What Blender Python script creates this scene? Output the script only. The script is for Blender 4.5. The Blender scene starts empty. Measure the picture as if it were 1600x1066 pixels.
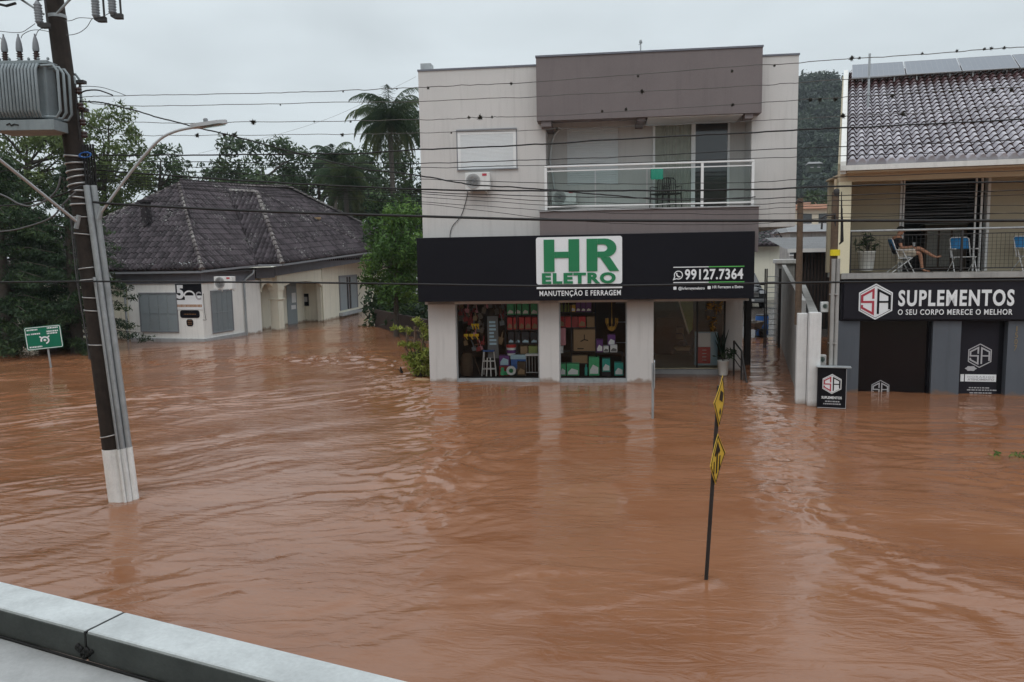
import bpy, math, random
import numpy as np
from mathutils import Vector, Matrix
R = math.radians
random.seed(7); rng = np.random.default_rng(7)
scene = bpy.context.scene
COL = scene.collection

# ------------------------------------------------------------------ camera
CAM_H, FPX, PITCH, ROLL = 3.9, 1200.0, R(6.3), R(1.0)
cp, sp = math.cos(PITCH), math.sin(PITCH)
cr, sr = math.cos(ROLL), math.sin(ROLL)
cam_data = bpy.data.cameras.new('camera'); cam = bpy.data.objects.new('camera', cam_data); COL.objects.link(cam)
look = Vector((0, cp, -sp)); right = Vector((1, 0, 0)); up = right.cross(look)
cx_, cy_ = right*cr - up*sr, right*sr + up*cr
M = Matrix((cx_, cy_, -look)).transposed().to_4x4(); M.translation = (0, 0, CAM_H)
cam.matrix_world = M
cam_data.sensor_width = 36; cam_data.lens = 36*FPX/1600; cam_data.clip_start = .05; cam_data.clip_end = 3000
scene.camera = cam

# ------------------------------------------------------------------ world (overcast sky)
SUN_EL, SUN_ROT = R(55), R(200)
w = bpy.data.worlds.new('World'); scene.world = w; w.use_nodes = True
nt = w.node_tree; N = nt.nodes; Lk = nt.links; N.clear()
out = N.new('ShaderNodeOutputWorld')
sky = N.new('ShaderNodeTexSky'); sky.sky_type = 'NISHITA'; sky.sun_disc = False; sky.sun_elevation = SUN_EL; sky.sun_rotation = SUN_ROT
bg1 = N.new('ShaderNodeBackground'); bg1.inputs[1].default_value = .08; Lk.new(sky.outputs[0], bg1.inputs[0])
tc = N.new('ShaderNodeTexCoord'); sx = N.new('ShaderNodeSeparateXYZ'); Lk.new(tc.outputs['Generated'], sx.inputs[0])
mr = N.new('ShaderNodeValToRGB')
mr.color_ramp.elements[0].position = 0.0; mr.color_ramp.elements[0].color = (.70, .765, .79, 1)
mr.color_ramp.elements[1].position = 1.0; mr.color_ramp.elements[1].color = (1.55, 1.62, 1.68, 1)
e = mr.color_ramp.elements.new(.28); e.color = (.65, .715, .745, 1)
Lk.new(sx.outputs[2], mr.inputs[0])
mp = N.new('ShaderNodeMapping'); mp.inputs['Scale'].default_value = (1.5, 1.5, 5.5); Lk.new(tc.outputs['Generated'], mp.inputs[0])
ns = N.new('ShaderNodeTexNoise'); ns.inputs['Scale'].default_value = 1.6; ns.inputs['Detail'].default_value = 5; ns.inputs['Roughness'].default_value = .5
ns.inputs['Distortion'].default_value = .4
Lk.new(mp.outputs[0], ns.inputs[0])
m2 = N.new('ShaderNodeMapRange'); m2.inputs[1].default_value = .3; m2.inputs[2].default_value = .7; m2.inputs[3].default_value = .86; m2.inputs[4].default_value = 1.1
Lk.new(ns.outputs[0], m2.inputs[0])
mu = N.new('ShaderNodeVectorMath'); mu.operation = 'SCALE'; Lk.new(mr.outputs[0], mu.inputs[0]); Lk.new(m2.outputs[0], mu.inputs['Scale'])
bg2 = N.new('ShaderNodeBackground'); Lk.new(mu.outputs[0], bg2.inputs[0]); bg2.inputs[1].default_value = 1.0
mx = N.new('ShaderNodeMixShader'); mx.inputs[0].default_value = .92
Lk.new(bg1.outputs[0], mx.inputs[1]); Lk.new(bg2.outputs[0], mx.inputs[2]); Lk.new(mx.outputs[0], out.inputs[0])
sd = bpy.data.lights.new('sun', 'SUN'); sd.energy = .6; sd.angle = R(25); sd.color = (1, .97, .93)
so = bpy.data.objects.new('sun', sd); COL.objects.link(so)
so.rotation_euler = (R(90)-SUN_EL, 0, R(180)-SUN_ROT+R(0))
# sun comes from behind the camera: light travels towards +y
so.rotation_euler = (R(90)-SUN_EL, 0, R(-15))
scene.view_settings.view_transform = 'Standard'; scene.view_settings.look = 'None'
scene.view_settings.exposure = 0.17; scene.view_settings.gamma = 1.0

# ------------------------------------------------------------------ measuring helpers (photo pixel -> point on a real plane)
def ray(px, py):
    x = px-800; y = 533-py
    X = x*cr+y*sr; Y = -x*sr+y*cr
    return np.array([X, FPX*cp+Y*sp, -FPX*sp+Y*cp])/FPX
def W(px, py, z=0.0):
    r = ray(px, py); return np.array([0, 0, CAM_H])+r*((z-CAM_H)/r[2])
def D(px, py, y):
    r = ray(px, py); return np.array([0, 0, CAM_H])+r*(y/r[1])
class Frame:
    def __init__(s, x, y, deg, z=0.0):
        s.o = np.array([x, y], float); s.a = R(deg); s.z = z
        s.u = np.array([math.cos(s.a), math.sin(s.a)]); s.n = np.array([-math.sin(s.a), math.cos(s.a)])
    def L(s, px, py, v=0.0):      # local (u, z) of a pixel on the plane v
        r = ray(px, py); t = (s.n@(s.o+v*s.n))/(s.n@r[:2]); p = np.array([0, 0, CAM_H])+r*t
        return float((p[:2]-s.o)@s.u), float(p[2]-s.z)
    def S(s, px, py, u=0.0):      # local (v, z) of a pixel on the plane u
        r = ray(px, py); t = (s.u@(s.o+u*s.u))/(s.u@r[:2]); p = np.array([0, 0, CAM_H])+r*t
        return float((p[:2]-s.o)@s.n), float(p[2]-s.z)
    def world(s, u, v, z): 
        q = s.o+u*s.u+v*s.n; return np.array([q[0], q[1], z+s.z])
    def loc(s, p):
        d = np.array(p[:2])-s.o; return np.array([d@s.u, d@s.n, p[2]-s.z])

# ------------------------------------------------------------------ materials
def newmat(name):
    m = bpy.data.materials.new(name); m.use_nodes = True; nt = m.node_tree
    return m, nt.nodes, nt.links, nt.nodes['Principled BSDF']
def paint(name, col, rough=.6, var=.10, scale=2.0, bump=.0, metal=0.0, streak=0.0, fine=0.05, spec=.4, bscale=60, mud=0.0):
    m, n, l, b = newmat(name)
    b.inputs['Roughness'].default_value = rough; b.inputs['Metallic'].default_value = metal; b.inputs['Specular IOR Level'].default_value = spec
    t = n.new('ShaderNodeTexCoord')
    a = n.new('ShaderNodeTexNoise'); a.inputs['Scale'].default_value = scale; a.inputs['Detail'].default_value = 6; a.inputs['Roughness'].default_value = .62
    l.new(t.outputs['Object'], a.inputs[0])
    r = n.new('ShaderNodeMapRange'); r.inputs[1].default_value = .3; r.inputs[2].default_value = .7; r.inputs[3].default_value = 1-var; r.inputs[4].default_value = 1+var*.6
    l.new(a.outputs[0], r.inputs[0])
    val = r.outputs[0]
    if fine:
        f = n.new('ShaderNodeTexNoise'); f.inputs['Scale'].default_value = 45; f.inputs['Detail'].default_value = 3; l.new(t.outputs['Object'], f.inputs[0])
        fr = n.new('ShaderNodeMapRange'); fr.inputs[1].default_value = .3; fr.inputs[2].default_value = .7; fr.inputs[3].default_value = 1-fine; fr.inputs[4].default_value = 1+fine
        l.new(f.outputs[0], fr.inputs[0]); q = n.new('ShaderNodeMath'); q.operation = 'MULTIPLY'; l.new(val, q.inputs[0]); l.new(fr.outputs[0], q.inputs[1]); val = q.outputs[0]
    if streak:
        mp = n.new('ShaderNodeMapping'); mp.inputs['Scale'].default_value = (5, 5, .35); l.new(t.outputs['Object'], mp.inputs[0])
        s = n.new('ShaderNodeTexNoise'); s.inputs['Scale'].default_value = 1.4; s.inputs['Detail'].default_value = 5; s.inputs['Roughness'].default_value = .6; l.new(mp.outputs[0], s.inputs[0])
        sr_ = n.new('ShaderNodeMapRange'); sr_.inputs[1].default_value = .52; sr_.inputs[2].default_value = .75; sr_.inputs[3].default_value = 1; sr_.inputs[4].default_value = 1-streak
        l.new(s.outputs[0], sr_.inputs[0]); q = n.new('ShaderNodeMath'); q.operation = 'MULTIPLY'; l.new(val, q.inputs[0]); l.new(sr_.outputs[0], q.inputs[1]); val = q.outputs[0]
    v = n.new('ShaderNodeVectorMath'); v.operation = 'SCALE'; v.inputs[0].default_value = col; l.new(val, v.inputs['Scale']); res = v.outputs[0]
    if mud:      # silt stain left just above the flood line
        sp_ = n.new('ShaderNodeSeparateXYZ'); l.new(t.outputs['Object'], sp_.inputs[0]); mn_ = n.new('ShaderNodeTexNoise'); mn_.inputs['Scale'].default_value = 3.5; mn_.inputs['Detail'].default_value = 6; l.new(t.outputs['Object'], mn_.inputs[0])
        ma = n.new('ShaderNodeMath'); ma.operation = 'MULTIPLY_ADD'; l.new(mn_.outputs[0], ma.inputs[0]); ma.inputs[1].default_value = -.35; l.new(sp_.outputs[2], ma.inputs[2])
        mr_ = n.new('ShaderNodeMapRange'); mr_.inputs[1].default_value = -.14; mr_.inputs[2].default_value = -.14+mud; mr_.inputs[3].default_value = .75; mr_.inputs[4].default_value = 0; l.new(ma.outputs[0], mr_.inputs[0])
        mm = n.new('ShaderNodeMix'); mm.data_type = 'RGBA'; l.new(mr_.outputs[0], mm.inputs[0]); l.new(res, mm.inputs[6]); mm.inputs[7].default_value = (.20, .12, .075, 1); res = mm.outputs[2]
    l.new(res, b.inputs['Base Color'])
    if bump:
        f = n.new('ShaderNodeTexNoise'); f.inputs['Scale'].default_value = bscale; f.inputs['Detail'].default_value = 4; l.new(t.outputs['Object'], f.inputs[0])
        bp = n.new('ShaderNodeBump'); bp.inputs['Strength'].default_value = bump; bp.inputs['Distance'].default_value = .01
        l.new(f.outputs[0], bp.inputs['Height']); l.new(bp.outputs[0], b.inputs['Normal'])
    return m
def tilemat(name, c1, c2, lichen, lich=.62, rough=.75, brownish=False):
    m, n, l, b = newmat(name); b.inputs['Roughness'].default_value = rough; b.inputs['Specular IOR Level'].default_value = .35
    at = n.new('ShaderNodeAttribute'); at.attribute_name = 'rnd'
    t = n.new('ShaderNodeTexCoord')
    mixc = n.new('ShaderNodeMix'); mixc.data_type = 'RGBA'; mixc.inputs[6].default_value = (*c1, 1); mixc.inputs[7].default_value = (*c2, 1); l.new(at.outputs['Fac'], mixc.inputs[0])
    a = n.new('ShaderNodeTexNoise'); a.inputs['Scale'].default_value = 9; a.inputs['Detail'].default_value = 8; a.inputs['Roughness'].default_value = .7; l.new(t.outputs['Object'], a.inputs[0])
    a2 = n.new('ShaderNodeTexNoise'); a2.inputs['Scale'].default_value = .6; a2.inputs['Detail'].default_value = 3; l.new(t.outputs['Object'], a2.inputs[0])
    ad = n.new('ShaderNodeMath'); ad.operation = 'MULTIPLY_ADD'; l.new(a2.outputs[0], ad.inputs[0]); ad.inputs[1].default_value = .45; l.new(a.outputs[0], ad.inputs[2])
    rp = n.new('ShaderNodeMapRange'); rp.inputs[1].default_value = lich+.22; rp.inputs[2].default_value = lich+.34; l.new(ad.outputs[0], rp.inputs[0])
    mix2 = n.new('ShaderNodeMix'); mix2.data_type = 'RGBA'; l.new(rp.outputs[0], mix2.inputs[0]); l.new(mixc.outputs[2], mix2.inputs[6]); mix2.inputs[7].default_value = (*lichen, 1)
    res = mix2.outputs[2]
    if brownish:       # blends to dark red-brown with rising local y, edge broken by noise
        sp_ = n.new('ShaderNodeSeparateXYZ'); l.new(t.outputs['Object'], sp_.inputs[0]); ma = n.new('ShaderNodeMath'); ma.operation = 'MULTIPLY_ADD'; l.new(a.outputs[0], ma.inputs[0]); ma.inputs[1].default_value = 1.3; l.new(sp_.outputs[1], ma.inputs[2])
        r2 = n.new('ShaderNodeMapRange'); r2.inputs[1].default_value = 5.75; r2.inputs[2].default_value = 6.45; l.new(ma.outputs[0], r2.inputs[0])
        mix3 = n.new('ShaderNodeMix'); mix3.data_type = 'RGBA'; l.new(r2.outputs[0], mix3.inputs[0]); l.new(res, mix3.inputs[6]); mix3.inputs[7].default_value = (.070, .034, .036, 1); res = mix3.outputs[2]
    l.new(res, b.inputs['Base Color'])
    bp = n.new('ShaderNodeBump'); bp.inputs['Strength'].default_value = .3; bp.inputs['Distance'].default_value = .01; l.new(a.outputs[0], bp.inputs['Height']); l.new(bp.outputs[0], b.inputs['Normal'])
    return m
def leafmat(name, dark, mid, light, trans=.25):
    m, n, l, b = newmat(name); b.inputs['Roughness'].default_value = .55; b.inputs['Specular IOR Level'].default_value = .25
    at = n.new('ShaderNodeAttribute'); at.attribute_name = 'rnd'
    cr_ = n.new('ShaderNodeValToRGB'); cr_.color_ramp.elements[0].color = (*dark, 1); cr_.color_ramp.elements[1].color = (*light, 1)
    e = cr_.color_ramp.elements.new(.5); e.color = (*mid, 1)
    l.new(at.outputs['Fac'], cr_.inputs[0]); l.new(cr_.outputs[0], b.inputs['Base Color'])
    tr = n.new('ShaderNodeBsdfTranslucent'); l.new(cr_.outputs[0], tr.inputs[0])
    ms = n.new('ShaderNodeMixShader'); ms.inputs[0].default_value = trans
    l.new(b.outputs[0], ms.inputs[1]); l.new(tr.outputs[0], ms.inputs[2]); l.new(ms.outputs[0], n['Material Output'].inputs[0])
    return m
def glassmat(name, tint=(.75, .8, .78), refl=1.5):
    m, n, l, b = newmat(name); n.remove(b)
    t = n.new('ShaderNodeBsdfTransparent'); t.inputs[0].default_value = (*tint, 1)
    g = n.new('ShaderNodeBsdfGlossy'); g.inputs['Roughness'].default_value = .02
    f = n.new('ShaderNodeFresnel'); f.inputs[0].default_value = refl
    ms = n.new('ShaderNodeMixShader'); l.new(f.outputs[0], ms.inputs[0]); l.new(t.outputs[0], ms.inputs[1]); l.new(g.outputs[0], ms.inputs[2])
    l.new(ms.outputs[0], n['Material Output'].inputs[0]); return m

MT = dict(
 hrwall=paint('pale_rendered_wall', (.565,.55,.535), .8, .06, .7, .10, streak=.14, mud=.10),
 mauve=paint('mauve_render', (.165,.142,.142), .8, .07, .8, .10, streak=.12),
 black_sign=paint('black_sign_panel', (.010,.010,.014), .45, .10, .6, fine=.0, spec=.12),
 sign_white=paint('sign_white', (.78,.80,.82), .4, .03), sign_green=paint('sign_green', (.02,.20,.085), .4, .04),
 sign_lime=paint('sign_lime', (.10,.42,.10), .4, .04), sign_red=paint('sign_red', (.42,.045,.07), .4, .05), sign_black=paint('sign_black', (.008,.008,.011), .45, spec=.15),
 grey_line=paint('grey_hairline', (.35,.35,.37), .5), sign_grey=paint('sign_grey', (.42,.42,.44), .5), brown_mark=paint('brown_mark', (.35,.18,.08), .5),
 white=paint('white_paint', (.74,.74,.73), .45, .05, 3, streak=.08), offwhite=paint('whitewash', (.66,.665,.66), .75, .10, 3, .2, streak=.25, mud=.12),
 cream=paint('cream_wall', (.76,.73,.61), .8, .05, 1, .1, streak=.16, mud=.12), house_white=paint('house_wall', (.80,.80,.77), .8, .06, 1, .1, streak=.16, mud=.12),
 fascia=paint('grey_blue_fascia', (.15,.16,.19), .6, .08, 2, streak=.2), gutter=paint('grey_gutter', (.22,.23,.25), .5, .1),
 plinth=paint('grey_plinth', (.38,.39,.40), .7, .15, 3, streak=.3),
 shutter=paint('grey_shutter', (.27,.31,.33), .5, .06, 4), blind=paint('white_blind', (.62,.645,.655), .45, .03),
 alum=paint('white_aluminium', (.72,.73,.73), .35, .04), dark_glass=paint('dark_glass', (.012,.014,.018), .08, .1, spec=.8, fine=0),
 dark_wood=paint('dark_tarred_wood', (.028,.020,.016), .85, .45, 7, .6, streak=.5), wood=paint('brown_wood', (.11,.075,.05), .8, .3, 8, .4, streak=.3),
 band=paint('steel_band', (.42,.42,.42), .4, .15, metal=.6), galv=paint('galvanised_steel', (.36,.385,.40), .5, .18, 6, metal=.3, streak=.35),
 whitepole=paint('white_painted_base', (.80,.81,.80), .75, .12, 4, .3, streak=.35),
 xfmr=paint('grey_transformer_paint', (.23,.265,.28), .5, .14, 5, streak=.25), ceramic=paint('brown_porcelain', (.04,.02,.018), .2), ceramic_grey=paint('grey_porcelain', (.19,.20,.215), .35),
 iron=paint('dark_iron', (.03,.028,.028), .6, .3), rubber=paint('black_cable', (.012,.012,.013), .6, .1), cable_grey=paint('grey_cable', (.10,.10,.105), .6), wire=paint('weathered_wire', (.10,.095,.09), .6, .3),
 lampgrey=paint('lamp_grey', (.48,.50,.52), .4, .1, metal=.2), concrete=paint('concrete', (.33,.33,.32), .85, .25, 2, .4, streak=.25),
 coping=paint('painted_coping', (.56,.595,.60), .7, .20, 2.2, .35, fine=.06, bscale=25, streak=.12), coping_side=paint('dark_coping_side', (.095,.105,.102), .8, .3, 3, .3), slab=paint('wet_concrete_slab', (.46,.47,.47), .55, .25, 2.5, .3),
 silicone=paint('black_sealant', (.01,.01,.01), .5),
 sagrey=paint('slate_wall', (.095,.108,.128), .6, .08, 1, .1, streak=.15, mud=.08), sadark=paint('charcoal_fascia', (.018,.017,.023), .55, .08, fine=0, spec=.15), sadoor=paint('black_shop_glass', (.006,.005,.007), .12, .2, spec=.35, fine=0),
 balc_wall=paint('tan_wall', (.42,.37,.27), .8, .06, 1, .1), beam=paint('tan_beam', (.52,.43,.30), .75, .05, 1, .1), column=paint('cream_column', (.68,.64,.47), .75, .05, 1, .1), railwhite=paint('white_bargeboard', (.66,.66,.63), .6, .08, streak=.2),
 tileslab=paint('tiled_balcony_floor', (.36,.35,.31), .5, .15, 3),
 brass=paint('brass_numeral', (.30,.23,.12), .4, metal=.5), yellow=paint('sign_yellow', (.66,.44,.04), .45, .15, 5), yellowb=paint('yellow_tag', (.70,.58,.02), .5),
 roadgreen=paint('road_sign_green', (.0,.15,.085), .45, .1), skin=paint('skin', (.42,.21,.13), .55, .06, 12, fine=.03), shirt=paint('black_cotton', (.012,.012,.014), .85), shorts=paint('beige_shorts', (.50,.44,.35), .85, .2, 14), hair=paint('dark_hair', (.008,.006,.005), .6),
 chairblue=paint('blue_webbing', (.02,.20,.46), .6, .08, 9), chairnavy=paint('navy_webbing', (.02,.06,.13), .7), potwhite=paint('white_pot', (.66,.66,.63), .5, .1), cardboard=paint('cardboard', (.30,.20,.11), .8, .12),
 red=paint('red_carton', (.50,.04,.04), .55, .1, 9), greenbox=paint('green_carton', (.06,.45,.20), .5, .25, 12), teal=paint('teal_carton', (.02,.38,.32), .5, .25, 12), purple=paint('purple_carton', (.14,.04,.22), .5, .15, 12),
 pink=paint('pink_bag', (.62,.28,.33), .6), bluebox=paint('blue_plastic', (.03,.13,.42), .4), lightblue=paint('light_blue_plastic', (.40,.60,.72), .4), darkbox=paint('dark_case', (.015,.02,.03), .4), brown=paint('brown_sacking', (.09,.06,.035), .85, .2),
 tool=paint('tool_steel', (.16,.14,.12), .45, .4, 20, metal=.3), toolred=paint('tool_red', (.28,.03,.03), .5), toolyellow=paint('tool_yellow', (.75,.48,.02), .5), olive=paint('olive_bottle', (.28,.34,.10), .5, .2, 12),
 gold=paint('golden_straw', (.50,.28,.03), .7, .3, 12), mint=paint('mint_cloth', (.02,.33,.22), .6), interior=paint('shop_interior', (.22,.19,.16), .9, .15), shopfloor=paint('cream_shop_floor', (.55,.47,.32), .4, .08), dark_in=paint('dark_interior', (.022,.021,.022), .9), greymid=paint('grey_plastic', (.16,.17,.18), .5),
 trunk=paint('bark', (.06,.05,.04), .9, .35, 8, .5), palmtrunk=paint('palm_bark', (.085,.075,.065), .9, .3, 6, .5), wetdrive=paint('wet_driveway', (.085,.075,.068), .25, .35, 1.2, .3), mud=paint('mud', (.14,.075,.04), .9, .2, .3),
 panel=paint('solar_cells', (.14,.16,.19), .4, .06, 3, spec=.3, fine=0), panelframe=paint('panel_frame', (.30,.31,.33), .5, metal=.5),
 carpaint=paint('black_car_paint', (.012,.014,.018), .18, .05, spec=.8, fine=0), tyre=paint('tyre_rubber', (.012,.012,.012), .8), headlight=paint('headlight_lens', (.62,.66,.7), .1), plate=paint('number_plate', (.6,.6,.6), .4),
 metalroof=paint('metal_roof', (.17,.172,.175), .5, .25, 1.5, .2, streak=.3), rustroof=paint('orange_tile_far', (.26,.115,.06), .8, .3, 2), slat=paint('dark_slats', (.035,.022,.018), .8, .3, 9),
 curtain=paint('grey_green_curtain', (.30,.32,.28), .8, .12, 5), ac=paint('ac_casing', (.68,.69,.68), .45, .05, streak=.15), grille=paint('fan_grille', (.10,.105,.11), .5), farwall=paint('far_house_wall', (.55,.52,.42), .8), hillgreen=paint('hill_ground', (.028,.045,.028), .95, .3, .05),
)
MT['roof_house'] = tilemat('old_dark_roof_tiles', (.018,.013,.016), (.068,.054,.062), (.34,.34,.32), .615)
MT['roof_right'] = tilemat('pale_purple_roof_tiles', (.26,.25,.275), (.44,.425,.46), (.12,.08,.085), .66, .34, brownish=True)
MT['ridge_tile'] = tilemat('ridge_tiles', (.10,.085,.085), (.20,.18,.175), (.38,.38,.35), .55)
MT['glass'] = glassmat('window_glass', (.97,.98,.97), 1.38)
MT['door_glass'] = glassmat('reflective_door_glass', (.93,.93,.90), 1.75)
MT['glass_rail'] = glassmat('balustrade_glass', (.72,.80,.78), 1.35)
MT['leaf_dark'] = leafmat('dark_conifer_leaves', (.012,.028,.015), (.030,.058,.025), (.075,.12,.040))
MT['leaf_olive'] = leafmat('olive_leaves', (.045,.068,.022), (.10,.14,.045), (.19,.24,.085))
MT['leaf_mid'] = leafmat('mid_green_leaves', (.018,.036,.016), (.042,.072,.030), (.095,.14,.055))
MT['leaf_bright'] = leafmat('bright_green_leaves', (.024,.060,.012), (.064,.135,.026), (.14,.24,.05))
MT['leaf_yellow'] = leafmat('yellow_green_leaves', (.10,.14,.02), (.26,.31,.06), (.46,.50,.14))
MT['leaf_palm'] = leafmat('palm_leaflets', (.020,.042,.022), (.052,.085,.042), (.13,.15,.06))
MT['leaf_hill'] = leafmat('hill_forest_leaves', (.006,.015,.012), (.020,.036,.024), (.062,.095,.048), .1)
MT['leaf_dry'] = leafmat('dry_tuft', (.012,.011,.008), (.03,.026,.018), (.06,.055,.03), .1)

# ------------------------------------------------------------------ mesh helpers
def children(o): return [c for c in bpy.data.objects if c.parent == o]
def tag(o, label=None, cat=None, group=None, kind=None):
    if label: o['label'] = label
    if cat: o['category'] = cat
    if group: o['group'] = group
    if kind: o['kind'] = kind
    return o
def thing(name, label, cat, loc=(0,0,0), rz=0.0, group=None, rot=None):
    o = bpy.data.objects.new(name, None); COL.objects.link(o); o.empty_display_size = .2
    o.location = loc; o.rotation_euler = rot if rot else (0, 0, rz)
    return tag(o, label, cat, group)
def fthing(name, label, cat, fr, u=0, v=0, z=0, group=None, rz=0.0):
    return thing(name, label, cat, tuple(fr.world(u, v, z)), fr.a+rz, group)
class MB:
    def __init__(s): s.v = []; s.f = []; s.sm = []
    def add(s, vs, fs, smooth=False):
        o = len(s.v); s.v += [tuple(map(float, p)) for p in vs]; s.f += [tuple(i+o for i in f) for f in fs]; s.sm += [smooth]*len(fs); return s
    def box(s, x0, x1, y0, y1, z0, z1, bev=0.0):
        if x0 > x1: x0, x1 = x1, x0
        if y0 > y1: y0, y1 = y1, y0
        if z0 > z1: z0, z1 = z1, z0
        if bev <= 0:
            vs = [(x0,y0,z0),(x1,y0,z0),(x1,y1,z0),(x0,y1,z0),(x0,y0,z1),(x1,y0,z1),(x1,y1,z1),(x0,y1,z1)]
            return s.add(vs, [(0,3,2,1),(4,5,6,7),(0,1,5,4),(1,2,6,5),(2,3,7,6),(3,0,4,7)])
        b = min(bev, (x1-x0)*.45, (y1-y0)*.45, (z1-z0)*.45)
        import bmesh
        bm = bmesh.new(); bmesh.ops.create_cube(bm, size=1)
        for q in bm.verts: q.co = ((x0+x1)/2+q.co.x*(x1-x0), (y0+y1)/2+q.co.y*(y1-y0), (z0+z1)/2+q.co.z*(z1-z0))
        bmesh.ops.bevel(bm, geom=bm.edges[:], offset=b, segments=2, profile=.6, affect='EDGES')
        bm.verts.index_update(); s.add([q.co[:] for q in bm.verts], [[q.index for q in f.verts] for f in bm.faces]); bm.free(); return s
    def poly(s, pts): return s.add(pts, [tuple(range(len(pts)))])
    def prism(s, pts, y0, y1):       # polygon in (x,z), extruded along y (front face at y0)
        n = len(pts)
        vs = [(p[0], y0, p[1]) for p in pts]+[(p[0], y1, p[1]) for p in pts]
        return s.add(vs, [tuple(range(n)), tuple(range(2*n-1, n-1, -1))]+[(i, i+n, (i+1) % n+n, (i+1) % n) for i in range(n)])
    def prismz(s, pts, z0, z1):
        n = len(pts); vs = [(p[0], p[1], z0) for p in pts]+[(p[0], p[1], z1) for p in pts]
        return s.add(vs, [tuple(range(n-1, -1, -1)), tuple(range(n, 2*n))]+[(i, (i+1) % n, (i+1) % n+n, i+n) for i in range(n)])
    def ribbon(s, pts, wd, y0, y1):  # mitred stroke in (x,z)
        P = [np.array(p, float) for p in pts]; L_ = []; R_ = []
        for i, p in enumerate(P):
            a = P[i]-P[i-1] if i else P[1]-P[0]; b = P[i+1]-P[i] if i < len(P)-1 else a
            a = a/np.linalg.norm(a); b = b/np.linalg.norm(b)
            na = np.array([-a[1], a[0]]); nb = np.array([-b[1], b[0]]); m = na+nb; m = m/np.linalg.norm(m); k = wd/2/max(.35, m@na)
            L_.append(p+m*k); R_.append(p-m*k)
        for i in range(len(P)-1): s.prism([R_[i], R_[i+1], L_[i+1], L_[i]], y0, y1)
        return s
    def tube(s, pts, r, n=8, caps=True):
        P = [np.array(p, float) for p in pts]; rs = r if isinstance(r, (list, tuple)) else [r]*len(P)
        vs = []; prev = None
        for i, p in enumerate(P):
            t = (P[min(i+1, len(P)-1)]-P[max(i-1, 0)]); t = t/(np.linalg.norm(t)+1e-12)
            if prev is None:
                ref = np.array([0, 0, 1.]) if abs(t[2]) < .9 else np.array([1., 0, 0]); a = np.cross(t, ref)
            else: a = prev-(prev@t)*t
            a = a/(np.linalg.norm(a)+1e-12); prev = a; b = np.cross(t, a)
            for k in range(n):
                th = 2*math.pi*k/n; vs.append(p+rs[i]*(math.cos(th)*a+math.sin(th)*b))
        fs = [(i*n+k, i*n+(k+1) % n, (i+1)*n+(k+1) % n, (i+1)*n+k) for i in range(len(P)-1) for k in range(n)]
        s.add(vs, fs, True)
        if caps: s.add([vs[k] for k in range(n)], [tuple(range(n-1, -1, -1))]); s.add([vs[(len(P)-1)*n+k] for k in range(n)], [tuple(range(n))])
        return s
    def lathe(s, prof, c=(0,0,0), n=16, axis='z'):   # prof: (r, h)
        vs = []
        for r_, h in prof:
            for k in range(n):
                th = 2*math.pi*k/n; a, b = r_*math.cos(th), r_*math.sin(th)
                if axis == 'z': vs.append((c[0]+a, c[1]+b, c[2]+h))
                elif axis == 'y': vs.append((c[0]+a, c[1]+h, c[2]-b))
                else: vs.append((c[0]+h, c[1]+a, c[2]+b))
        m = len(prof)
        fs = [(i*n+k, i*n+(k+1) % n, (i+1)*n+(k+1) % n, (i+1)*n+k) for i in range(m-1) for k in range(n)]
        s.add(vs, fs, True); s.add(vs[:n], [tuple(range(n-1, -1, -1))]); s.add(vs[-n:], [tuple(range(n))]); return s
    def xf(s, mat, start=0):
        for i in range(start, len(s.v)): s.v[i] = tuple(mat@Vector(s.v[i]))
        return s
    def build(s, name, mat, parent=None, rnd=None):
        me = bpy.data.meshes.new(name); me.from_pydata(s.v, [], s.f); me.validate()
        if len(me.polygons) == len(s.sm): me.polygons.foreach_set('use_smooth', s.sm)
        if rnd is not None and len(me.polygons) == len(rnd):
            a = me.attributes.new('rnd', 'FLOAT', 'FACE'); a.data.foreach_set('value', rnd)
        me.materials.append(MT[mat] if isinstance(mat, str) else mat)
        o = bpy.data.objects.new(name, me); COL.objects.link(o)
        if parent: o.parent = parent
        return o
def np_mesh(name, V, Q, mat, parent=None, rnd=None, smooth=False):
    me = bpy.data.meshes.new(name); k = Q.shape[1]
    me.vertices.add(len(V)); me.vertices.foreach_set('co', V.astype(np.float32).ravel())
    me.loops.add(Q.size); me.loops.foreach_set('vertex_index', Q.astype(np.int32).ravel())
    me.polygons.add(len(Q)); me.polygons.foreach_set('loop_start', np.arange(0, Q.size, k, dtype=np.int32))
    me.polygons.foreach_set('loop_total', np.full(len(Q), k, dtype=np.int32))
    me.update(calc_edges=True)
    if smooth: me.polygons.foreach_set('use_smooth', np.ones(len(Q), dtype=bool))
    if rnd is not None: a = me.attributes.new('rnd', 'FLOAT', 'FACE'); a.data.foreach_set('value', rnd.astype(np.float32))
    me.materials.append(MT[mat]); o = bpy.data.objects.new(name, me); COL.objects.link(o)
    if parent: o.parent = parent
    return o
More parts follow.
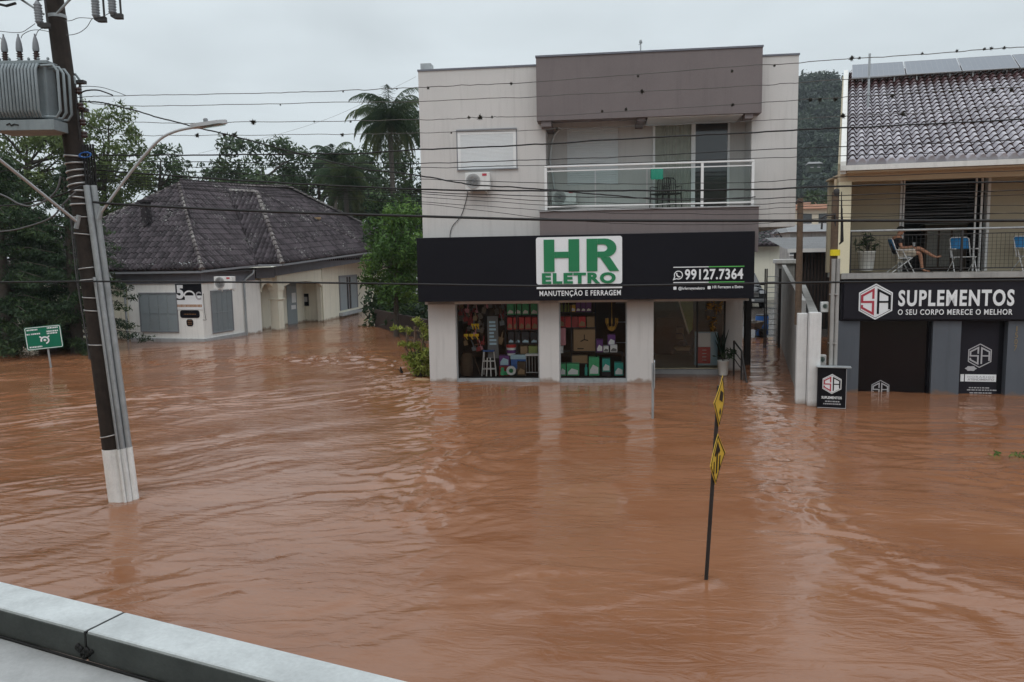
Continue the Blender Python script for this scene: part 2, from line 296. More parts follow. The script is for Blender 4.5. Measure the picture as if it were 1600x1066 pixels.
def text(name, s, rect, y, mat, parent, bold=0.0, depth=.012, spacing=1.0):   # flat lettering fitted in rect (x0,x1,z0,z1), facing -y
    cu = bpy.data.curves.new(name, 'FONT'); cu.body = s; cu.size = 1; cu.offset = bold; cu.resolution_u = 4; cu.space_character = spacing; cu.extrude = .5
    o = bpy.data.objects.new(name, cu); COL.objects.link(o); dg = bpy.context.evaluated_depsgraph_get(); dg.update()
    me = bpy.data.meshes.new_from_object(o.evaluated_get(dg)); bpy.data.objects.remove(o); bpy.data.curves.remove(cu)
    V = np.array([v.co[:] for v in me.vertices]); x0, x1 = V[:,0].min(), V[:,0].max(); z0, z1 = V[:,1].min(), V[:,1].max()
    for v in me.vertices:
        a = (v.co.x-x0)/(x1-x0); b = (v.co.y-z0)/(z1-z0)
        v.co = (rect[0]+a*(rect[1]-rect[0]), y-v.co.z*depth, rect[2]+b*(rect[3]-rect[2]))
    me.materials.clear(); me.materials.append(MT[mat]); me.name = name; me.polygons.foreach_set('use_smooth', [False]*len(me.polygons)); me.polygons.foreach_set('material_index', [0]*len(me.polygons))
    ob = bpy.data.objects.new(name, me); COL.objects.link(ob); ob.parent = parent
    return ob
def rrect(x0, x1, z0, z1, r, n=5):
    pts = []
    for cx, cz, a0 in ((x1-r, z0+r, -90), (x1-r, z1-r, 0), (x0+r, z1-r, 90), (x0+r, z0+r, 180)):
        for k in range(n+1): a = R(a0+90*k/n); pts.append((cx+r*math.cos(a), cz+r*math.sin(a)))
    return pts
def copy_tree(o, parent=None):
    c = o.copy(); COL.objects.link(c); c.parent = parent
    for ch in children(o): copy_tree(ch, c)
    return c

# tiled roof face: P00 eave left, P10 eave right, P01 ridge left, P11 ridge right; coldir = direction of tile columns
def tiled(mb, rnd, P00, P10, P01, P11, tw=.22, tl=.36, amp=.03, lift=.035, coldir=None, ns=6, seed=0, gap=True):
    P00, P10, P01, P11 = [np.array(p, float) for p in (P00, P10, P01, P11)]
    e = P10-P00; e = e/np.linalg.norm(e); up_ = (P01+P11)/2-(P00+P10)/2; nn = np.cross(e, up_); nn = nn/np.linalg.norm(nn)
    if nn[2] < 0: nn = -nn
    c = np.cross(nn, e) if coldir is None else np.array(coldir, float); c = c/np.linalg.norm(c)
    if c@up_ < 0: c = -c
    B = np.stack([e, c, nn], 1); inv = np.linalg.inv(B)
    q = [inv@(p-P00) for p in (P00, P10, P01, P11)]
    T = (q[2][1]+q[3][1])/2
    xl = lambda t: q[0][0]+(q[2][0]-q[0][0])*t/T
    xr = lambda t: q[1][0]+(q[3][0]-q[1][0])*t/T
    rr = np.random.default_rng(seed); rows = int(math.ceil(T/tl))
    for k in range(rows):
        t0 = k*tl; t1 = min((k+1)*tl, T)
        a0, b0, a1, b1 = xl(t0), xr(t0), xl(t1), xr(t1); lo, hi = min(a0, a1), max(b0, b1)
        i0 = int(math.floor(lo/tw)); i1 = int(math.ceil(hi/tw))
        for i in range(i0, i1):
            xs = [(i+j/ns)*tw for j in range(ns+1)]
            if xs[-1] < min(a0, a1) or xs[0] > max(b0, b1): continue
            base = len(mb.v); jit = rr.uniform(-.006, .008)
            for (t, l, r_, lf) in ((t0, a0, b0, lift+jit), (t1, a1, b1, .0), (t0, a0, b0, -.02)):
                for x in xs:
                    h = amp*2*(1-abs(math.cos(math.pi*x/tw))**3)
                    xc = min(max(x, l), r_); p = P00+e*xc+c*t+nn*((h+lf) if lf >= 0 or t == t1 else -.02)
                    mb.v.append(tuple(p))
            m = ns+1; val = float(rr.random())
            for j in range(ns):
                mb.f.append((base+j, base+j+1, base+m+j+1, base+m+j)); mb.sm.append(True); rnd.append(val)
                if k == 0 or not gap: mb.f.append((base+2*m+j, base+2*m+j+1, base+j+1, base+j)); mb.sm.append(False); rnd.append(val)
def ridgecaps(mb, rnd, p0, p1, r=.12, step=.36, seed=1):
    p0, p1 = np.array(p0, float), np.array(p1, float); L_ = np.linalg.norm(p1-p0); d = (p1-p0)/L_
    s = np.cross(d, (0, 0, 1)); s = s/np.linalg.norm(s); u = np.cross(s, d); rr = random.Random(seed); n = int(L_/step)+1
    for k in range(n):
        a = p0+d*(k*L_/n); b = p0+d*((k+1.12)*L_/n); base = len(mb.v)
        for (q, rad, lf) in ((a, r*1.12, .035), (b, r*.88, 0.0)):
            for j in range(7):
                th = math.pi*j/6; mb.v.append(tuple(q+s*rad*math.cos(th)+u*(rad*math.sin(th)+lf-.02)))
        val = rr.random()
        for j in range(6): mb.f.append((base+j, base+j+1, base+8+j, base+7+j)); mb.sm.append(True); rnd.append(val)
        mb.f.append(tuple(base+j for j in range(6, -1, -1))); mb.sm.append(False); rnd.append(val*.3)

# foliage: leaf quads scattered round clump centres
def leaves(clumps, per, size, seed, flat=.0, long=1.6, droop=0.0, shell=.45):
    g = np.random.default_rng(seed); VS = []; RN = []
    for (c, rad) in clumps:
        c = np.array(c, float); rad = np.array(rad, float) if np.ndim(rad) else np.array([rad]*3, float)
        n = max(8, int(per*(rad[0]*rad[1]*rad[2])**(2/3)))
        d = g.normal(size=(n, 3)); d /= np.linalg.norm(d, axis=1)[:, None]
        rr = (shell+(1-shell)*g.random(n)**.6)*(1+.25*g.normal(size=n)*.5)
        P = c+d*rad*rr[:, None]
        nrm = d*.7+g.normal(size=(n, 3))*.6; nrm[:, 2] += flat; nrm /= np.linalg.norm(nrm, axis=1)[:, None]
        a = np.cross(nrm, g.normal(size=(n, 3))); a[:, 2] -= droop; a /= np.linalg.norm(a, axis=1)[:, None]; b = np.cross(nrm, a)
        s = size*(.6+.8*g.random(n))[:, None]
        a = a*s*long; b = b*s
        VS.append(np.stack([P-a, P+b*.55-a*.1, P+a, P-b*.55-a*.1], 1))
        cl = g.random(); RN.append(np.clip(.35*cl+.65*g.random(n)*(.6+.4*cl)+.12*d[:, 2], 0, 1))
    V = np.concatenate(VS).reshape(-1, 3); rn = np.concatenate(RN); Q = np.arange(len(V)).reshape(-1, 4)
    return V, Q, rn
def crown_clumps(c, rad, n, seed, fr=(.22, .38), hollow=.35, flat=.8):
    g = random.Random(seed); out = []
    for i in range(n):
        while True:
            p = [g.uniform(-1, 1) for _ in range(3)]; L_ = math.sqrt(sum(q*q for q in p))
            if hollow < L_ < 1: break
        k = g.uniform(*fr); out.append(((c[0]+p[0]*rad[0], c[1]+p[1]*rad[1], c[2]+p[2]*rad[2]), (rad[0]*k, rad[1]*k, rad[2]*k*flat)))
    return out
def tree(name, label, base, crown_c, rad, nclump, mat, seed, per=260, size=.10, trunk_r=.2, group=None, fr=(.22, .38), hollow=.3, limbs=8, flat=.8, barkmat='trunk', droop=0., cat='tree', lean=0.):
    root = thing(name, label, cat, base, group=group)
    bx, by, bz = base; cc = (crown_c[0]-bx, crown_c[1]-by, crown_c[2]-bz)
    cl = crown_clumps(cc, rad, nclump, seed, fr, hollow, flat)
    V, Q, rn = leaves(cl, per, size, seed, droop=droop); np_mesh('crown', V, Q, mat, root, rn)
    m = MB(); g = random.Random(seed+5)
    fork = (cc[0]*.6, cc[1]*.6, max(.6, cc[2]-rad[2]*.75)); top = (cc[0], cc[1], cc[2]+rad[2]*.3)
    m.tube([(0, 0, -.8), (fork[0]*.4, fork[1]*.4, fork[2]*.5), fork, top], [trunk_r*1.25, trunk_r, trunk_r*.8, trunk_r*.2], 9)
    m.build('trunk', barkmat, root)
    m = MB()
    for i in range(min(limbs, len(cl))):
        p = cl[i][0]; st = g.uniform(.1, .7); a = tuple(fork[k]+(top[k]-fork[k])*st for k in range(3))
        mid = tuple((a[k]+p[k])/2+g.uniform(-.2, .2)*rad[0]*.3 for k in range(3))
        m.tube([a, mid, p], [trunk_r*.45, trunk_r*.28, trunk_r*.08], 6)
    m.build('limb', barkmat, root)
    return root

# ================================================================== SETTING: ground, water, hill
gm = MB(); gm.add([(-1500, -300, -1.2), (1500, -300, -1.2), (1500, 1500, -1.2), (-1500, 1500, -1.2)], [(0, 1, 2, 3)])
tag(gm.build('ground', 'mud'), kind='structure')

def grad_noise(x, y, seed):
    xi = np.floor(x).astype(np.int64); yi = np.floor(y).astype(np.int64); xf = x-xi; yf = y-yi
    def h(a, b):
        n = (a*374761393+b*668265263+seed*1442695041) & 0xffffffff; n = ((n ^ (n >> 13))*1274126177) & 0xffffffff
        return ((n ^ (n >> 16)) & 0xffff)/65536*2*math.pi
    def g(a, b, dx, dy): t = h(a, b); return np.cos(t)*dx+np.sin(t)*dy
    u = xf*xf*xf*(xf*(xf*6-15)+10); v = yf*yf*yf*(yf*(yf*6-15)+10)
    n00 = g(xi, yi, xf, yf); n10 = g(xi+1, yi, xf-1, yf); n01 = g(xi, yi+1, xf, yf-1); n11 = g(xi+1, yi+1, xf-1, yf-1)
    return (n00*(1-u)+n10*u)*(1-v)+(n01*(1-u)+n11*u)*v
def polydist(X, Y, pts):
    best = np.full(X.shape, 1e9)
    for (ax, ay), (bx, by) in zip(pts[:-1], pts[1:]):
        dx, dy = bx-ax, by-ay; t = np.clip(((X-ax)*dx+(Y-ay)*dy)/(dx*dx+dy*dy), 0, 1)
        best = np.minimum(best, np.hypot(X-ax-t*dx, Y-ay-t*dy))
    return best
def wpath(pp): return [tuple(W(*p)[:2]) for p in pp]
def water():
    xs = np.concatenate([np.linspace(-900, -70, 8), np.linspace(-60, -23, 60), np.arange(-22.5, 17.5, .075), np.linspace(18, 60, 60), np.linspace(80, 900, 8)])
    ys = np.concatenate([np.linspace(-60, 2, 6), np.arange(2.6, 12, .06), np.arange(12, 26, .075), np.arange(26, 44, .16), np.linspace(44.4, 90, 90), np.linspace(100, 900, 9)])
    X, Y = np.meshgrid(xs, ys)
    k_ = lambda q: np.log1p(np.exp(-np.abs(q)))+np.maximum(q, 0)      # soft ramp: the crests swing with the current
    s = X; t = Y-.50*X+.66*k_((X-.5)*1.1)/1.1
    wx = grad_noise(s*.16, t*.2, 1)*2.6+grad_noise(s*.55, t*.7, 2)*.9; wy = grad_noise(s*.16+9, t*.2+4, 3)*2.0+grad_noise(s*.55, t*.7, 4)*.8
    S, T = s+wx, t+wy
    calm = np.clip(.38+1.9*grad_noise(s*.13, t*.22, 9), .10, 1.15)
    z = .040*grad_noise(S*.30, T*.75, 5)
    z += calm*(.034*(1-2*np.abs(grad_noise(S*.75, T*1.9, 6)))+.021*grad_noise(S*1.5, T*3.2, 7))
    z += calm*.0065*(1-2*np.abs(grad_noise(S*3.2, T*6, 8)))
    # shear lines and eddies where the current breaks behind the buildings and the poles
    for pts, wd, am in ((wpath([(560, 545), (640, 610), (700, 660), (690, 730), (660, 800)]), 1.1, .050), (wpath([(1190, 600), (1230, 690), (1180, 740), (1290, 830), (1420, 900), (1640, 960)]), .8, .036),
                        (wpath([(1600, 760), (1400, 720), (1250, 660)]), .8, .014), (wpath([(0, 560), (160, 570), (420, 560), (640, 570)]), 1.5, .045), (wpath([(1480, 700), (1640, 760)]), 1.0, .02),
                        (wpath([(800, 900), (960, 880), (1095, 908)]), .22, .012), (wpath([(900, 960), (1000, 925), (1100, 912)]), .2, .012),
                        (wpath([(20, 640), (200, 700), (330, 690)]), 1.0, .012)):
        d = polydist(X, Y, pts); k = np.exp(-(d/wd)**2)*am
        z += k*(1-2.4*np.abs(grad_noise(S*1.7+3, T*3.2, 11)))+k*.5*grad_noise(S*4.5, T*7, 12)
    # small bow waves and wakes at the posts
    for (px, py, rad, am) in ((188, 785, .34, .035), (1103, 911, .07, .02), (1020, 655, .06, .02), (80, 577, .1, .03)):
        c = W(px, py); dx, dy = (X-c[0]), (Y-c[1]); r = np.hypot(dx, dy)
        z += am*np.exp(-((r-rad*1.25)/(rad*.6+.03))**2)*(dx > -.3*rad)
        back = np.clip(-dx, 0, None); arm = np.abs(np.abs(dy)-back*.28-rad*.6); z += am*.5*np.exp(-(arm/.09)**2)*np.exp(-back/2.2)*(dx < 0)
    amp = 1/(1+np.exp((np.hypot(X, Y)-75)/8)); z *= amp
    V = np.stack([X, Y, z], -1).reshape(-1, 3); ny, nx = X.shape
    i = np.arange(ny-1)[:, None]*nx+np.arange(nx-1)[None, :]; Q = np.stack([i, i+1, i+1+nx, i+nx], -1).reshape(-1, 4)
    m, n, l, b = newmat('muddy_flood_water')
    tcd = n.new('ShaderNodeTexCoord'); mp = n.new('ShaderNodeMapping'); mp.inputs['Rotation'].default_value = (0, 0, R(9)); l.new(tcd.outputs['Object'], mp.inputs[0])
    def noise(scale, sxyz, det=4, dist=0., rough=.5):
        q = n.new('ShaderNodeMapping'); q.inputs['Scale'].default_value = sxyz; l.new(mp.outputs[0], q.inputs[0])
        a_ = n.new('ShaderNodeTexNoise'); a_.inputs['Scale'].default_value = scale; a_.inputs['Detail'].default_value = det; a_.inputs['Distortion'].default_value = dist; a_.inputs['Roughness'].default_value = rough
        l.new(q.outputs[0], a_.inputs[0]); return a_.outputs[0]
    c1 = noise(.35, (1, 2.2, 1), 5, .8); c2 = noise(2.0, (.7, 2.4, 1), 6, 1.2, .6)
    ad = n.new('ShaderNodeMath'); ad.operation = 'MULTIPLY_ADD'; l.new(c2, ad.inputs[0]); ad.inputs[1].default_value = .45; l.new(c1, ad.inputs[2])
    cr_ = n.new('ShaderNodeValToRGB'); cr_.color_ramp.elements[0].position = .5; cr_.color_ramp.elements[0].color = (.205, .085, .039, 1)
    cr_.color_ramp.elements[1].position = .95; cr_.color_ramp.elements[1].color = (.255, .116, .060, 1); l.new(ad.outputs[0], cr_.inputs[0])
    l.new(cr_.outputs[0], b.inputs['Base Color']); b.inputs['IOR'].default_value = 1.46; b.inputs['Specular IOR Level'].default_value = .5
    b.inputs['Roughness'].default_value = .05
    h1 = noise(2.6, (.55, 1.7, 1), 5, 1.6, .55); h2 = noise(9, (.6, 1.5, 1), 3, .8, .5)
    patch = noise(.22, (1, 1.6, 1), 3, .6); pr = n.new('ShaderNodeMapRange'); pr.inputs[1].default_value = .35; pr.inputs[2].default_value = .65; pr.inputs[3].default_value = .25; pr.inputs[4].default_value = 1.0; l.new(patch, pr.inputs[0])
    hs = n.new('ShaderNodeMath'); hs.operation = 'MULTIPLY_ADD'; l.new(h2, hs.inputs[0]); hs.inputs[1].default_value = .12; l.new(h1, hs.inputs[2])
    bp = n.new('ShaderNodeBump'); bp.inputs['Distance'].default_value = .020; l.new(hs.outputs[0], bp.inputs['Height']); l.new(pr.outputs[0], bp.inputs['Strength']); l.new(bp.outputs[0], b.inputs['Normal'])
    MT['water'] = m
    tag(np_mesh('water', V, Q, 'water', smooth=True), kind='structure')
water()

def hill():
    xs = np.linspace(-150, 520, 70); ys = np.linspace(230, 620, 40); X, Y = np.meshgrid(xs, ys)
    c = D(1300, 200, 360)
    Z = 78*np.exp(-((X-c[0]+6)/62)**2)*np.clip((Y-235)/125, 0, 1)**.8*np.clip((640-Y)/150, 0, 1)+6*grad_noise(X*.03, Y*.03, 21)*np.clip((Y-235)/60, 0, 1)-1.5
    V = np.stack([X, Y, Z], -1).reshape(-1, 3); ny, nx = X.shape; i = np.arange(ny-1)[:, None]*nx+np.arange(nx-1)[None, :]
    Q = np.stack([i, i+1, i+1+nx, i+nx], -1).reshape(-1, 4); tag(np_mesh('hill', V, Q, 'hillgreen', smooth=True), kind='structure')
    g = random.Random(4); cl = []
    from mathutils import noise as mn
    for k in range(1500):
        y = 372-132*g.random()**1.2; x = y*g.uniform(.33, .50)
        ix = (x-xs[0])/(xs[1]-xs[0]); iy = (y-ys[0])/(ys[1]-ys[0]); z = Z[int(round(iy)), int(round(ix))]
        if z < 2: continue
        r_ = g.uniform(2.2, 4.6)*(1.0 if y < 350 else 1.15); cl.append(((x, y, z+r_*.5), (r_, r_, r_*g.uniform(.8, 1.25))))
    V, Q, rn = leaves(cl, 9, .62, 5, shell=.7); tag(np_mesh('hillside_forest', V, Q, 'leaf_hill', rnd=rn), 'dark misty forest covering the far hillside between the two buildings', 'forest', kind='stuff')
hill()

# ================================================================== FOREGROUND roof edge
def roof_edge():
    z = 2.2; A = W(0, 908, z); B = W(645, 1066, z); d = (B-A)[:2]; d = d/np.linalg.norm(d); ang = math.atan2(d[1], d[0])
    A2 = W(0, 950, z); n = np.array([-d[1], d[0]]); wid = abs((A2-A)[:2]@n)
    j = W(190, 958, z); jt = (j-A)[:2]@d
    root = thing('near_building', 'near building whose pale painted coping crosses the lower left corner of the photo', 'building', (A[0], A[1], z), ang)
    for x0, x1 in ((-4, jt-.006), (jt+.006, 7)):
        m = MB(); m.box(x0, x1, -wid, 0, -.115, 0, .012); m.build('coping_segment', 'coping', root)
        m = MB(); m.box(x0, x1, -wid+.004, -wid+.05, -.135, -.02); 
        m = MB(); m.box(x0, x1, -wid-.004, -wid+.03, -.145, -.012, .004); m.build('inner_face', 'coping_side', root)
    m = MB(); m.box(jt-.0058, jt+.0058, -wid-.006, -.004, -.10, -.003); m.build('joint', 'silicone', root)
    g = random.Random(3); m = MB()
    for k in range(14): 
        r_ = g.uniform(.008, .02); x = jt+g.gauss(.0, .022); zz = -.085+g.gauss(-.012, .014)
        m.lathe([(r_*.2, -r_), (r_*.8, -r_*.6), (r_, 0), (r_*.8, r_*.6), (r_*.2, r_)], (x, -wid-.008, zz), 8)
    m.build('sealant_lump', 'silicone', root)
    m = MB(); m.box(-4, 7, -3.4, -wid-.004, -.30, -.15); m.build('roof_slab', 'slab', root)
    m = MB(); m.tube([(x, -wid-.012, -.147+.002*math.sin(x*5)) for x in np.arange(-4, 7, .15)], .008, 5); m.build('sealant_line', 'silicone', root)
    m = MB(); m.box(-4, 7, -3.4, -.02, -3.4, -.30); m.build('wall', 'offwhite', root)
    m = MB(); m.box(-26, 26, -9, -3.41, -3.4, 6.6); m.build('upper_storey', 'farwall', root)
    for x in range(-24, 24, 4):
        m = MB(); m.box(x, x+1.8, -3.41, -3.38, .9, 3.0) if abs(x) > 3 else m.box(x, x+1.8, -3.41, -3.38, .1, 2.6); m.build('window', 'dark_glass', root)
roof_edge()

# ================================================================== UTILITY POLE (left)
PB = W(189, 783); PT = D(85, 0, 12.35)
PD = Vector(PT-PB); PD.normalize()
def onpole(px, py):           # point on the pole axis seen at height py, offset measured at the pole's depth
    return D(px, py, PB[1])
def axis_at(py):
    lo, hi = 0, 12
    for _ in range(40):
        mid = (lo+hi)/2; q = PB+np.array(PD)*mid
        v = q-np.array([0, 0, CAM_H]); d1 = v[1]*cp-v[2]*sp; d2 = v[1]*sp+v[2]*cp; Yp = d2/d1*FPX; Xp = v[0]/d1*FPX
        yy = 533-(Xp*sr+Yp*cr)
        if yy > py: lo = mid
        else: hi = mid
    return lo
def rot_to(d):
    return Vector((0, 0, 1)).rotation_difference(Vector(d)).to_euler()
def pole():
    root = thing('utility_pole', 'leaning dark wooden utility pole with white painted foot and grey conduits rising from the water', 'utility pole', tuple(PB), rot=rot_to(PD))
    # local z runs along the pole; x to the right
    hw = axis_at(700); m = MB()
    r0 = .178; rt = .125; top = 10.0
    rad = lambda h: r0+(rt-r0)*h/9
    m.tube([(0, 0, h) for h in (hw+.002, 2, 3, 4, 5, 6, 7, 8, 9, top)], [rad(h) for h in (hw, 2, 3, 4, 5, 6, 7, 8, 9, top)], 20); m.build('shaft', 'dark_wood', root)
    m = MB(); m.tube([(0, 0, -1.5), (0, 0, 0), (0, 0, hw)], [.19, .182, .180], 20); m.build('white_base', 'whitepole', root)
    ctop = axis_at(292)
    for x, y, r_, mt in ((.19, -.10, .046, 0), (.255, -.02, .05, 0), (.16, -.17, .02, 1)):
        m = MB(); m.tube([(x, y, hw+.002), (x-.02, y, ctop if not mt else ctop*.72)], r_, 12); c = m.build('conduit', 'galv', root)
        m = MB(); m.tube([(x, y, -1.5), (x, y, hw)], r_+.004, 12); m.build('conduit_base', 'whitepole', root)
    for py in (245, 256, 268, 278, 289, 299, 309, 320, 340, 366, 419, 437, 465, 485, 538, 679):
        h = axis_at(py); m = MB(); r_ = rad(h)+.004; g = random.Random(py)
        tl_ = g.uniform(-.03, .03); m.tube([(r_*math.cos(R(a)), r_*math.sin(R(a)), h+tl_*math.cos(R(a))) for a in range(0, 361, 20)], .010 if py > 330 else .016, 6, False)
        m.build('steel_strap', 'band', root)
    # wires climbing the pole on the left
    for k, (a0, b0) in enumerate(((-.165, -.08), (-.175, -.03))):
        m = MB(); m.tube([(a0+.015*math.sin(h*3+k), b0-.02, h) for h in np.arange(axis_at(560), axis_at(330), .12)], .009, 5); m.build('earth_wire', 'cable_grey', root)
    # crossarm with fuse cut-outs, braces and strap, top of the picture
    ch = axis_at(-22); m = MB(); m.box(-1.35, 1.75, -.30, -.20, ch, ch+.14); m.build('crossarm', 'iron', root)
    hb = axis_at(27)
    for s_ in (-1, 1): m = MB(); m.tube([(s_*.10, -.16, hb), (s_*.78, -.22, ch+.06)], .018, 6); m.build('brace', 'galv', root)
    m = MB(); m.lathe([(rad(hb)+.008, -.025), (rad(hb)+.008, .025)], (0, 0, hb), 20); m.build('collar', 'galv', root)
    def cutout(x, z, tilt):
        ms = Matrix.Translation((x, -.28, z)) @ Matrix.Rotation(tilt, 4, 'Y')
        m = MB(); prof = []
        for k in range(7): prof += [(.048, -.04*k), (.062, -.04*k-.012), (.048, -.04*k-.03)]
        m.lathe([(.02, .05)]+prof+[(.03, -.30)], n=12); m.xf(ms); c = m.build('fuse_cutout', 'ceramic_grey', root)
        m = MB(); m.tube([(.13, -.02, .05), (.135, -.02, -.28)], .016, 8); m.box(.05, .16, -.05, .02, -.36, -.28, .01); m.tube([(-.02, 0, -.30), (.06, -.03, -.35)], .022, 6); m.tube([(0, 0, .06), (.14, -.02, .07)], .015, 6)
        m.xf(ms); m.build('fuse_arm', 'iron', c)
    for px, py in ((147, 2), (173, -3), (57, 12)):
        q = D(px, py, PB[1]-.28); l = Matrix.Identity(3); M_ = rot_to(PD).to_matrix().inverted()
        lc = M_ @ Vector(q-PB); cutout(lc.x, lc.z+.06, R(4 if px > 100 else 2))
    m = MB(); m.box(-.95, -.30, -.36, -.16, axis_at(2), axis_at(-18)); m.tube([(-.75, -.25, axis_at(8)), (-.6, -.25, axis_at(13)), (-.45, -.25, axis_at(10))], .02, 6); m.build('bracket', 'iron', root)
    # insulators on the secondary rack, right side
    for py in (146, 170, 195, 214):
        h = axis_at(py); m = MB(); rr_ = rad(h)
        m.lathe([(.02, -.05), (.045, -.04), (.05, -.015), (.03, 0), (.05, .015), (.045, .04), (.02, .05)], (rr_+.10, -.10, h), 12); m.build('spool_insulator', 'ceramic', root)
    m = MB(); m.tube([(rad(5.5)+.02, -.10, axis_at(222)), (rad(5.5)+.05, -.10, axis_at(135))], .015, 6); m.build('rack_rod', 'iron', root)
    for k in range(5):
        m = MB(); pts = [(rad(4.5)+.02+.02*k, -.10+.03*k, ctop+.0), (rad(4.5)+.03+.03*k, -.10+.02*k, ctop+.3), (rad(4.5)+.04+.04*k, -.1, ctop+.62)]; m.tube(pts, .016, 6); m.build('riser_cable', 'rubber', root)
    g = random.Random(8)
    m = MB()
    for k in range(3):
        c0 = (rad(4.6)+.06, -.12, axis_at(246)); pts = [(c0[0]+.09*math.cos(t)+k*.02, c0[1]-.02*k, c0[2]+.04*math.sin(t)) for t in np.linspace(0, 6.28, 12)]; m.tube(pts, .008, 5, False)
    m.build('cable_coil', 'bluebox', root)
    return root
pole()
def transformer():
    q0 = D(0, 105, PB[1]-.12); q1 = D(112, 190, PB[1]-.12); xr_ = q1[0]; zt = D(60, 104, PB[1]-.12)[2]; zb = D(60, 193, PB[1]-.12)[2]
    c = ((xr_-.78), PB[1]-.12, zb)
    root = thing('transformer', 'ribbed grey distribution transformer hanging on the wooden utility pole', 'transformer', c)
    H_ = zt-zb; X = .78; Yd = .38
    m = MB(); m.box(-X+.22, X-.22, -Yd+.16, Yd-.14, .02, H_-.02, .03); m.build('tank', 'xfmr', root)
    def fin(pts): m = MB(); m.tube(pts, .021, 7); m.build('radiator_pipe', 'xfmr', root)
    for k in range(26):
        x = -X+.03+k*(2*X-.3)/25
        yo = -Yd; fin([(x, -Yd+.18, H_-.06), (x, yo+.05, H_-.05), (x, yo, H_-.13), (x, yo, .13), (x, yo+.05, .04), (x, -Yd+.18, .05)])
    for k in range(5):
        y = -Yd+.1+k*.15; fin([(X-.24, y, H_-.06), (X-.06, y, H_-.05), (X, y, H_-.14), (X, y, .13), (X-.06, y, .04), (X-.24, y, .05)])
    m = MB(); m.box(-X+.2, X-.16, -Yd+.12, Yd-.1, H_-.02, H_+.03, .01); m.build('lid', 'xfmr', root)
    m = MB()
    for k in range(9): m.lathe([(.012, 0), (.02, .01), (.02, .03), (.008, .045)], (-X+.25+k*.145, -Yd+.14, H_+.03), 8)
    m.build('lid_bolt', 'xfmr', root)
    for px in (9, 32, 58):
        x = D(px, 100, PB[1]-.2)[0]-c[0]; prof = [(.03, 0)]
        for k in range(4): prof += [(.032, .02+.034*k), (.05, .035+.034*k), (.032, .045+.034*k)]
        m = MB(); m.lathe(prof+[(.03, .17)], (x, -.08, H_+.03), 12); b = m.build('bushing', 'ceramic', root)
        m = MB(); m.lathe([(.044, .17), (.048, .21), (.04, .30), (.024, .37), (.012, .40), (.012, .43)], (x, -.08, H_+.03), 12); m.build('bushing_cap', 'ceramic_grey', b)
    m = MB(); m.box(-X+.52, X-.07, -Yd+.02, Yd-.2, -.16, -.005, .006); p = m.build('bottom_box', 'xfmr', root)
    m = MB(); m.ribbon([(0, -.08), (.05, -.06), (.07, -.09), (.12, -.07), (.18, -.085)], .018, -Yd+.010, -Yd+.019); m.build('painted_mark', 'silicone', p)
    m = MB(); m.box(X-.3, X+.12, .2, .3, H_*.25, H_*.25+.05); m.box(X-.3, X+.12, .2, .3, H_*.75, H_*.75+.05); m.build('hanger', 'iron', root)
transformer()
def lamp(name, label, pts, head=None):
    b = D(*pts[0]); root = thing(name, label, 'street lamp', tuple(b)); P = [Vector(D(*p)-b) for p in pts]
    Q = []
    for i in range(len(P)-1):
        p0, p1, p2, p3 = P[max(i-1, 0)], P[i], P[i+1], P[min(i+2, len(P)-1)]
        for k in range(5):
            t = k/5; Q.append(.5*((2*p1)+(p2-p0)*t+(2*p0-5*p1+4*p2-p3)*t*t+(3*p1-p0-3*p2+p3)*t**3))
    Q.append(P[-1]); m = MB(); m.tube([tuple(q) for q in Q], .022, 10); m.build('arm', 'lampgrey', root)
    m = MB(); m.tube([tuple(P[0]-Vector((.03, 0, .10))), tuple(P[0]+Vector((.03, 0, .10)))], .035, 8); m.build('bracket', 'galv', root)
    if head:
        a = Vector(D(*head[0])-b); c = Vector(D(*head[1])-b); d = (c-a); L_ = d.length; rot = Vector((1, 0, 0)).rotation_difference(d).to_matrix().to_4x4(); rot.translation = a
        m = MB(); m.prismz([(0, -.05), (L_*.2, -.09), (L_*.8, -.075), (L_, -.03), (L_, .03), (L_*.8, .075), (L_*.2, .09), (0, .05)], -.01, .045); m.xf(rot); h = m.build('lamp_head', 'lampgrey', root)
        m = MB(); m.lathe([(.035, .05), (.035, .10), (.02, .11)], (L_*.42, 0, 0), 10); m.xf(rot); m.build('photocell', 'greymid', h)
        m = MB(); m.prismz([(L_*.3, -.08), (L_*.9, -.08), (L_*.9, .08), (L_*.3, .08)], -.022, -.006); m.xf(rot); m.build('lens', 'glass_rail', h)
Y0 = PB[1]
lamp('street_lamp', 'street lamp with curved grey arm reaching right from the wooden pole over the tiled roof', [(157, 333, Y0-.1), (205, 268, Y0-.2), (245, 222, Y0-.3), (272, 206, Y0-.35), (302, 199, Y0-.4)], [(300, 200, Y0-.4), (354, 192, Y0-.45)])
lamp('street_lamp', 'straight grey street lamp arm running off the left edge of the photo from the pole', [(121, 347, Y0-.3), (70, 306, Y0-.8), (20, 266, Y0-1.3), (-60, 205, Y0-2.1), (-120, 180, Y0-2.7)], [(-120, 180, Y0-2.7), (-175, 172, Y0-3.2)])

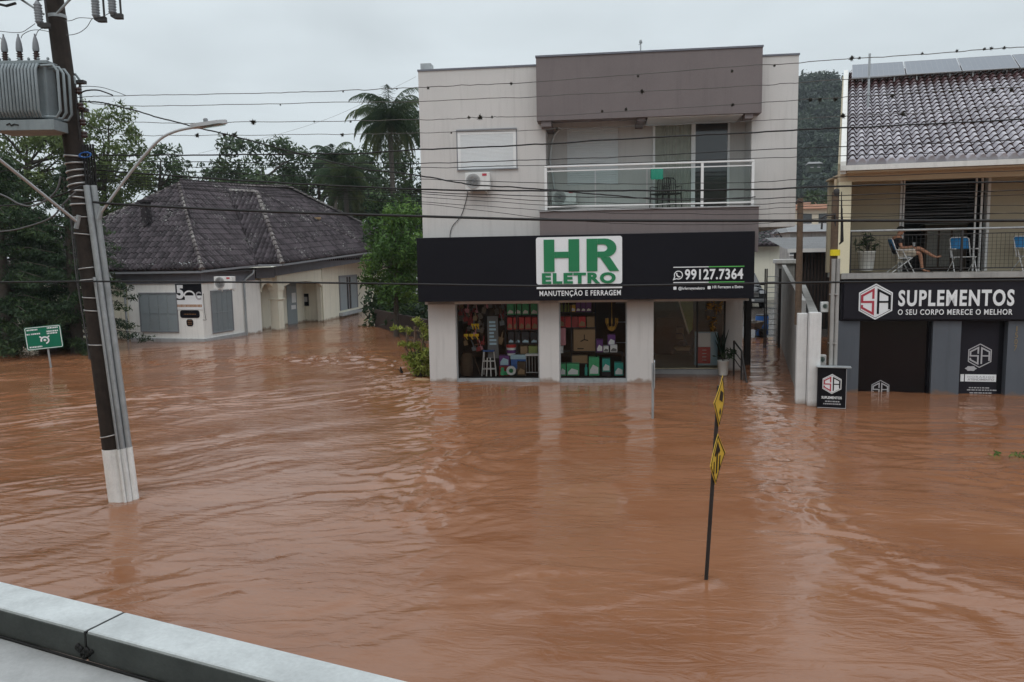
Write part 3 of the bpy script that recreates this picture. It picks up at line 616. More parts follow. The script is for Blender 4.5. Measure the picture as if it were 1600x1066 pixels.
# ================================================================== WIRES
WF = Frame(PB[0], PB[1], -7)
def spline(P, n=10):
    P = [Vector(p) for p in P]; Q = []
    for i in range(len(P)-1):
        p0, p1, p2, p3 = P[max(i-1, 0)], P[i], P[i+1], P[min(i+2, len(P)-1)]
        for k in range(n):
            t = k/n; Q.append(.5*((2*p1)+(p2-p0)*t+(2*p0-5*p1+4*p2-p3)*t*t+(3*p1-p0-3*p2+p3)*t**3))
    return Q+[P[-1]]
def cable(name, label, pts, r, v=0.0, mat='rubber', group=None, jit=0.0, cat='cable'):
    P = []
    for p in pts:
        u, z = WF.L(p[0], p[1], v if len(p) < 3 else p[2]); P.append(WF.world(u, v if len(p) < 3 else p[2], z))
    if mat == 'wire': r *= .85
    elif r > .009: r *= 1.12
    b = P[0]; Q = [q for q in spline([p-b for p in P], 14)]; g = random.Random(len(label)+int(pts[0][1]))
    if jit: 
        o = 0
        for q in Q: o = o*.6+g.gauss(0, jit); q.z += o
    m = MB(); m.tube([tuple(q) for q in Q], r, 6); o = m.build(name, mat); o.location = tuple(b); tag(o, label, cat, group); return o
GR = 'thin wires strung along the street'
cable('overhead_wire', 'topmost thin bare wire, running above the flat roof line to the right edge', [(120, 152), (190, 150), (400, 146), (560, 141), (654, 137), (836, 128), (1100, 108), (1250, 97), (1450, 84), (1600, 74), (1750, 63)], .0065, .0, 'wire', GR, .004)
cable('overhead_wire', 'second wire from the top, crossing the mauve box and the solar panels', [(128, 158), (200, 166), (420, 163), (654, 158), (836, 151), (1000, 143), (1190, 133), (1320, 124), (1600, 106), (1750, 96)], .006, .02, 'wire', GR, .004)
cable('overhead_wire', 'third wire from the top, carrying two big dark tufts', [(130, 172), (190, 190), (400, 191), (654, 187), (750, 184), (836, 181), (1140, 164), (1310, 153), (1600, 136), (1750, 127)], .006, .04, 'wire', GR, .004)
cable('overhead_wire', 'fourth wire from the top, just above the white roller blind', [(132, 190), (190, 210), (400, 211), (560, 210), (654, 208), (836, 203), (1000, 197), (1160, 190), (1330, 181), (1600, 166), (1750, 157)], .0055, .06, 'wire', GR, .004)
cable('overhead_cable', 'dark cable above the balcony, crossing the upper half of the roller blind', [(148, 243), (345, 242), (480, 240), (560, 240), (654, 234), (836, 226), (1000, 216), (1240, 203), (1330, 199), (1600, 186), (1750, 178)], .010, .05, 'rubber', 'dark telecom cables along the street', .003)
cable('overhead_cable', 'dark cable crossing the middle of the roller blind', [(150, 250), (350, 254), (654, 255), (836, 250), (1000, 244), (1240, 232), (1330, 229), (1600, 219), (1750, 213)], .0065, .07, 'rubber', 'dark telecom cables along the street', .003)
cable('overhead_cable', 'dark cable crossing the lower edge of the roller blind', [(150, 258), (350, 262), (654, 262), (836, 258), (1180, 248), (1330, 243), (1600, 236), (1750, 232)], .005, .09, 'rubber', 'dark telecom cables along the street', .003)
for k, (ys, r_) in enumerate(([(262, 280, 287, 286, 277, 262), .0055], [(266, 296, 298, 297, 291, 280), .012], [(272, 300, 308, 311, 305, 293), .007], [(276, 303, 316, 320, 313, 300), .0055], [(280, 308, 323, 328, 321, 322), .0045], [(282, 315, 331, 335, 334, 333), .0045], [(284, 318, 345, 351, 339, 330), .0045])):
    nm = ['thin dark cable at handrail height of the glass balcony', 'thick dark cable crossing the middle of the glass balustrade', 'dark cable just below the thick one over the glass balustrade', 'thin cable along the foot of the glass balustrade', 'thin slack cable just below the balcony floor', 'thin cable just above the long thick black cable', 'slackest thin cable, dipping below the long thick black cable'][k]
    cable('overhead_cable', nm, [(150, ys[0]), (380, (ys[0]*.45+ys[1]*.55)), (654, ys[1]), (900, ys[2]), (1150, ys[3]), (1330, ys[4]), (1750, ys[5])], r_, .1+.03*k, 'rubber', 'dark telecom cables along the street', .003)
cable('overhead_cable', 'long thick black cable sagging from the pole across both buildings', [(146, 316), (200, 320), (400, 330), (654, 338), (836, 343), (1000, 345), (1300, 345), (1600, 345), (1760, 344)], .019, -.12, 'rubber')
cable('overhead_cable', 'lowest black cable, nearly level across the shop signs', [(-80, 441), (0, 441), (170, 440), (500, 442), (840, 447), (1000, 446), (1240, 442), (1600, 438), (1760, 436)], .014, -.22, 'rubber')
cable('service_cable', 'twisted service cable slanting down from the pole towards the balcony', [(124, 158), (160, 161), (190, 168), (250, 184), (310, 200), (400, 222), (480, 243), (560, 262), (660, 275), (740, 289), (850, 296, .4), (960, 306, 1.2), (1060, 313, 2.0), (1180, 308, 3.2)], .010, -.05, 'rubber', None, .003)
cable('service_cable', 'looping jumper cable at the pole above the topmost wire', [(122, 148), (134, 142), (152, 141), (166, 145), (176, 149)], .010, -.05)
cable('service_cable', 'thin high jumper wire arching over the pole rack', [(122, 136), (140, 135), (160, 137), (180, 143), (196, 149)], .005, -.03)
cable('fuse_lead', 'thin lead curving from the crossarm fuse to the pole', [(102, 33), (112, 32), (124, 28), (145, 29)], .005, -.25, 'cable_grey')
cable('fuse_lead', 'thin lead hanging in a loop from the right hand fuse', [(104, 55), (115, 54), (126, 50), (136, 42), (145, 29), (160, 26), (172, 20)], .005, -.25, 'cable_grey')
cable('fuse_lead', 'thin lead from the left fuse down to the leftmost bushing', [(55, 37), (45, 44), (35, 50), (20, 51), (0, 49), (-8, 50), (5, 64)], .005, -.22, 'cable_grey')
cable('fuse_lead', 'thin lead arching from the middle bushing to the pole', [(33, 60), (36, 54), (48, 48), (62, 47), (78, 50)], .005, -.2, 'cable_grey')
cable('fuse_lead', 'thin lead from the right bushing up to the left fuse', [(56, 57), (60, 48), (70, 42), (76, 38)], .005, -.2, 'cable_grey')
for k, (lb, pts, r_) in enumerate((('dark cable leaving the pole to the left at roof height', [(128, 290), (90, 306), (40, 318), (0, 322), (-80, 330)], .011), ('slack grey cable hanging left of the pole below the lamp arm', [(118, 300), (100, 318), (80, 340), (40, 355), (0, 362), (-80, 364)], .011),
        ('upper thin cable running off the left edge', [(112, 252), (60, 260), (0, 268), (-80, 276)], .006), ('pale slack cable loop hanging in front of the left trees', [(95, 276), (88, 298), (70, 314), (48, 322), (28, 318), (6, 306), (-60, 280)], .012))):
    cable('side_cable', lb, pts, r_, -.3-.05*k, 'cable_grey' if k in (1, 3) else 'rubber')
cable('telephone_line', 'very thin line rising across the sky to the palm tree', [(310, 240), (420, 214), (500, 190), (560, 165), (650, 120)], .003, 6.0, 'wire')
# dry tufts (air plants) sitting on the wires
def tuft_mesh():
    V, Q, rn = leaves([((0, 0, 0), (.5, .5, .5))], 260, .22, 3, long=4.0, shell=.1); V *= .11; return V, Q, rn
tv, tq, trn = tuft_mesh(); first = None
for k, (px, py, s_, v_) in enumerate([(396, 191, 1.1, .04), (308, 212, .9, .06), (350, 211, .75, .06), (366, 211, .8, .06), (535, 211, .75, .06), (548, 190, .5, .04), (491, 190, .4, .04), (438, 164, .35, .02), (536, 143, .4, 0), (620, 139, .4, 0), (669, 138, .6, 0), (799, 131, .6, 0), (750, 184, 1.05, .04), (733, 184, .65, .04), (769, 183, .5, .04), (997, 119, .5, 0), (1003, 143, .85, .02), (1144, 111, .6, 0), (1145, 164, .7, .04), (978, 171, .6, .04), (941, 174, .5, .04), (1210, 103, .5, 0),
        (1266, 156, .8, .04), (1281, 156, .8, .04), (1305, 155, .9, .04), (1317, 181, 1.0, .06), (1331, 91, .9, 0), (1343, 91, .55, 0), (1441, 84, .5, 0), (1495, 80, .55, 0), (1538, 77, .55, 0), (1549, 76, .6, 0), (1569, 75, .6, 0), (1394, 150, .75, .04), (1411, 178, 1.0, .06), (1484, 144, .5, .04), (1552, 141, .8, .04), (1580, 141, .8, .04), (705, 208, .4, .06), (870, 201, .5, .06)]):
    u, z = WF.L(px, py, v_)
    if first is None: o = first = np_mesh('air_plant', tv, tq, 'leaf_dry', rnd=trn)
    else: o = first.copy(); COL.objects.link(o)
    o.location = tuple(WF.world(u, v_, z)); s_ *= .40; o.scale = (s_,)*3; o.rotation_euler = (k*1.3, k*.7, k*2.1)
    where = 'against the sky left of the building' if px < 652 else 'against the pale wall above the roller blind' if px < 838 else 'in front of the mauve box and balcony' if px < 1245 else 'in front of the far hill' if px < 1320 else 'above the solar panels' if py < 100 else 'over the purple tiles'
    tag(o, 'small dry air plant tuft on a wire '+where, 'air plant', 'air plant tufts on the wires')

# ================================================================== MIDDLE BUILDING (shop below, flat above)
HR = Frame(-2.6, 23.84, -6.5)
def box_part(name, mat, parent, *b, bev=0.0, label=None):
    m = MB(); m.box(*b, bev=bev); o = m.build(name, mat, parent)
    if label: o['label'] = label
    return o
ZW = HR.L(652, 112)[1]         # roof height left
UL = HR.L(657, 240)[0]; UR = HR.L(1245, 240)[0]
UB0 = HR.L(838, 140, -.5)[0]; UB1 = HR.L(1191, 130, -.5)[0]
ZB1 = HR.L(838, 90, -.5)[1]; ZB0 = HR.L(842, 189, -.5)[1]; ZS1 = HR.L(845, 329, -.5)[1]
SG = -.62; SGT = HR.L(652, 372, SG)[1]; SGB = HR.L(654, 472, SG)[1]; SGL = HR.L(652, 420, SG)[0]; SGR = HR.L(1179, 410, SG)[0]
def hr_building():
    root = fthing('flat_roofed_building', 'two storey pale building with mauve balcony box above the black shop fascia', 'building', HR)
    DEP = 11; ru0 = UB0+.22; ru1 = HR.L(1174, 230, 0)[0]; zr0 = ZS1-.02; zr1 = ZB0+.3
    # upper walls round the balcony recess
    m = MB()
    m.box(UL, ru0, 0, DEP, 2.45, ZW); m.box(ru1, UR, 0, DEP-4, 4.62, ZW-.02)
    m.box(ru0, ru1, 0, 1.0, zr1, ZW-.01); m.box(ru0, ru1, 1.0, DEP, 2.46, ZW-.012); m.box(ru0, ru1, 0, 1.0, 2.47, zr0-.12)
    m.build('upper_wall', 'hrwall', root)
    m = MB(); m.box(UL-.02, ru0+.02, -.03, .12, ZW, ZW+.05); m.box(UL-.02, UL+.12, .12, DEP, ZW, ZW+.05); m.box(ru1, UR+.02, -.03, .12, ZW-.018, ZW+.03); m.build('roof_flashing', 'fascia', root)
    box_part('mauve_box', 'mauve', root, UB0, UB1, -.5, -.002, ZB0, ZB1)
    m = MB(); m.box(UB0-.02, UB1+.02, -.53, -.38, ZB1+.001, ZB1+.05); m.box(UB0, UB1, -.38, .1, ZB1-.1, ZB1+.03); m.build('box_flashing', 'fascia', root)
    for q in ((UB0+.12, UB0+.42, -.45, .98, ZB0-.16), (UB0+2.9, UB0+3.12, -.4, .98, ZB0-.10), (UB1-.45, UB1-.22, -.45, .0, ZB0-.14)): MB().box(*q, ZB0-.002).build('soffit_beam', 'mauve', root)
    box_part('soffit', 'blind', root, UB0+3.2, UB1-.5, -.42, .9, ZB0-.03, ZB0-.004)
    box_part('balcony_slab', 'mauve', root, UB0+.05, UB1-.03, -.5, -.002, 3.9, ZS1-.04)
    m = MB(); m.box(UB0+.02, UB1, -.54, 1.0, ZS1-.038, ZS1); m.build('balcony_floor', 'plinth', root)
    # ground floor columns
    c = [HR.L(p, 560)[0] for p in (671, 713, 843, 874, 980, 1021)]; zt = SGB+.25
    for a, b in ((0, 1), (2, 3), (4, 5)): box_part('column', 'hrwall', root, c[a], c[b], .0, .42, -1.2, zt)
    cb = HR.L(1132, 540, 2.3)[0]; cb2 = HR.L(1160, 540, 2.3)[0]
    box_part('column', 'hrwall', root, cb, cb2, 2.3, 2.8, -1.2, zt)
    # rooms behind the glass
    X0, X1, X2 = c[0]+.05, c[5]-.03, cb
    box_part('shop_ceiling', 'interior', root, X0, UR-1.2, .05, 5.4, SGB+.26, SGB+.34)
    box_part('shop_back_wall', 'brown', root, X0, X2+.3, 5.3, 5.4, -1.2, SGB+.3)
    m = MB(); m.box(c[0]+.02, c[0]+.14, .42, 5.3, -1.2, zt); m.box(X1-.12, X1, .42, 2.3, .08, zt); m.box(cb+.1, cb+.25, 2.8, DEP, -1.2, zt+.2); m.build('side_wall', 'interior', root)
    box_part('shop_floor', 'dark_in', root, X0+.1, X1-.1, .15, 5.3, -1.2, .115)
    box_part('entrance_floor', 'shopfloor', root, X1+.01, X2, 1.95, 5.3, -1.2, .17)
    box_part('threshold', 'plinth', root, X1+.01, X2, 1.72, 1.94, -1.2, .14)
    for a, b in ((1, 2), (3, 4)):
        fr = thing('shop_window', None, None, (0, 0, 0)); fr.parent = root
        u0, u1 = c[a], c[b]; m = MB(); t = .04
        m.box(u0, u1, .06, .14, .07, .13); m.box(u0, u0+t, .06, .14, .13, zt); m.box(u1-t, u1, .06, .14, .13, zt); m.box(u0, u1, .04, .16, -1.2, .068)
        m.build('frame', 'galv', fr)
        m = MB(); m.add([(u0+t, .10, .13), (u1-t, .10, .13), (u1-t, .10, zt), (u0+t, .10, zt)], [(0, 1, 2, 3)]); m.build('pane', 'glass', fr)
    m = MB(); m.add([(X1+.03, 1.98, .18), (X2-.05, 1.98, .18), (X2-.05, 1.98, zt+.2), (X1+.03, 1.98, zt+.2)], [(0, 1, 2, 3)]); m.build('entrance_glass', 'door_glass', root)
    m = MB(); dx = X1+(X2-X1)*.62
    for x in (X1+.03, dx, X2-.08): m.box(x, x+.05, 1.95, 2.01, .18, zt+.2)
    m.build('entrance_frame', 'iron', root)
    # roller blind window on the left
    a0, z0 = HR.L(716, 265); a1, z1 = HR.L(806, 202); w_ = thing('window', None, None); w_.parent = root
    m = MB(); m.box(a0-.03, a1+.03, -.055, .02, z1-.005, z1+.035); m.box(a0-.03, a0, -.02, .02, z0, z1-.006); m.box(a1, a1+.03, -.02, .02, z0, z1-.006); m.box(a0-.03, a1+.05, -.06, .02, z0-.035, z0-.002); m.build('frame', 'gutter', w_)
    m = MB(); m.box(a0+.001, a0+.09, -.015, .01, z0, z1-.006); m.box(a1-.09, a1-.001, -.015, .01, z0, z1-.006); m.box(a0+.09, a1-.09, -.012, .01, z1-.12, z1-.006)
    m.build('casing', 'alum', w_)
    m = MB(); nz = 26; 
    for k in range(nz):
        q0 = z0+(z1-.125-z0)*k/nz; q1 = z0+(z1-.125-z0)*(k+1)/nz; m.add([(a0+.092, -.002, q0), (a1-.092, -.002, q0), (a1-.092, -.010, q0+.006), (a0+.092, -.010, q0+.006), (a1-.092, -.006, q1), (a0+.092, -.006, q1)], [(0, 1, 2, 3), (3, 2, 4, 5)])
    m.build('blind', 'blind', w_)
    # recess: second blind and sliding door
    v = 1.0; a0, z0 = HR.L(889, 275, v-.02); a1, z1 = HR.L(963, 202, v-.02); z0 = ZS1+.85
    w_ = thing('window', None, None); w_.parent = root
    m = MB(); m.box(a0-.05, a1+.05, v-.05, v-.001, z1, z1+.05); m.box(a0-.05, a0, v-.05, v-.001, z0, z1-.001); m.box(a1, a1+.05, v-.05, v-.001, z0, z1-.001); m.build('frame', 'blind', w_)
    m = MB(); 
    for k in range(24):
        q0 = z0+(z1-z0)*k/24; q1 = z0+(z1-z0)*(k+1)/24; m.add([(a0, v-.012, q0), (a1, v-.012, q0), (a1, v-.02, q0+.006), (a0, v-.02, q0+.006), (a1, v-.016, q1), (a0, v-.016, q1)], [(0, 1, 2, 3), (3, 2, 4, 5)])
    m.build('blind', 'blind', w_)
    d0 = HR.L(1020, 250, v-.03)[0]; d1 = HR.L(1140, 250, v-.03)[0]; dz = HR.L(1080, 192, v-.03)[1]; dm = HR.L(1083, 250, v-.03)[0]
    dr = thing('sliding_door', None, None); dr.parent = root
    m = MB(); m.box(d0, d1, v-.07, v-.002, dz, dz+.07); m.box(d0, d0+.07, v-.07, v-.002, ZS1, dz-.001); m.box(d1-.07, d1, v-.07, v-.002, ZS1, dz-.001); m.box(dm-.06, dm+.06, v-.085, v-.002, ZS1, dz-.001)
    m.build('frame', 'alum', dr)
    m = MB(); nn = 60; xs = np.linspace(d0+.30, dm-.06, nn); vs = []; fs = []
    for i, x in enumerate(xs): y = v-.03+.012*math.sin(i*1.1)+.006*math.sin(i*.37); vs += [(x, y, ZS1+.05), (x, y, dz-.02)]
    fs = [(2*i, 2*i+2, 2*i+3, 2*i+1) for i in range(nn-1)]; m.add(vs, fs, True); m.build('curtain', 'curtain', dr)
    box_part('fixed_leaf', 'curtain', dr, d0+.07, d0+.299, v-.02, v-.004, ZS1+.02, dz-.002)
    box_part('dark_leaf', 'dark_glass', dr, dm+.061, d1-.071, v-.03, v-.003, ZS1+.02, dz-.002)
    # balustrade
    rb = thing('balustrade', None, None); rb.parent = root; vr = -.46; h = HR.L(1000, 258, vr)[1]-ZS1
    r0 = HR.L(851, 300, vr)[0]; r1 = HR.L(1178, 290, vr)[0]; rm = HR.L(1095, 290, vr)[0]
    m = MB(); m.box(r0, r1, vr-.035, vr+.035, ZS1+h, ZS1+h+.05, .012); m.box(r0+.03, r1-.03, vr-.015, vr+.015, ZS1+h-.12, ZS1+h-.09); m.box(r1-.05, r1, vr+.036, .0, ZS1+h, ZS1+h+.05); m.build('handrail', 'alum', rb)
    m = MB(); m.box(r0+.03, r1-.03, vr-.015, vr+.015, ZS1+.08, ZS1+.12); m.build('bottom_rail', 'alum', rb)
    ps = [r0, rm, r1-.07]+[r0+(rm-r0)*k/2 for k in (1,)]
    for x in ps[:3]: box_part('post', 'alum', rb, x, x+.075, vr-.03, vr+.03, ZS1, ZS1+h-.001)
    m = MB(); gx = [r0+.08, r0+(rm-r0)*.33, r0+(rm-r0)*.66, rm-.01]
    for i in range(3): m.add([(gx[i]+.02, vr, ZS1+.12), (gx[i+1]-.02, vr, ZS1+.12), (gx[i+1]-.02, vr, ZS1+h-.12), (gx[i]+.02, vr, ZS1+h-.12)], [(0, 1, 2, 3)])
    m.add([(rm+.09, vr, ZS1+.12), (r1-.09, vr, ZS1+.12), (r1-.09, vr, ZS1+h-.12), (rm+.09, vr, ZS1+h-.12)], [(0, 1, 2, 3)])
    m.add([(r1-.03, vr+.05, ZS1+.12), (r1-.03, -.02, ZS1+.12), (r1-.03, -.02, ZS1+h-.05), (r1-.03, vr+.05, ZS1+h-.05)], [(0, 1, 2, 3)]); m.build('glass_panel', 'glass_rail', rb)
    # roof bits
    a, z = HR.L(657, 110, .4); b = HR.L(673, 100, .4)[0]
    box_part('vent_box', 'galv', root, a, b, .4, .8, ZW+.05, HR.L(660, 99, .4)[1], bev=.01)
    # grey flex from the blind window down the wall
    return root
hr_building()
m = MB(); u, z = HR.L(1001, 79, .5); m.tube([(0, 0, -.3), (0, 0, .27)], .02, 6); m.tube([(-.06, 0, .16), (.05, 0, .22)], .012, 5); m.tube([(-.04, 0, .25), (.04, 0, .27)], .012, 5); m.lathe([(.03, .2), (.05, .23), (.03, .3)], n=8)
o = m.build('rooftop_antenna', 'galv'); o.location = tuple(HR.world(u, .5, z)); tag(o, 'small antenna mast standing on the mauve box roof', 'antenna')
# garment hose / flex on the walls
def pipe(name, label, fr, pts, v, r, mat, cat='cable'):
    P = [fr.world(fr.L(a, b, v)[0], v, fr.L(a, b, v)[1]) for a, b in pts]; b0 = P[0]
    m = MB(); m.tube([tuple(q) for q in spline([p-b0 for p in P], 6)], r, 6); o = m.build(name, mat); o.location = tuple(b0); return tag(o, label, cat)
pipe('wall_cable', 'black cable hanging from the air conditioner down the pale wall to the fascia', HR, [(731, 300), (727, 318), (720, 338), (708, 352), (704, 362), (703, 372)], -.03, .011, 'rubber')
m = MB(); 
pipe('hose', 'white curved hose on the recessed balcony wall above the lower air conditioner', HR, [(874, 203), (866, 212), (861, 232), (860, 256), (864, 278), (866, 296)], .96, .03, 'blind', 'hose')

def ac_unit(label, fr, rect, v, bracket=True, size=(.80, .30, .56)):
    u0, z0 = fr.L(rect[0], rect[3], v); u1, z1 = fr.L(rect[2], rect[1], v); wdt, hgt = u1-u0, z1-z0
    root = fthing('air_conditioner', label, 'air conditioner', fr, (u0+u1)/2, v, z0, group='outdoor air conditioner units')
    m = MB(); m.box(-wdt/2, wdt/2, 0, .28, 0, hgt, .015); m.build('casing', 'ac', root)
    cx = -wdt*.17; r_ = min(hgt*.44, wdt*.29)
    m = MB()
    for k in range(6): rr_ = r_*(k+1)/6; m.lathe([(rr_-.006, -.022), (rr_, -.026), (rr_+.003, -.018)], (cx, 0, hgt*.52), 24, 'y')
    for k in range(12): a = math.pi*k/6; m.tube([(cx, -.02, hgt*.52), (cx+r_*math.cos(a), -.018, hgt*.52+r_*math.sin(a))], .003, 4)
    g = m.build('fan_guard', 'band', root)
    m = MB(); m.lathe([(r_*.98, -.006), (r_*.98, -.001)], (cx, 0, hgt*.52), 24, 'y'); m.build('fan_opening', 'grille', root)
    m = MB(); m.lathe([(.05, -.03), (.05, -.008)], (cx, 0, hgt*.52), 14, 'y')
    for k in range(3):
        a = 2*math.pi*k/3; m.add([(cx+.04*math.cos(a), -.012, hgt*.52+.04*math.sin(a)), (cx+r_*.9*math.cos(a-.4), -.016, hgt*.52+r_*.9*math.sin(a-.4)), (cx+r_*.9*math.cos(a+.3), -.009, hgt*.52+r_*.9*math.sin(a+.3))], [(0, 1, 2)])
    m.build('fan', 'greymid', root)
    m = MB(); m.box(wdt*.2, wdt*.38, -.006, -.001, hgt*.80, hgt*.93); m.build('badge', 'sign_red', root)
    if bracket:
        for x in (-wdt*.33, wdt*.33): m = MB(); m.box(x-.02, x+.02, .0, .36, -.035, -.002); m.box(x-.02, x+.02, .33, .36, -.12, -.036); m.build('bracket', 'ac', root)
    return root
ac_unit('outdoor air conditioner hung on the pale wall under the roller blind window', HR, (727, 269, 765, 298), -.36)
ac_unit('outdoor air conditioner standing low on the recessed balcony behind the glass', HR, (862, 297, 900, 320), .55, False)

# shop fascia with lettering
def hr_sign():
    root = fthing('shop_fascia', 'long black shop fascia with white HR ELETRO panel and phone number', 'shop sign', HR)
    m = MB(); m.box(SGL, SGR, SG, -.004, SGB, SGT, .012); m.build('fascia_box', 'black_sign', root)
    def pr(x0, y0, x1, y1):
        a, zt_ = HR.L((x0+x1)/2, y0, SG); _, zb_ = HR.L((x0+x1)/2, y1, SG); u0 = HR.L(x0, (y0+y1)/2, SG)[0]; u1 = HR.L(x1, (y0+y1)/2, SG)[0]; return u0, u1, zb_, zt_
    P = lambda x, y: HR.L(x, y, SG)
    u0, u1, z0, z1 = pr(838, 370, 972, 444)
    m = MB(); m.prism(rrect(u0, u1, z0, z1, .07), SG-.05, SG-.002); m.build('white_panel', 'sign_white', root)
    hr = lambda a, b: (u0+(u1-u0)*a, z0+(z1-z0)*b); y0, y1 = SG-.072, SG-.052
    # panel coordinates 0..1, measured on the photo
    def R4(m, a0, a1, b0, b1): x0, q0 = hr(a0, b0); x1, q1 = hr(a1, b1); m.prism([(x0, q0), (x1, q0), (x1, q1), (x0, q1)], y0, y1)
    m = MB(); R4(m, .09, .215, .27, .95); R4(m, .38, .505, .27, .95); R4(m, .216, .379, .56, .69); m.build('letter', 'sign_green', root)
    # R
    out_ = [hr(.59, .27), hr(.59, .95), hr(.78, .95)]; out_ += [hr(.80+.13*math.sin(R(a)), .755+.195*math.cos(R(a))) for a in range(0, 181, 20)]
    outer = out_; 
    m = MB(); R4(m, .59, .715, .27, .95)
    n_ = 12; oa = [(.80+.135*math.sin(R(a)), .755+.195*math.cos(R(a))) for a in np.linspace(0, 180, n_)]; ia = [(.78+.05*math.sin(R(a)), .755+.075*math.cos(R(a))) for a in np.linspace(0, 180, n_)]
    oa = [(.716, .95)]+oa+[(.716, .56)]; ia = [(.716, .83)]+ia+[(.716, .68)]
    for i in range(len(oa)-1): m.prism([hr(*ia[i]), hr(*ia[i+1]), hr(*oa[i+1]), hr(*oa[i])], y0, y1)
    m.prism([hr(.745, .5595), hr(.855, .27), hr(.965, .27), hr(.86, .5595)], y0, y1); m.build('letter', 'sign_green', root)
    q = pr(847, 426, 962, 443.5); q = (*q[:2], z0+.012, q[3]); text('lettering', 'ELETRO', q, (y0+y1)/2, 'sign_green', root, .05, .012, 1.16)
    a, b = P(839, 452); c_, d_ = P(971, 447)
    m = MB(); m.box(u0, u1, SG-.05, SG-.002, z0-.135, z0-.075, .01); m.build('white_bar', 'sign_white', root)
    q = pr(843, 453, 970, 463); zc = (q[2]+q[3])/2; text('lettering', 'MANUTENÇÃO E FERRAGEM', (q[0], q[1], zc-.115, zc+.115), SG-.02, 'sign_white', root, .018, .012, 1.12)
    q = pr(1070, 420, 1161, 437); text('lettering', '99127.7364', (q[0], q[1], q[2], q[3]), SG-.015, 'sign_white', root, .026, .012, 1.08)
    for y_, nm in ((417, 'upper'), (441.0, 'lower')):
        u_, z_ = P(1108, y_); ua, ub = P(1052, y_)[0], P(1163, y_)[0]; m = MB(); m.box(ua, (ua+ub)/2, SG-.012, SG-.002, z_-.012, z_+.012); m.build('line', 'sign_white', root); m = MB(); m.box((ua+ub)/2+.001, ub, SG-.012, SG-.002, z_-.014, z_+.014); m.build('line', 'sign_lime', root)
    u_, z_ = P(1060, 430); m = MB(); pts = [(u_+.115*math.cos(R(a)), z_+.115*math.sin(R(a))) for a in range(-130, 211, 15)]; pts = pts+[(u_-.14, z_-.14)]
    m.ribbon([(u_+.115*math.cos(R(a)), z_+.115*math.sin(R(a))) for a in range(-120, 206, 12)]+[(u_-.14, z_-.13), (u_-.06, z_-.105)], .026, SG-.014, SG-.003)
    m.ribbon([(u_-.05, z_+.06), (u_-.045, z_), (u_, z_-.05), (u_+.055, z_-.05)], .034, SG-.014, SG-.003); m.build('phone_icon', 'sign_white', root)
    q = pr(1060, 447, 1101, 455); text('lettering', '@hrferragemeletro', (q[0], q[1], q[2]+.02, q[3]-.02), SG-.01, 'sign_white', root, .015)
    q = pr(1113, 445, 1161, 453); text('lettering', 'HR Ferragem e Eletro', (q[0], q[1], q[2]+.02, q[3]-.02), SG-.01, 'sign_white', root, .015)
    for px in (1054.5, 1108): u_, z_ = P(px, 450.5 if px < 1100 else 449.5); m = MB(); m.prism(rrect(u_-.045, u_+.045, z_-.045, z_+.045, .02), SG-.012, SG-.003); m.build('icon', 'sign_white', root)
    return root
hr_sign()

# ---- goods in the shop windows (each stands on the window floor, a shelf, or hangs)
def item(name, label, cat, px, v, builder, group=None, fr=HR, dv=.3):
    u0, z1 = fr.L(px[0], px[1], v); u1, z0 = fr.L(px[2], px[3], v)
    root = fthing(name, label, cat, fr, (u0+u1)/2, v, z0, group=group); builder(root, u1-u0, z1-z0, dv); return root
def carton(mat, mat2=None, frac=.35, bev=.006):
    def f(root, w_, h, d):
        m = MB(); m.box(-w_/2, w_/2, 0, d, 0, h, bev); m.build('box', mat, root)
        if mat2:
            m = MB(); m.prism([(-w_*.40, h*.10), (w_*.40, h*.10), (w_*.40, h*(.1+frac)), (-w_*.1, h*(.15+frac*1.3)), (-w_*.40, h*(.1+frac*.6))], -.006, -.001); m.build('label_patch', mat2, root)
    return f
def shelf_unit(label, x0, x1, ys, v, d=.4):
    u0 = HR.L(x0, ys[-1], v)[0]; u1 = HR.L(x1, ys[-1], v)[0]; zs = [HR.L((x0+x1)/2, y, v)[1] for y in ys]; root = fthing('shelf_unit', label, 'shelf', HR, u0, v, .12)
    top = zs[0]+.5
    for z in zs: m = MB(); m.box(0, u1-u0, 0, d, z-.12-.025, z-.12); m.build('shelf', 'iron', root)
    for x in (0, (u1-u0)*.35, u1-u0): m = MB(); m.box(x-.015, x+.015, -.01, .02, 0, top-.12); m.build('upright', 'iron', root)
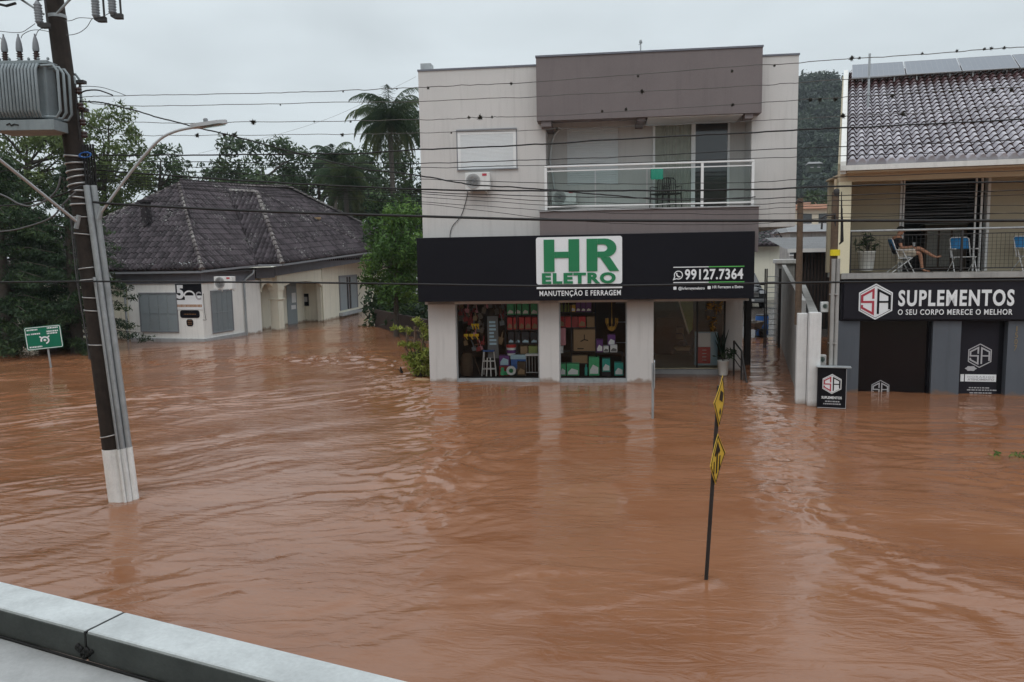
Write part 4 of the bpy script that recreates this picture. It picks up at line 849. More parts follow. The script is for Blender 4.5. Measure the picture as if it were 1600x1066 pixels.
def shop_goods():
    v = .62
    shelf_unit('black metal shelves behind the left shop window', 790, 842, (492, 515, 537, 553), v)
    for x0, x1 in ((792, 803), (804, 814), (816, 826), (829, 840)): item('green_box', 'tall green and white box on the top shelf of the left window', 'box', (x0, 473, x1, 492), v+.02, carton('greenbox', 'sign_white', .2), 'green boxes on the top shelf of the left window')
    for x0, x1 in ((792.5, 800.5), (802, 809), (811, 819), (820.5, 829.5), (831, 840)): item('red_box', 'red box with pale label on the second shelf of the left window', 'box', (x0, 496, x1, 515), v+.02, carton('red', 'cardboard', .28), 'red boxes on the second shelf of the left window')
    for x0, x1 in ((794, 803), (805, 813), (815, 827), (829, 840)): item('dark_case', 'dark blue case with pale print on the third shelf of the left window', 'box', (x0, 519, x1, 537), v+.02, carton('darkbox', 'lightblue', .15), 'dark cases on the third shelf of the left window')
    for x0, x1, mt in ((813, 824, 'cardboard'), (826, 840, 'olive')): item('carton', 'brown carton on the lowest shelf of the left window' if mt == 'cardboard' else 'olive carton on the lowest shelf of the left window', 'box', (x0, 541, x1, 553), v+.02, carton(mt))
    # step stool
    def stool(root, w_, h, d):
        m = MB()
        for s in (-1, 1): m.tube([(s*w_*.5, 0, 0), (s*w_*.36, .08, h)], .016, 6); m.tube([(s*w_*.46, .35, 0), (s*w_*.32, .12, h)], .014, 6); m.tube([(s*w_*.16, -.02, 0), (s*w_*.10, .06, h*.75)], .022, 6)
        m.build('leg', 'white', root)
        for k in (.28, .6): m = MB(); m.box(-w_*.42, w_*.42, -.02, .16, h*k, h*k+.025); m.build('step', 'alum', root)
        m = MB(); m.box(-w_*.4, w_*.4, .02, .2, h, h+.04, .01); m.build('top', 'bluebox', root)
    item('step_ladder', 'small white step ladder in the left shop window', 'ladder', (752, 550, 775, 588), .32, stool)
    def barrel(root, w_, h, d): m = MB(); m.lathe([(w_*.44, 0), (w_*.5, h*.1), (w_*.5, h*.5), (w_*.47, h*.85), (w_*.36, h)], (0, w_/2, 0), 18); m.build('sack_body', 'brown', root)
    item('brown_sack', 'round brown sacking barrel at the left end of the left shop window', 'barrel', (717, 553, 738, 588), .4, barrel)
    def bucket(root, w_, h, d): m = MB(); m.lathe([(w_*.40, 0), (w_*.48, h*.72)], (0, w_/2, 0), 18); m.build('pail', 'sign_white', root); m = MB(); m.lathe([(w_*.5, h*.72), (w_*.52, h*.76), (w_*.5, h)], (0, w_/2, 0), 18); m.build('lid', 'red', root); m = MB(); m.lathe([(w_*.445, h*.2), (w_*.475, h*.5)], (0, w_/2, 0), 18); m.build('label_band', 'purple', root)
    item('bucket', 'white bucket with red lid on the pile in the left shop window', 'bucket', (790, 539, 806, 556), .5, bucket)
    def cooler(root, w_, h, d): m = MB(); m.box(-w_/2, w_/2, 0, .35, 0, h*.7, .02); m.build('body', 'bluebox', root); m = MB(); m.box(-w_*.52, w_*.52, -.01, .36, h*.7+.001, h, .02); m.build('lid', 'lightblue', root)
    item('cool_box', 'blue cool box with pale lid in the left shop window', 'cool box', (798, 555, 822, 577), .42, cooler)
    def stand(root, w_, h, d): m = MB(); m.box(-w_/2, w_/2, 0, .3, 0, h); m.build('box', 'darkbox', root)
    item('carton', 'dark carton under the blue cool box', 'box', (800, 577.5, 821, 588), .42, stand)
    def reel(root, w_, h, d):
        m = MB(); r_ = h*.5; m.lathe([(r_*.45, -.01), (r_*.5, -.03), (r_*.95, -.04), (r_, 0), (r_*.95, .05), (r_*.4, .05)], (w_*.2, .04, r_), 22, 'y'); m.build('wheel', 'sign_white', root)
        m = MB(); m.lathe([(r_*.44, -.03), (r_*.44, .05)], (w_*.2, .03, r_), 16, 'y'); m.build('hub', 'sign_green', root)
        m = MB(); m.box(-w_*.5, w_*.1, .10, .25, 0, h*.35, .02); m.box(-w_*.45, -w_*.25, .02, .09, 0, h*.8, .02); m.build('base', 'greenbox', root)
    item('hose_reel', 'green hose reel with white wheel at the foot of the left window', 'hose reel', (781, 572, 806, 587), .2, reel)
    item('purple_box', 'purple printed box beside the blue cool box', 'box', (780, 556, 796, 572), .48, carton('purple', 'lightblue', .5))
    item('carton', 'dark plinth box under the purple printed box', 'box', (780, 572.5, 797, 588), .48, carton('toolred'))
    item('tool_set', 'small brown and white tool set at the foot of the cool box', 'tool set', (808, 566, 821, 587), .22, carton('brown', 'cardboard', .3))
    def rack(root, w_, h, d):
        m = MB()
        for x in np.linspace(-w_/2, w_/2, 5): m.box(x-.008, x+.008, 0, .015, 0, h)
        m.box(-w_/2, w_/2, .016, .03, 0, .03); m.build('bar', 'galv', root); m = MB(); m.box(-w_*.55, w_*.55, -.02, .3, h, h+.045); m.build('top', 'sign_white', root)
    item('wire_rack', 'pale wire rack with white top by the second column', 'rack', (822, 556, 841, 583), .32, rack)
    def poster(root, w_, h, d):
        m = MB(); m.box(-w_/2, w_/2, 0, .03, 0, h); m.build('board', 'greymid', root)
        m = MB(); g = random.Random(2)
        for k in range(7): zz = h*(.32+.085*k); m.box(-w_*.32, w_*g.uniform(.1, .34), -.006, -.001, zz, zz+h*.05)
        m.build('print', 'lightblue', root)
    item('display_board', 'dark upright display board with pale blue print in the left window', 'board', (761, 494, 779, 560), .5, poster)
    for lb, r_ in (('upper yellow pair of hand tools hanging in the left window', (736, 505, 749, 515)), ('lower yellow pair of hand tools hanging in the left window', (724, 521, 749, 531))):
        def grips(root, w_, h, d):
            m = MB()
            for k in range(3): x = -w_/2+w_*(k+.5)/3; m.tube([(x-w_*.12, 0, h*.9), (x, 0, h*.5), (x+w_*.1, 0, h*.05)], .018, 6); m.box(x-w_*.14, x+w_*.14, 0, .04, h*.5, h*.9, .01)
            m.build('grip', 'toolyellow', root)
        item('hand_tool', lb, 'tool', r_, .45, grips)
    g = random.Random(12); cols = ['tool', 'toolred', 'brown', 'tool', 'cardboard', 'greymid', 'toolred', 'pink']
    protos = {}
    for k in range(54):
        x = g.uniform(716, 788); y = g.uniform(470, 500) if k < 36 else g.uniform(500, 545)
        if 759 < x < 781 and y > 488: x -= 30
        mt = cols[k % len(cols)]; u, z = HR.L(x, y, .8)
        if mt not in protos:
            m = MB(); r0 = g.uniform(.02, .035); m.tube([(0, 0, .12), (.01, 0, 0), (-.01, 0, -.16)], r0*.6, 6); m.box(-r0*2.2, r0*1.8, -.02, .03, -.16, -.06 if k % 2 else .0, .008); m.tube([(0, 0, .12), (.0, .1, .15)], .006, 4)
            protos[mt] = o = m.build('hanging_tool', mt)
        else: o = protos[mt].copy(); COL.objects.link(o)
        o.location = tuple(HR.world(u, .8+g.uniform(-.2, .2), z)); o.rotation_euler = (0, g.uniform(-.4, .4), HR.a); s_ = g.uniform(.8, 1.5); o.scale = (s_, s_, s_)
        tag(o, 'small tool hanging high on the crowded back wall of the left shop window' if y < 500 else 'small tool hanging at mid height on the wall of the left shop window', 'tool', 'tools hanging in the left window')
    for lb, p in (('long wooden handle leaning beside the brown sack', ((738, 556), (751, 586))), ('orange long handled tool lying above the step ladder', ((738, 541), (758, 535)))):
        a = HR.L(*p[0], .7); b = HR.L(*p[1], .7); m = MB(); A_ = HR.world(a[0], .9, a[1]); B_ = HR.world(b[0], .7, b[1]); m.tube([(0, 0, 0), tuple(B_-A_)], .016, 7); o = m.build('hand_tool', 'wood' if 'wooden' in lb else 'rustroof'); o.location = tuple(A_); tag(o, lb, 'tool')
    # right window
    shelf_unit('dark metal shelves behind the middle shop window', 873, 931, (488, 512, 549, 568), v)
    for i, (x0, x1) in enumerate(((875, 880), (881, 886), (886.5, 890))): item('green_bottle', 'green bottle on the top shelf of the middle window', 'bottle', (x0, 472, x1, 487.5), v+.02, lambda root, w_, h, d: MB().lathe([(w_*.45, 0), (w_*.45, h*.65), (w_*.18, h*.8), (w_*.18, h)], (0, w_/2, 0), 10).build('body', 'olive', root), 'green bottles on the top shelf of the middle window')
    item('yellow_box', 'small yellow box on the top shelf of the middle window', 'box', (891, 477, 899, 487.5), v+.02, carton('toolyellow', 'sign_white'))
    for x0, x1 in ((900, 907), (908, 915), (916, 924)): item('purple_bottle', 'purple bottle pack on the top shelf of the middle window', 'bottle', (x0, 471, x1, 487.5), v+.02, carton('purple', 'sign_white', .15), 'purple packs on the top shelf of the middle window')
    for lb, x0, x1, mt in (('red and tan box at the left of the second shelf', 872.5, 882, 'red'), ('plain red box row on the second shelf', 883, 893, 'red'), ('deep red box on the second shelf', 893.5, 903, 'toolred'), ('red box with tan base right of centre on the second shelf', 904, 915, 'red'), ('tan box at the right end of the second shelf', 917, 929, 'cardboard')):
        item('red_box', lb+' of the middle window', 'box', (x0, 495, x1, 511.5), v+.02, carton(mt, 'cardboard' if 'tan' in lb else None))
    item('cardboard_box', 'big cardboard box with a dark printed mark on the shelves of the middle window', 'box', (896, 515, 930, 548.5), v+.02, carton('cardboard'))
    u, z = HR.L(916, 530, v); m = MB(); m.ribbon([(-.12, -.06), (0, 0), (.12, -.03)], .03, 0, .004); m.ribbon([(0, .012), (0, .16)], .025, 0, .004); m.box(-.22, -.02, 0, .004, -.30, -.27); o = m.build('printed_mark', 'sign_black'); 
    bx_ = [q for q in bpy.data.objects if q.name.startswith('cardboard_box')][-1]; o.parent = bx_; o.location = (0, -.012, .36)
    item('pink_bag', 'pale pink bag at the left of the middle window', 'bag', (872.5, 513, 884, 540), v-.1, carton('pink', None, bev=.03))
    item('white_box', 'small white box under the pink bag', 'box', (872.5, 541, 880, 552), v-.1, carton('sign_white'))
    item('cardboard_box', 'flat cardboard box low in the middle window', 'box', (893, 556, 918, 567.5), v+.02, carton('cardboard'))
    for lb, r_, mt in (('narrow green carton at the left foot of the middle window', (875, 568.5, 884, 587), 'greenbox'), ('pair of pale green cartons at the foot of the middle window', (885.5, 568.5, 905, 587), 'greenbox'), ('tall bright green carton in the middle window', (920, 558.5, 936.5, 587), 'greenbox')):
        item('green_carton', lb, 'box', r_, .4, carton(mt, 'sign_white', .35))
    item('teal_bottle', 'teal bottle between green cartons at the foot of the middle window', 'bottle', (913, 570, 918.5, 587), .4, lambda root, w_, h, d: MB().lathe([(w_*.45, 0), (w_*.45, h*.7), (w_*.2, h*.8), (w_*.25, h)], (0, w_/2, 0), 10).build('body', 'teal', root))
    item('teal_carton', 'teal carton propped on a dark block in the middle window', 'box', (941, 561, 953.5, 581), .4, carton('teal', 'sign_white', .35)); item('dark_block', 'dark block under the teal carton', 'box', (941, 581.5, 954, 588), .4, carton('darkbox'))
    item('teal_carton', 'teal carton beside the third column in the middle window', 'box', (960, 567, 974, 587), .4, carton('teal', 'sign_white', .35))
    item('display_table', 'dark display table in the right half of the middle window', 'table', (930, 551, 974, 586), .45, lambda root, w_, h, d: (MB().box(-w_/2, w_/2, 0, .4, h-.03, h).build('tabletop', 'iron', root), [MB().box(x-.02, x+.02, y, y+.04, 0, h-.031).build('leg', 'iron', root) for x in (-w_*.46, w_*.46) for y in (.02, .34)]))
    for lb, r_, mt in (('purple box on the dark display table', (932, 531, 942, 550.5), 'purple'), ('white box on the dark display table', (943, 541, 951, 550.5), 'sign_white'), ('white rounded box at the right of the display table', (953.5, 539.5, 964.5, 550.5), 'sign_white')): item('box', lb, 'box', r_, .47, carton(mt, 'greymid' if mt == 'sign_white' else 'sign_white'))
    item('purple_box', 'purple toy box balanced behind the white boxes', 'box', (949.5, 523, 961.5, 540), .62, carton('purple', 'sign_white'))
    item('stand', 'dark stand under the purple toy box', 'stand', (950, 540.5, 961, 550.5), .62, carton('darkbox'))
    def chand(root, w_, h, d):
        m = MB(); m.tube([(0, .1, h*.3), (0, .1, h*2.6)], .012, 5)
        for k in range(8): a = math.pi*k/4; m.tube([(0, .1, h*.3), (w_*.3*math.cos(a), .1+w_*.3*math.sin(a), h*.15), (w_*.5*math.cos(a), .1+w_*.5*math.sin(a), h*.6)], .012, 5); m.box(w_*.5*math.cos(a)-.02, w_*.5*math.cos(a)+.02, .08+w_*.5*math.sin(a), .12+w_*.5*math.sin(a), h*.6, h*.95)
        m.lathe([(w_*.1, 0), (w_*.35, h*.15), (w_*.3, h*.35)], (0, .1, 0), 12); m.build('wooden_frame', 'gold', root)
    item('chandelier', 'rustic wooden hanging lamp in the middle shop window', 'lamp', (947, 497, 965, 518), .6, chand)
    for y in (474, 504, 536): 
        a = HR.L(962, y, 1.9); b = HR.L(979, y, 1.9); m = MB(); m.box(0, b[0]-a[0], 0, .02, 0, .02); o = m.build('wall_rail', 'galv'); o.location = tuple(HR.world(a[0], 1.9, a[1])); o.rotation_euler = (0, 0, HR.a); tag(o, {474: 'highest', 504: 'middle', 536: 'lowest'}[y]+' thin rail on the dark wall by the third column', 'rail')
    # entrance
    def swing(root, w_, h, d):
        m = MB(); n_ = 8; vs = []; 
        for i in range(n_+1):
            t = i/n_; vs += [(-w_/2+w_*.70*t, .0, h*(1-t)), (w_*.5+w_*.0*t, .05+.04*math.sin(t*9), h*(1-t*.88))]
        m.add(vs, [(2*i, 2*i+2, 2*i+3, 2*i+1) for i in range(n_)], True); m.build('cloth', 'olive', root)
        m = MB(); m.tube([(-w_/2-.02, -.03, h), (w_*.22, -.03, 0)], .028, 8); m.build('edge_roll', 'cream', root)
    item('hanging_hammock', 'striped olive hammock hanging open in the entrance', 'hammock', (1059, 462, 1083, 522), 2.2, swing)
    def straw(root, w_, h, d):
        V, Q, rn = leaves(crown_clumps((0, 0, h*.72), (w_*.48, .12, h*.28), 14, 4, (.35, .55))+crown_clumps((0, 0, h*.3), (w_*.36, .1, h*.3), 7, 9, (.2, .35)), 900, .03, 6, long=2.2); MT.setdefault('leaf_gold', leafmat('golden_fronds', (.15, .07, .005), (.50, .27, .02), (.85, .58, .10))); np_mesh('golden_fronds', V, Q, 'leaf_gold', root, rn)
    item('golden_ornament', 'bunch of golden hanging ornaments at the right of the entrance', 'ornament', (1102, 458, 1130, 520), 1.75, straw)
    def mower(root, w_, h, d):
        m = MB(); m.box(-w_*.4, w_*.4, 0, .5, h*.22, h*.5, .03); m.build('deck', 'cardboard', root); m = MB(); m.lathe([(w_*.16, 0), (w_*.18, h*.3), (w_*.1, h*.4)], (0, .25, h*.5), 14); m.build('engine', 'iron', root)
        for x in (-w_*.42, w_*.42): m = MB(); m.lathe([(.02, -.03), (h*.2, -.03), (h*.2, .03), (.02, .03)], (x, .02, h*.2), 14, 'y'); m.build('wheel', 'tyre', root)
        m = MB(); m.tube([(w_*.3, .4, h*.4), (w_*.1, .9, h*1.3), (-w_*.2, .9, h*1.3)], .02, 6); m.build('handle', 'iron', root)
    item('lawn_mower', 'tan lawn mower standing in the entrance', 'lawn mower', (1050, 532, 1084, 553), 2.6, mower)
    for lb, r_, mt in (('low brown crate behind the lawn mower', (1058, 513, 1068, 530), 'cardboard'), ('dark stacked goods at the left back of the entrance', (1026, 497, 1052, 521), 'brown')): item('crate', lb, 'crate', r_, 4.2, carton(mt))
    def tank(root, w_, h, d):
        m = MB(); m.box(-w_/2, w_/2, 0, .3, .0, h, .01); m.build('housing', 'lightblue', root)
        m = MB(); m.box(-w_*.38, w_*.18, -.03, -.002, h*.06, h*.55, .01); m.build('red_front', 'red', root)
        m = MB(); m.box(-w_*.38, w_*.18, -.03, -.002, h*.56, h*.97, .01); m.ribbon([(-w_*.2, h*.74), (-w_*.08, h*.79), (w_*.05, h*.74)], .02, -.036, -.031); p = m.build('white_front', 'sign_white', root)
        m = MB(); 
        for k in range(4): m.box(-w_*.18, w_*.0, -.036, -.031, h*(.15+.1*k), h*(.17+.1*k))
        m.build('print', 'sign_white', root)
    item('water_purifier', 'pale blue cabinet with red and white front by the entrance', 'cabinet', (1086, 519, 1121, 571), 2.05, tank)
shop_goods()
def bunch(V0, n, L_, wd, g, arch=.5):
    pass
def plant_pot(name, label, fr, rect, v, leafh, matl, seed, rpx=None, potmat='potwhite', leafw=1.5):
    u0, z1 = fr.L(rect[0], rect[1], v); u1, z0 = fr.L(rect[2], rect[3], v); w_, h = u1-u0, z1-z0
    root = fthing(name, label, 'potted plant', fr, (u0+u1)/2, v, z0)
    m = MB(); m.lathe([(w_*.36, 0), (w_*.40, h*.1), (w_*.5, h*.93), (w_*.53, h*.95), (w_*.53, h), (w_*.46, h), (w_*.44, h*.9)], n=20); m.build('pot', potmat, root)
    cl = crown_clumps((0, 0, h+leafh*.5), (w_*leafw*.5, w_*leafw*.5, leafh*.5), 12, seed, (.3, .5), .1); V, Q, rn = leaves(cl, 420, .045, seed, long=2.5); np_mesh('foliage', V, Q, matl, root, rn)
    m = MB(); g = random.Random(seed)
    for k in range(6): a = g.uniform(0, 6.28); m.tube([(0, 0, h*.8), (.3*w_*math.cos(a), .3*w_*math.sin(a), h+leafh*.6)], .008, 5)
    m.build('stem', 'trunk', root); return root
plant_pot('potted_plant', 'dark leafy plant in a white pot at the entrance steps', HR, (1121, 563, 1139, 586), 1.35, .42, 'leaf_dark', 3, leafw=1.9)
m = MB(); g = random.Random(5)
u, z = HR.L(1129, 560, 1.35)
for k in range(9): a = g.uniform(-.28, .28); b = g.uniform(-.2, .2); L_ = g.uniform(.5, .95); m.tube([(0, 0, 0), (a*.5, b*.5, L_*.6), (a, b, L_)], [.02, .028, .004], 5)
o = m.build('snake_plant', 'leaf_dark'); o.location = tuple(HR.world(u, 1.5, z)); tag(o, 'tall dark spiky plant rising behind the white pot', 'plant')
# handrail of the drowned entrance steps
def handrail():
    root = fthing('step_handrail', 'black iron handrail sloping into the water right of the entrance', 'handrail', HR)
    a = HR.L(1147, 533, 1.1); b = HR.L(1158, 548, .2); 
    A0 = (HR.L(1147, 533, 1.5)[0], 1.5, HR.L(1147, 533, 1.5)[1]); B0 = (HR.L(1159, 549, .55)[0], .55, HR.L(1159, 549, .55)[1]); C0 = (HR.L(1170, 611, -.35)[0], -.35, HR.L(1170, 611, -.35)[1]-.1)
    m = MB(); m.tube([A0, B0], .028, 8); m.build('top_rail', 'iron', root); m = MB(); m.tube([B0, C0], .03, 8); m.build('sloping_rail', 'iron', root)
    for p in (A0, B0): m = MB(); m.tube([p, (p[0], p[1], -1.2)], .03, 8); m.build('post', 'iron', root)
    for k in (.3, .55): m = MB(); m.tube([(A0[0], A0[1], A0[2]-k), (B0[0], B0[1], B0[2]-k)], .016, 6); m.build('bar', 'iron', root)
    for k in range(5):
        t = (k+.5)/5; p = [B0[i]+(C0[i]-B0[i])*t for i in range(3)]; m = MB(); m.tube([p, (p[0], p[1], -1.0)], .014, 6); m.build('baluster', 'iron', root)
handrail()
# balcony furniture
def metal_chair(label, px, v, rz, mat='iron'):
    u, z = HR.L(px, 310, v); root = fthing('balcony_chair', label, 'chair', HR, u, v, ZS1, rz=rz)
    m = MB(); m.box(-.22, .22, -.22, .22, .42, .46, .01); m.build('seat', mat, root)
    for x, y in ((-.2, -.2), (.2, -.2), (-.2, .2), (.2, .2)): m = MB(); m.tube([(x*1.1, y*1.1, 0), (x, y, .42)], .016, 6); m.build('leg', mat, root)
    m = MB(); m.tube([(-.2, .2, .44), (-.21, .25, .86), (-.15, .27, .93), (.15, .27, .93), (.21, .25, .86), (.2, .2, .44)], .016, 6)
    for k in range(5): x = -.14+.07*k; m.tube([(x, .21, .46), (x, .265, .92)], .010, 5)
    m.build('backrest', mat, root)
    for s in (-1, 1): m = MB(); m.tube([(s*.21, .22, .66), (s*.23, -.05, .67), (s*.22, -.2, .64), (s*.2, -.2, .44)], .014, 6); m.build('armrest', mat, root)
metal_chair('black iron chair on the balcony beside the sliding door', 1050, .25, .3)
metal_chair('black iron chair under the green cloth on the balcony', 1031, .3, -.6)
u0, z0 = HR.L(1017, 281, .35); u1, z1 = HR.L(1036, 262, .35)
m = MB(); n_ = 10
vs = []
for i in range(n_+1):
    x = u0+(u1-u0)*i/n_-(u0+u1)/2
    for y, zz in ((-.12, 0), (-.10, (z1-z0)*.9), (-.03, z1-z0), (.10, (z1-z0)*.92), (.13, .06)): vs.append((x, y+.012*math.sin(i*1.7), zz+.01*math.sin(i*2.3)))
m.add(vs, [(5*i+j, 5*(i+1)+j, 5*(i+1)+j+1, 5*i+j+1) for i in range(n_) for j in range(4)], True); o = m.build('green_cloth', 'mint'); o.location = tuple(HR.world((u0+u1)/2, .42, z0)); o.rotation_euler = (0, 0, HR.a); tag(o, 'green cloth draped over a chair back behind the balcony glass', 'cloth')
u, z = HR.L(1052, 290, .7)

# ================================================================== LEFT HOUSE (old hipped tile roof)
_p = W(320, 535); LH = Frame(_p[0], _p[1], -16)
def old_house():
    root = fthing('tiled_house', 'old cream house with broad dark mossy hipped tile roof and grey shutters', 'house', LH)
    zt = 3.45; zf = 2.86
    m = MB(); m.box(-4.35, 0, 0, .25, -1.2, zf); m.build('wall', 'house_white', root)
    VB = LH.S(409, 500, 0)[0]; m = MB(); m.box(-.25, 0, .2505, VB, -1.2, zf); m.build('wall', 'house_white', root)
    m = MB(); m.box(-12, -4.3502, .45, .7, -1.2, zf); m.build('wall', 'cream', root)
    m = MB(); m.box(-1.55, -1.3, 3.5, 11.4, -1.2, 3.2); m.build('wall', 'cream', root)
    m = MB(); m.box(-1.2995, .02, 11.4, 11.65, -1.2, 3.6); m.build('wall', 'cream', root)
    # far wing wall (slightly askew)
    a = LH.loc(W(503, 503.5)); b = LH.loc(W(580, 485)); dz = 3.9
    m = MB(); d = (b-a)[:2]; d = d/np.linalg.norm(d); n = np.array([-d[1], d[0]])*.25; e_ = b[:2]+d*8
    m.prismz([(a[0], a[1]), (e_[0], e_[1]), (e_[0]+n[0], e_[1]+n[1]), (a[0]+n[0], a[1]+n[1])], -1.2, dz); m.build('wall', 'cream', root)
    m = MB(); m.prismz([(-12, .71), (-.3, .71), (-1.6, 12), (-1.6, 27), (-12, 27)], -1.2, 3.4); m.build('back_rooms', 'cream', root)
    # band of grey-blue fascia and eave boards
    def strip(p, q, z0, z1, mat, name, off=.0, th=.06, zq=0.):
        p = np.array(p, float); q = np.array(q, float); d = (q-p)/np.linalg.norm(q-p); n = np.array([d[1], -d[0]]); a0 = p+n*off; b0 = q+n*off
        m = MB(); c = [a0, b0, b0-n*th, a0-n*th]; m.add([(c[0][0], c[0][1], z0), (c[1][0], c[1][1], z0+zq), (c[2][0], c[2][1], z0+zq), (c[3][0], c[3][1], z0), (c[0][0], c[0][1], z1), (c[1][0], c[1][1], z1+zq), (c[2][0], c[2][1], z1+zq), (c[3][0], c[3][1], z1)], [(0,3,2,1),(4,5,6,7),(0,1,5,4),(1,2,6,5),(2,3,7,6),(3,0,4,7)]); return m.build(name, mat, root)
    for p, q in (((-4.35, 0), (.06, 0)), ((-12, .45), (-4.42, .45))): strip(p, q, zf+.002, 3.36, 'fascia', 'fascia_band', .06, .3)
    strip((.0, .002), (0, 4.3), zf+.002, 3.38, 'fascia', 'fascia_band', .062, .3)
    strip((0.06, 4.4), (.50, 5.5), zf+.1, 3.5, 'fascia', 'fascia_band', .0, .08)
    strip((.50, 5.52), (.32, 18), 3.05, 3.55, 'fascia', 'fascia_band', .02, .08, .75)
    for p, q, z, zq in (((-12.3, -.35), (.40, -.35), 3.36, .0), ((.42, -.40), (.42, 4.0), 3.38, .2), ((.42, 4.05), (LH.L(441, 412, 4.3)[0], 4.28), 3.6, .0), ((LH.L(441, 412, 4.3)[0], 4.3), (.80, 18), 3.6, .75)): strip(p, q, z, z+.10, 'gutter', 'gutter', .04, .10, zq)
    m = MB(); m.box(-12.3, .38, -.34, .0, 3.365, 3.385); m.box(.002, .40, .0, 4.1, 3.387, 3.40); m.build('eave_soffit', 'fascia', root)
    # plinth
    m = MB(); m.box(-4.28, .08, -.08, -.003, -1.2, .17); m.box(.003, .08, -.002, 3.2, -1.2, .17); m.build('plinth', 'plinth', root)
    # porch pillar with arches
    pp = LH.loc(W(437, 517)); px_, py_ = pp[0]-.22, pp[1]+.2
    m = MB(); m.box(px_-.26, px_+.26, py_-.26, py_+.26, -1.2, 2.25); m.box(px_-.34, px_+.34, py_-.34, py_+.34, 1.72, 1.80, .02); m.box(px_-.32, px_+.32, py_-.32, py_+.32, 2.251, 3.05); m.build('porch_pillar', 'cream', root)
    def arch(p, q, z0, z1, name):      # wall panel with an arched opening below
        p = np.array(p, float); q = np.array(q, float); L_ = np.linalg.norm(q-p); d = (q-p)/L_; nn = np.array([-d[1], d[0]])*.12
        n_ = 16; pts = [(0, z1), (0, z0)]+[(L_/2-L_/2*math.cos(math.pi*k/n_), z0+.42*math.sin(math.pi*k/n_)+(0.05 if k in (2, 3, 13, 14) else 0)) for k in range(n_+1)]+[(L_, z0), (L_, z1)]
        m = MB(); 
        for k in range(n_): 
            x0 = L_/2-L_/2*math.cos(math.pi*k/n_); x1 = L_/2-L_/2*math.cos(math.pi*(k+1)/n_); a0 = z0+.45*math.sin(math.pi*k/n_); a1 = z0+.45*math.sin(math.pi*(k+1)/n_)
            A_ = p+d*x0; B_ = p+d*x1; m.add([(*(A_-nn), a0), (*(B_-nn), a1), (*(B_-nn), z1), (*(A_-nn), z1), (*(A_+nn), a0), (*(B_+nn), a1), (*(B_+nn), z1), (*(A_+nn), z1)], [(0,1,2,3), (7,6,5,4), (0,4,5,1), (3,2,6,7)])
        m.build(name, 'cream', root)
    arch((-.02, VB+.002), (px_-.1, py_-.27), 2.2, 3.06, 'porch_arch'); arch((px_+.02, py_+.27), (px_-.12, py_+5.0), 2.2, 3.3, 'porch_arch')
    # shutters
    def shutter(pts, vertical=4, name='window', u=None, v=None):
        w_ = thing(name, None, None); w_.parent = root
        if v is not None:
            a, z1 = LH.L(pts[0], pts[1], v); b, z0 = LH.L(pts[2], pts[3], v); P = lambda s, o, z: (s, v-o, z)
        else:
            a, z1 = LH.S(pts[0], pts[1], u); b, z0 = LH.S(pts[2], pts[3], u); P = lambda s, o, z: (u+o, s, z)
        def bx(m, s0, s1, o0, o1, q0, q1):
            vs = [P(s0,o0,q0), P(s1,o0,q0), P(s1,o1,q0), P(s0,o1,q0), P(s0,o0,q1), P(s1,o0,q1), P(s1,o1,q1), P(s0,o1,q1)]; m.add(vs, [(0,3,2,1),(4,5,6,7),(0,1,5,4),(1,2,6,5),(2,3,7,6),(3,0,4,7)])
        m = MB(); bx(m, a-.05, b+.05, .001, .05, z1, z1+.05); bx(m, a-.05, b+.05, .001, .05, z0-.05, z0); bx(m, a-.05, a, .001, .05, z0+.001, z1-.001); bx(m, b, b+.05, .001, .05, z0+.001, z1-.001); m.build('frame', 'gutter', w_)
        m = MB(); n_ = vertical; wv = (b-a)/n_
        for k in range(n_):
            x0 = a+wv*k; bx(m, x0+.015, x0+wv-.015, .003, .012, z0, z1)
            nl = 3
            for q in range(7*nl): 
                x = x0+.03+(wv-.06)*q/(7*nl)
                if q % 2 == 0: bx(m, x, x+(wv-.06)/(7*nl), .0125, .020, z0+.04, z1-.04)
            bx(m, x0+.015, x0+.03, .0125, .034, z0, z1); bx(m, x0+wv-.03, x0+wv-.015, .0125, .034, z0, z1)
            for zz in (z0+.0, z0+(z1-z0)*.47, z1-.04): bx(m, x0+.0305, x0+wv-.0305, .0205, .034, zz, zz+.04)
        m.build('shutter', 'shutter', w_); return w_
    shutter((218, 459, 279, 518), 4, v=0); shutter((329, 456, 364, 515), 4, u=0)
    shutter((411, 450, 431, 496), 3, u=-1.3)
    # door and far window
    v0, z1 = LH.S(447, 450, -1.3); v1, _ = LH.S(462, 450, -1.3)
    m = MB(); m.box(-1.299, -1.26, v0, min(v1, 11.3), -1.2, 2.6); m.build('door', 'shutter', root)
    m = MB(); m.box(-1.255, -1.25, v0+.4, v0+.9, .9, 1.15); m.box(-1.255, -1.25, v0+.5, v0+.95, 1.3, 1.9); m.build('notice', 'sign_white', root)
    u0, z0 = LH.L(475, 478, 11.39); u1, z1 = LH.L(482, 459, 11.39); m = MB(); m.box(u0, u1, 11.36, 11.398, z0, z1); o = m.build('poster', 'sign_black', root); m = MB(); m.box(u0+.06, u1-.08, 11.35, 11.359, z0+.25, z1-.2); m.build('poster_print', 'sign_grey', o)
    LD = Frame(*(LH.world(a[0], a[1], 0)[:2]), math.degrees(LH.a)+math.degrees(math.atan2(d[1], d[0])))
    w_ = thing('window', None, None); w_.parent = root; w0, z1 = LD.L(530, 434, -.01); w1, z0 = LD.L(558, 480, -.01)
    def ldp(s, o, z): q = LD.world(s, o, z); return tuple(LH.loc(q))
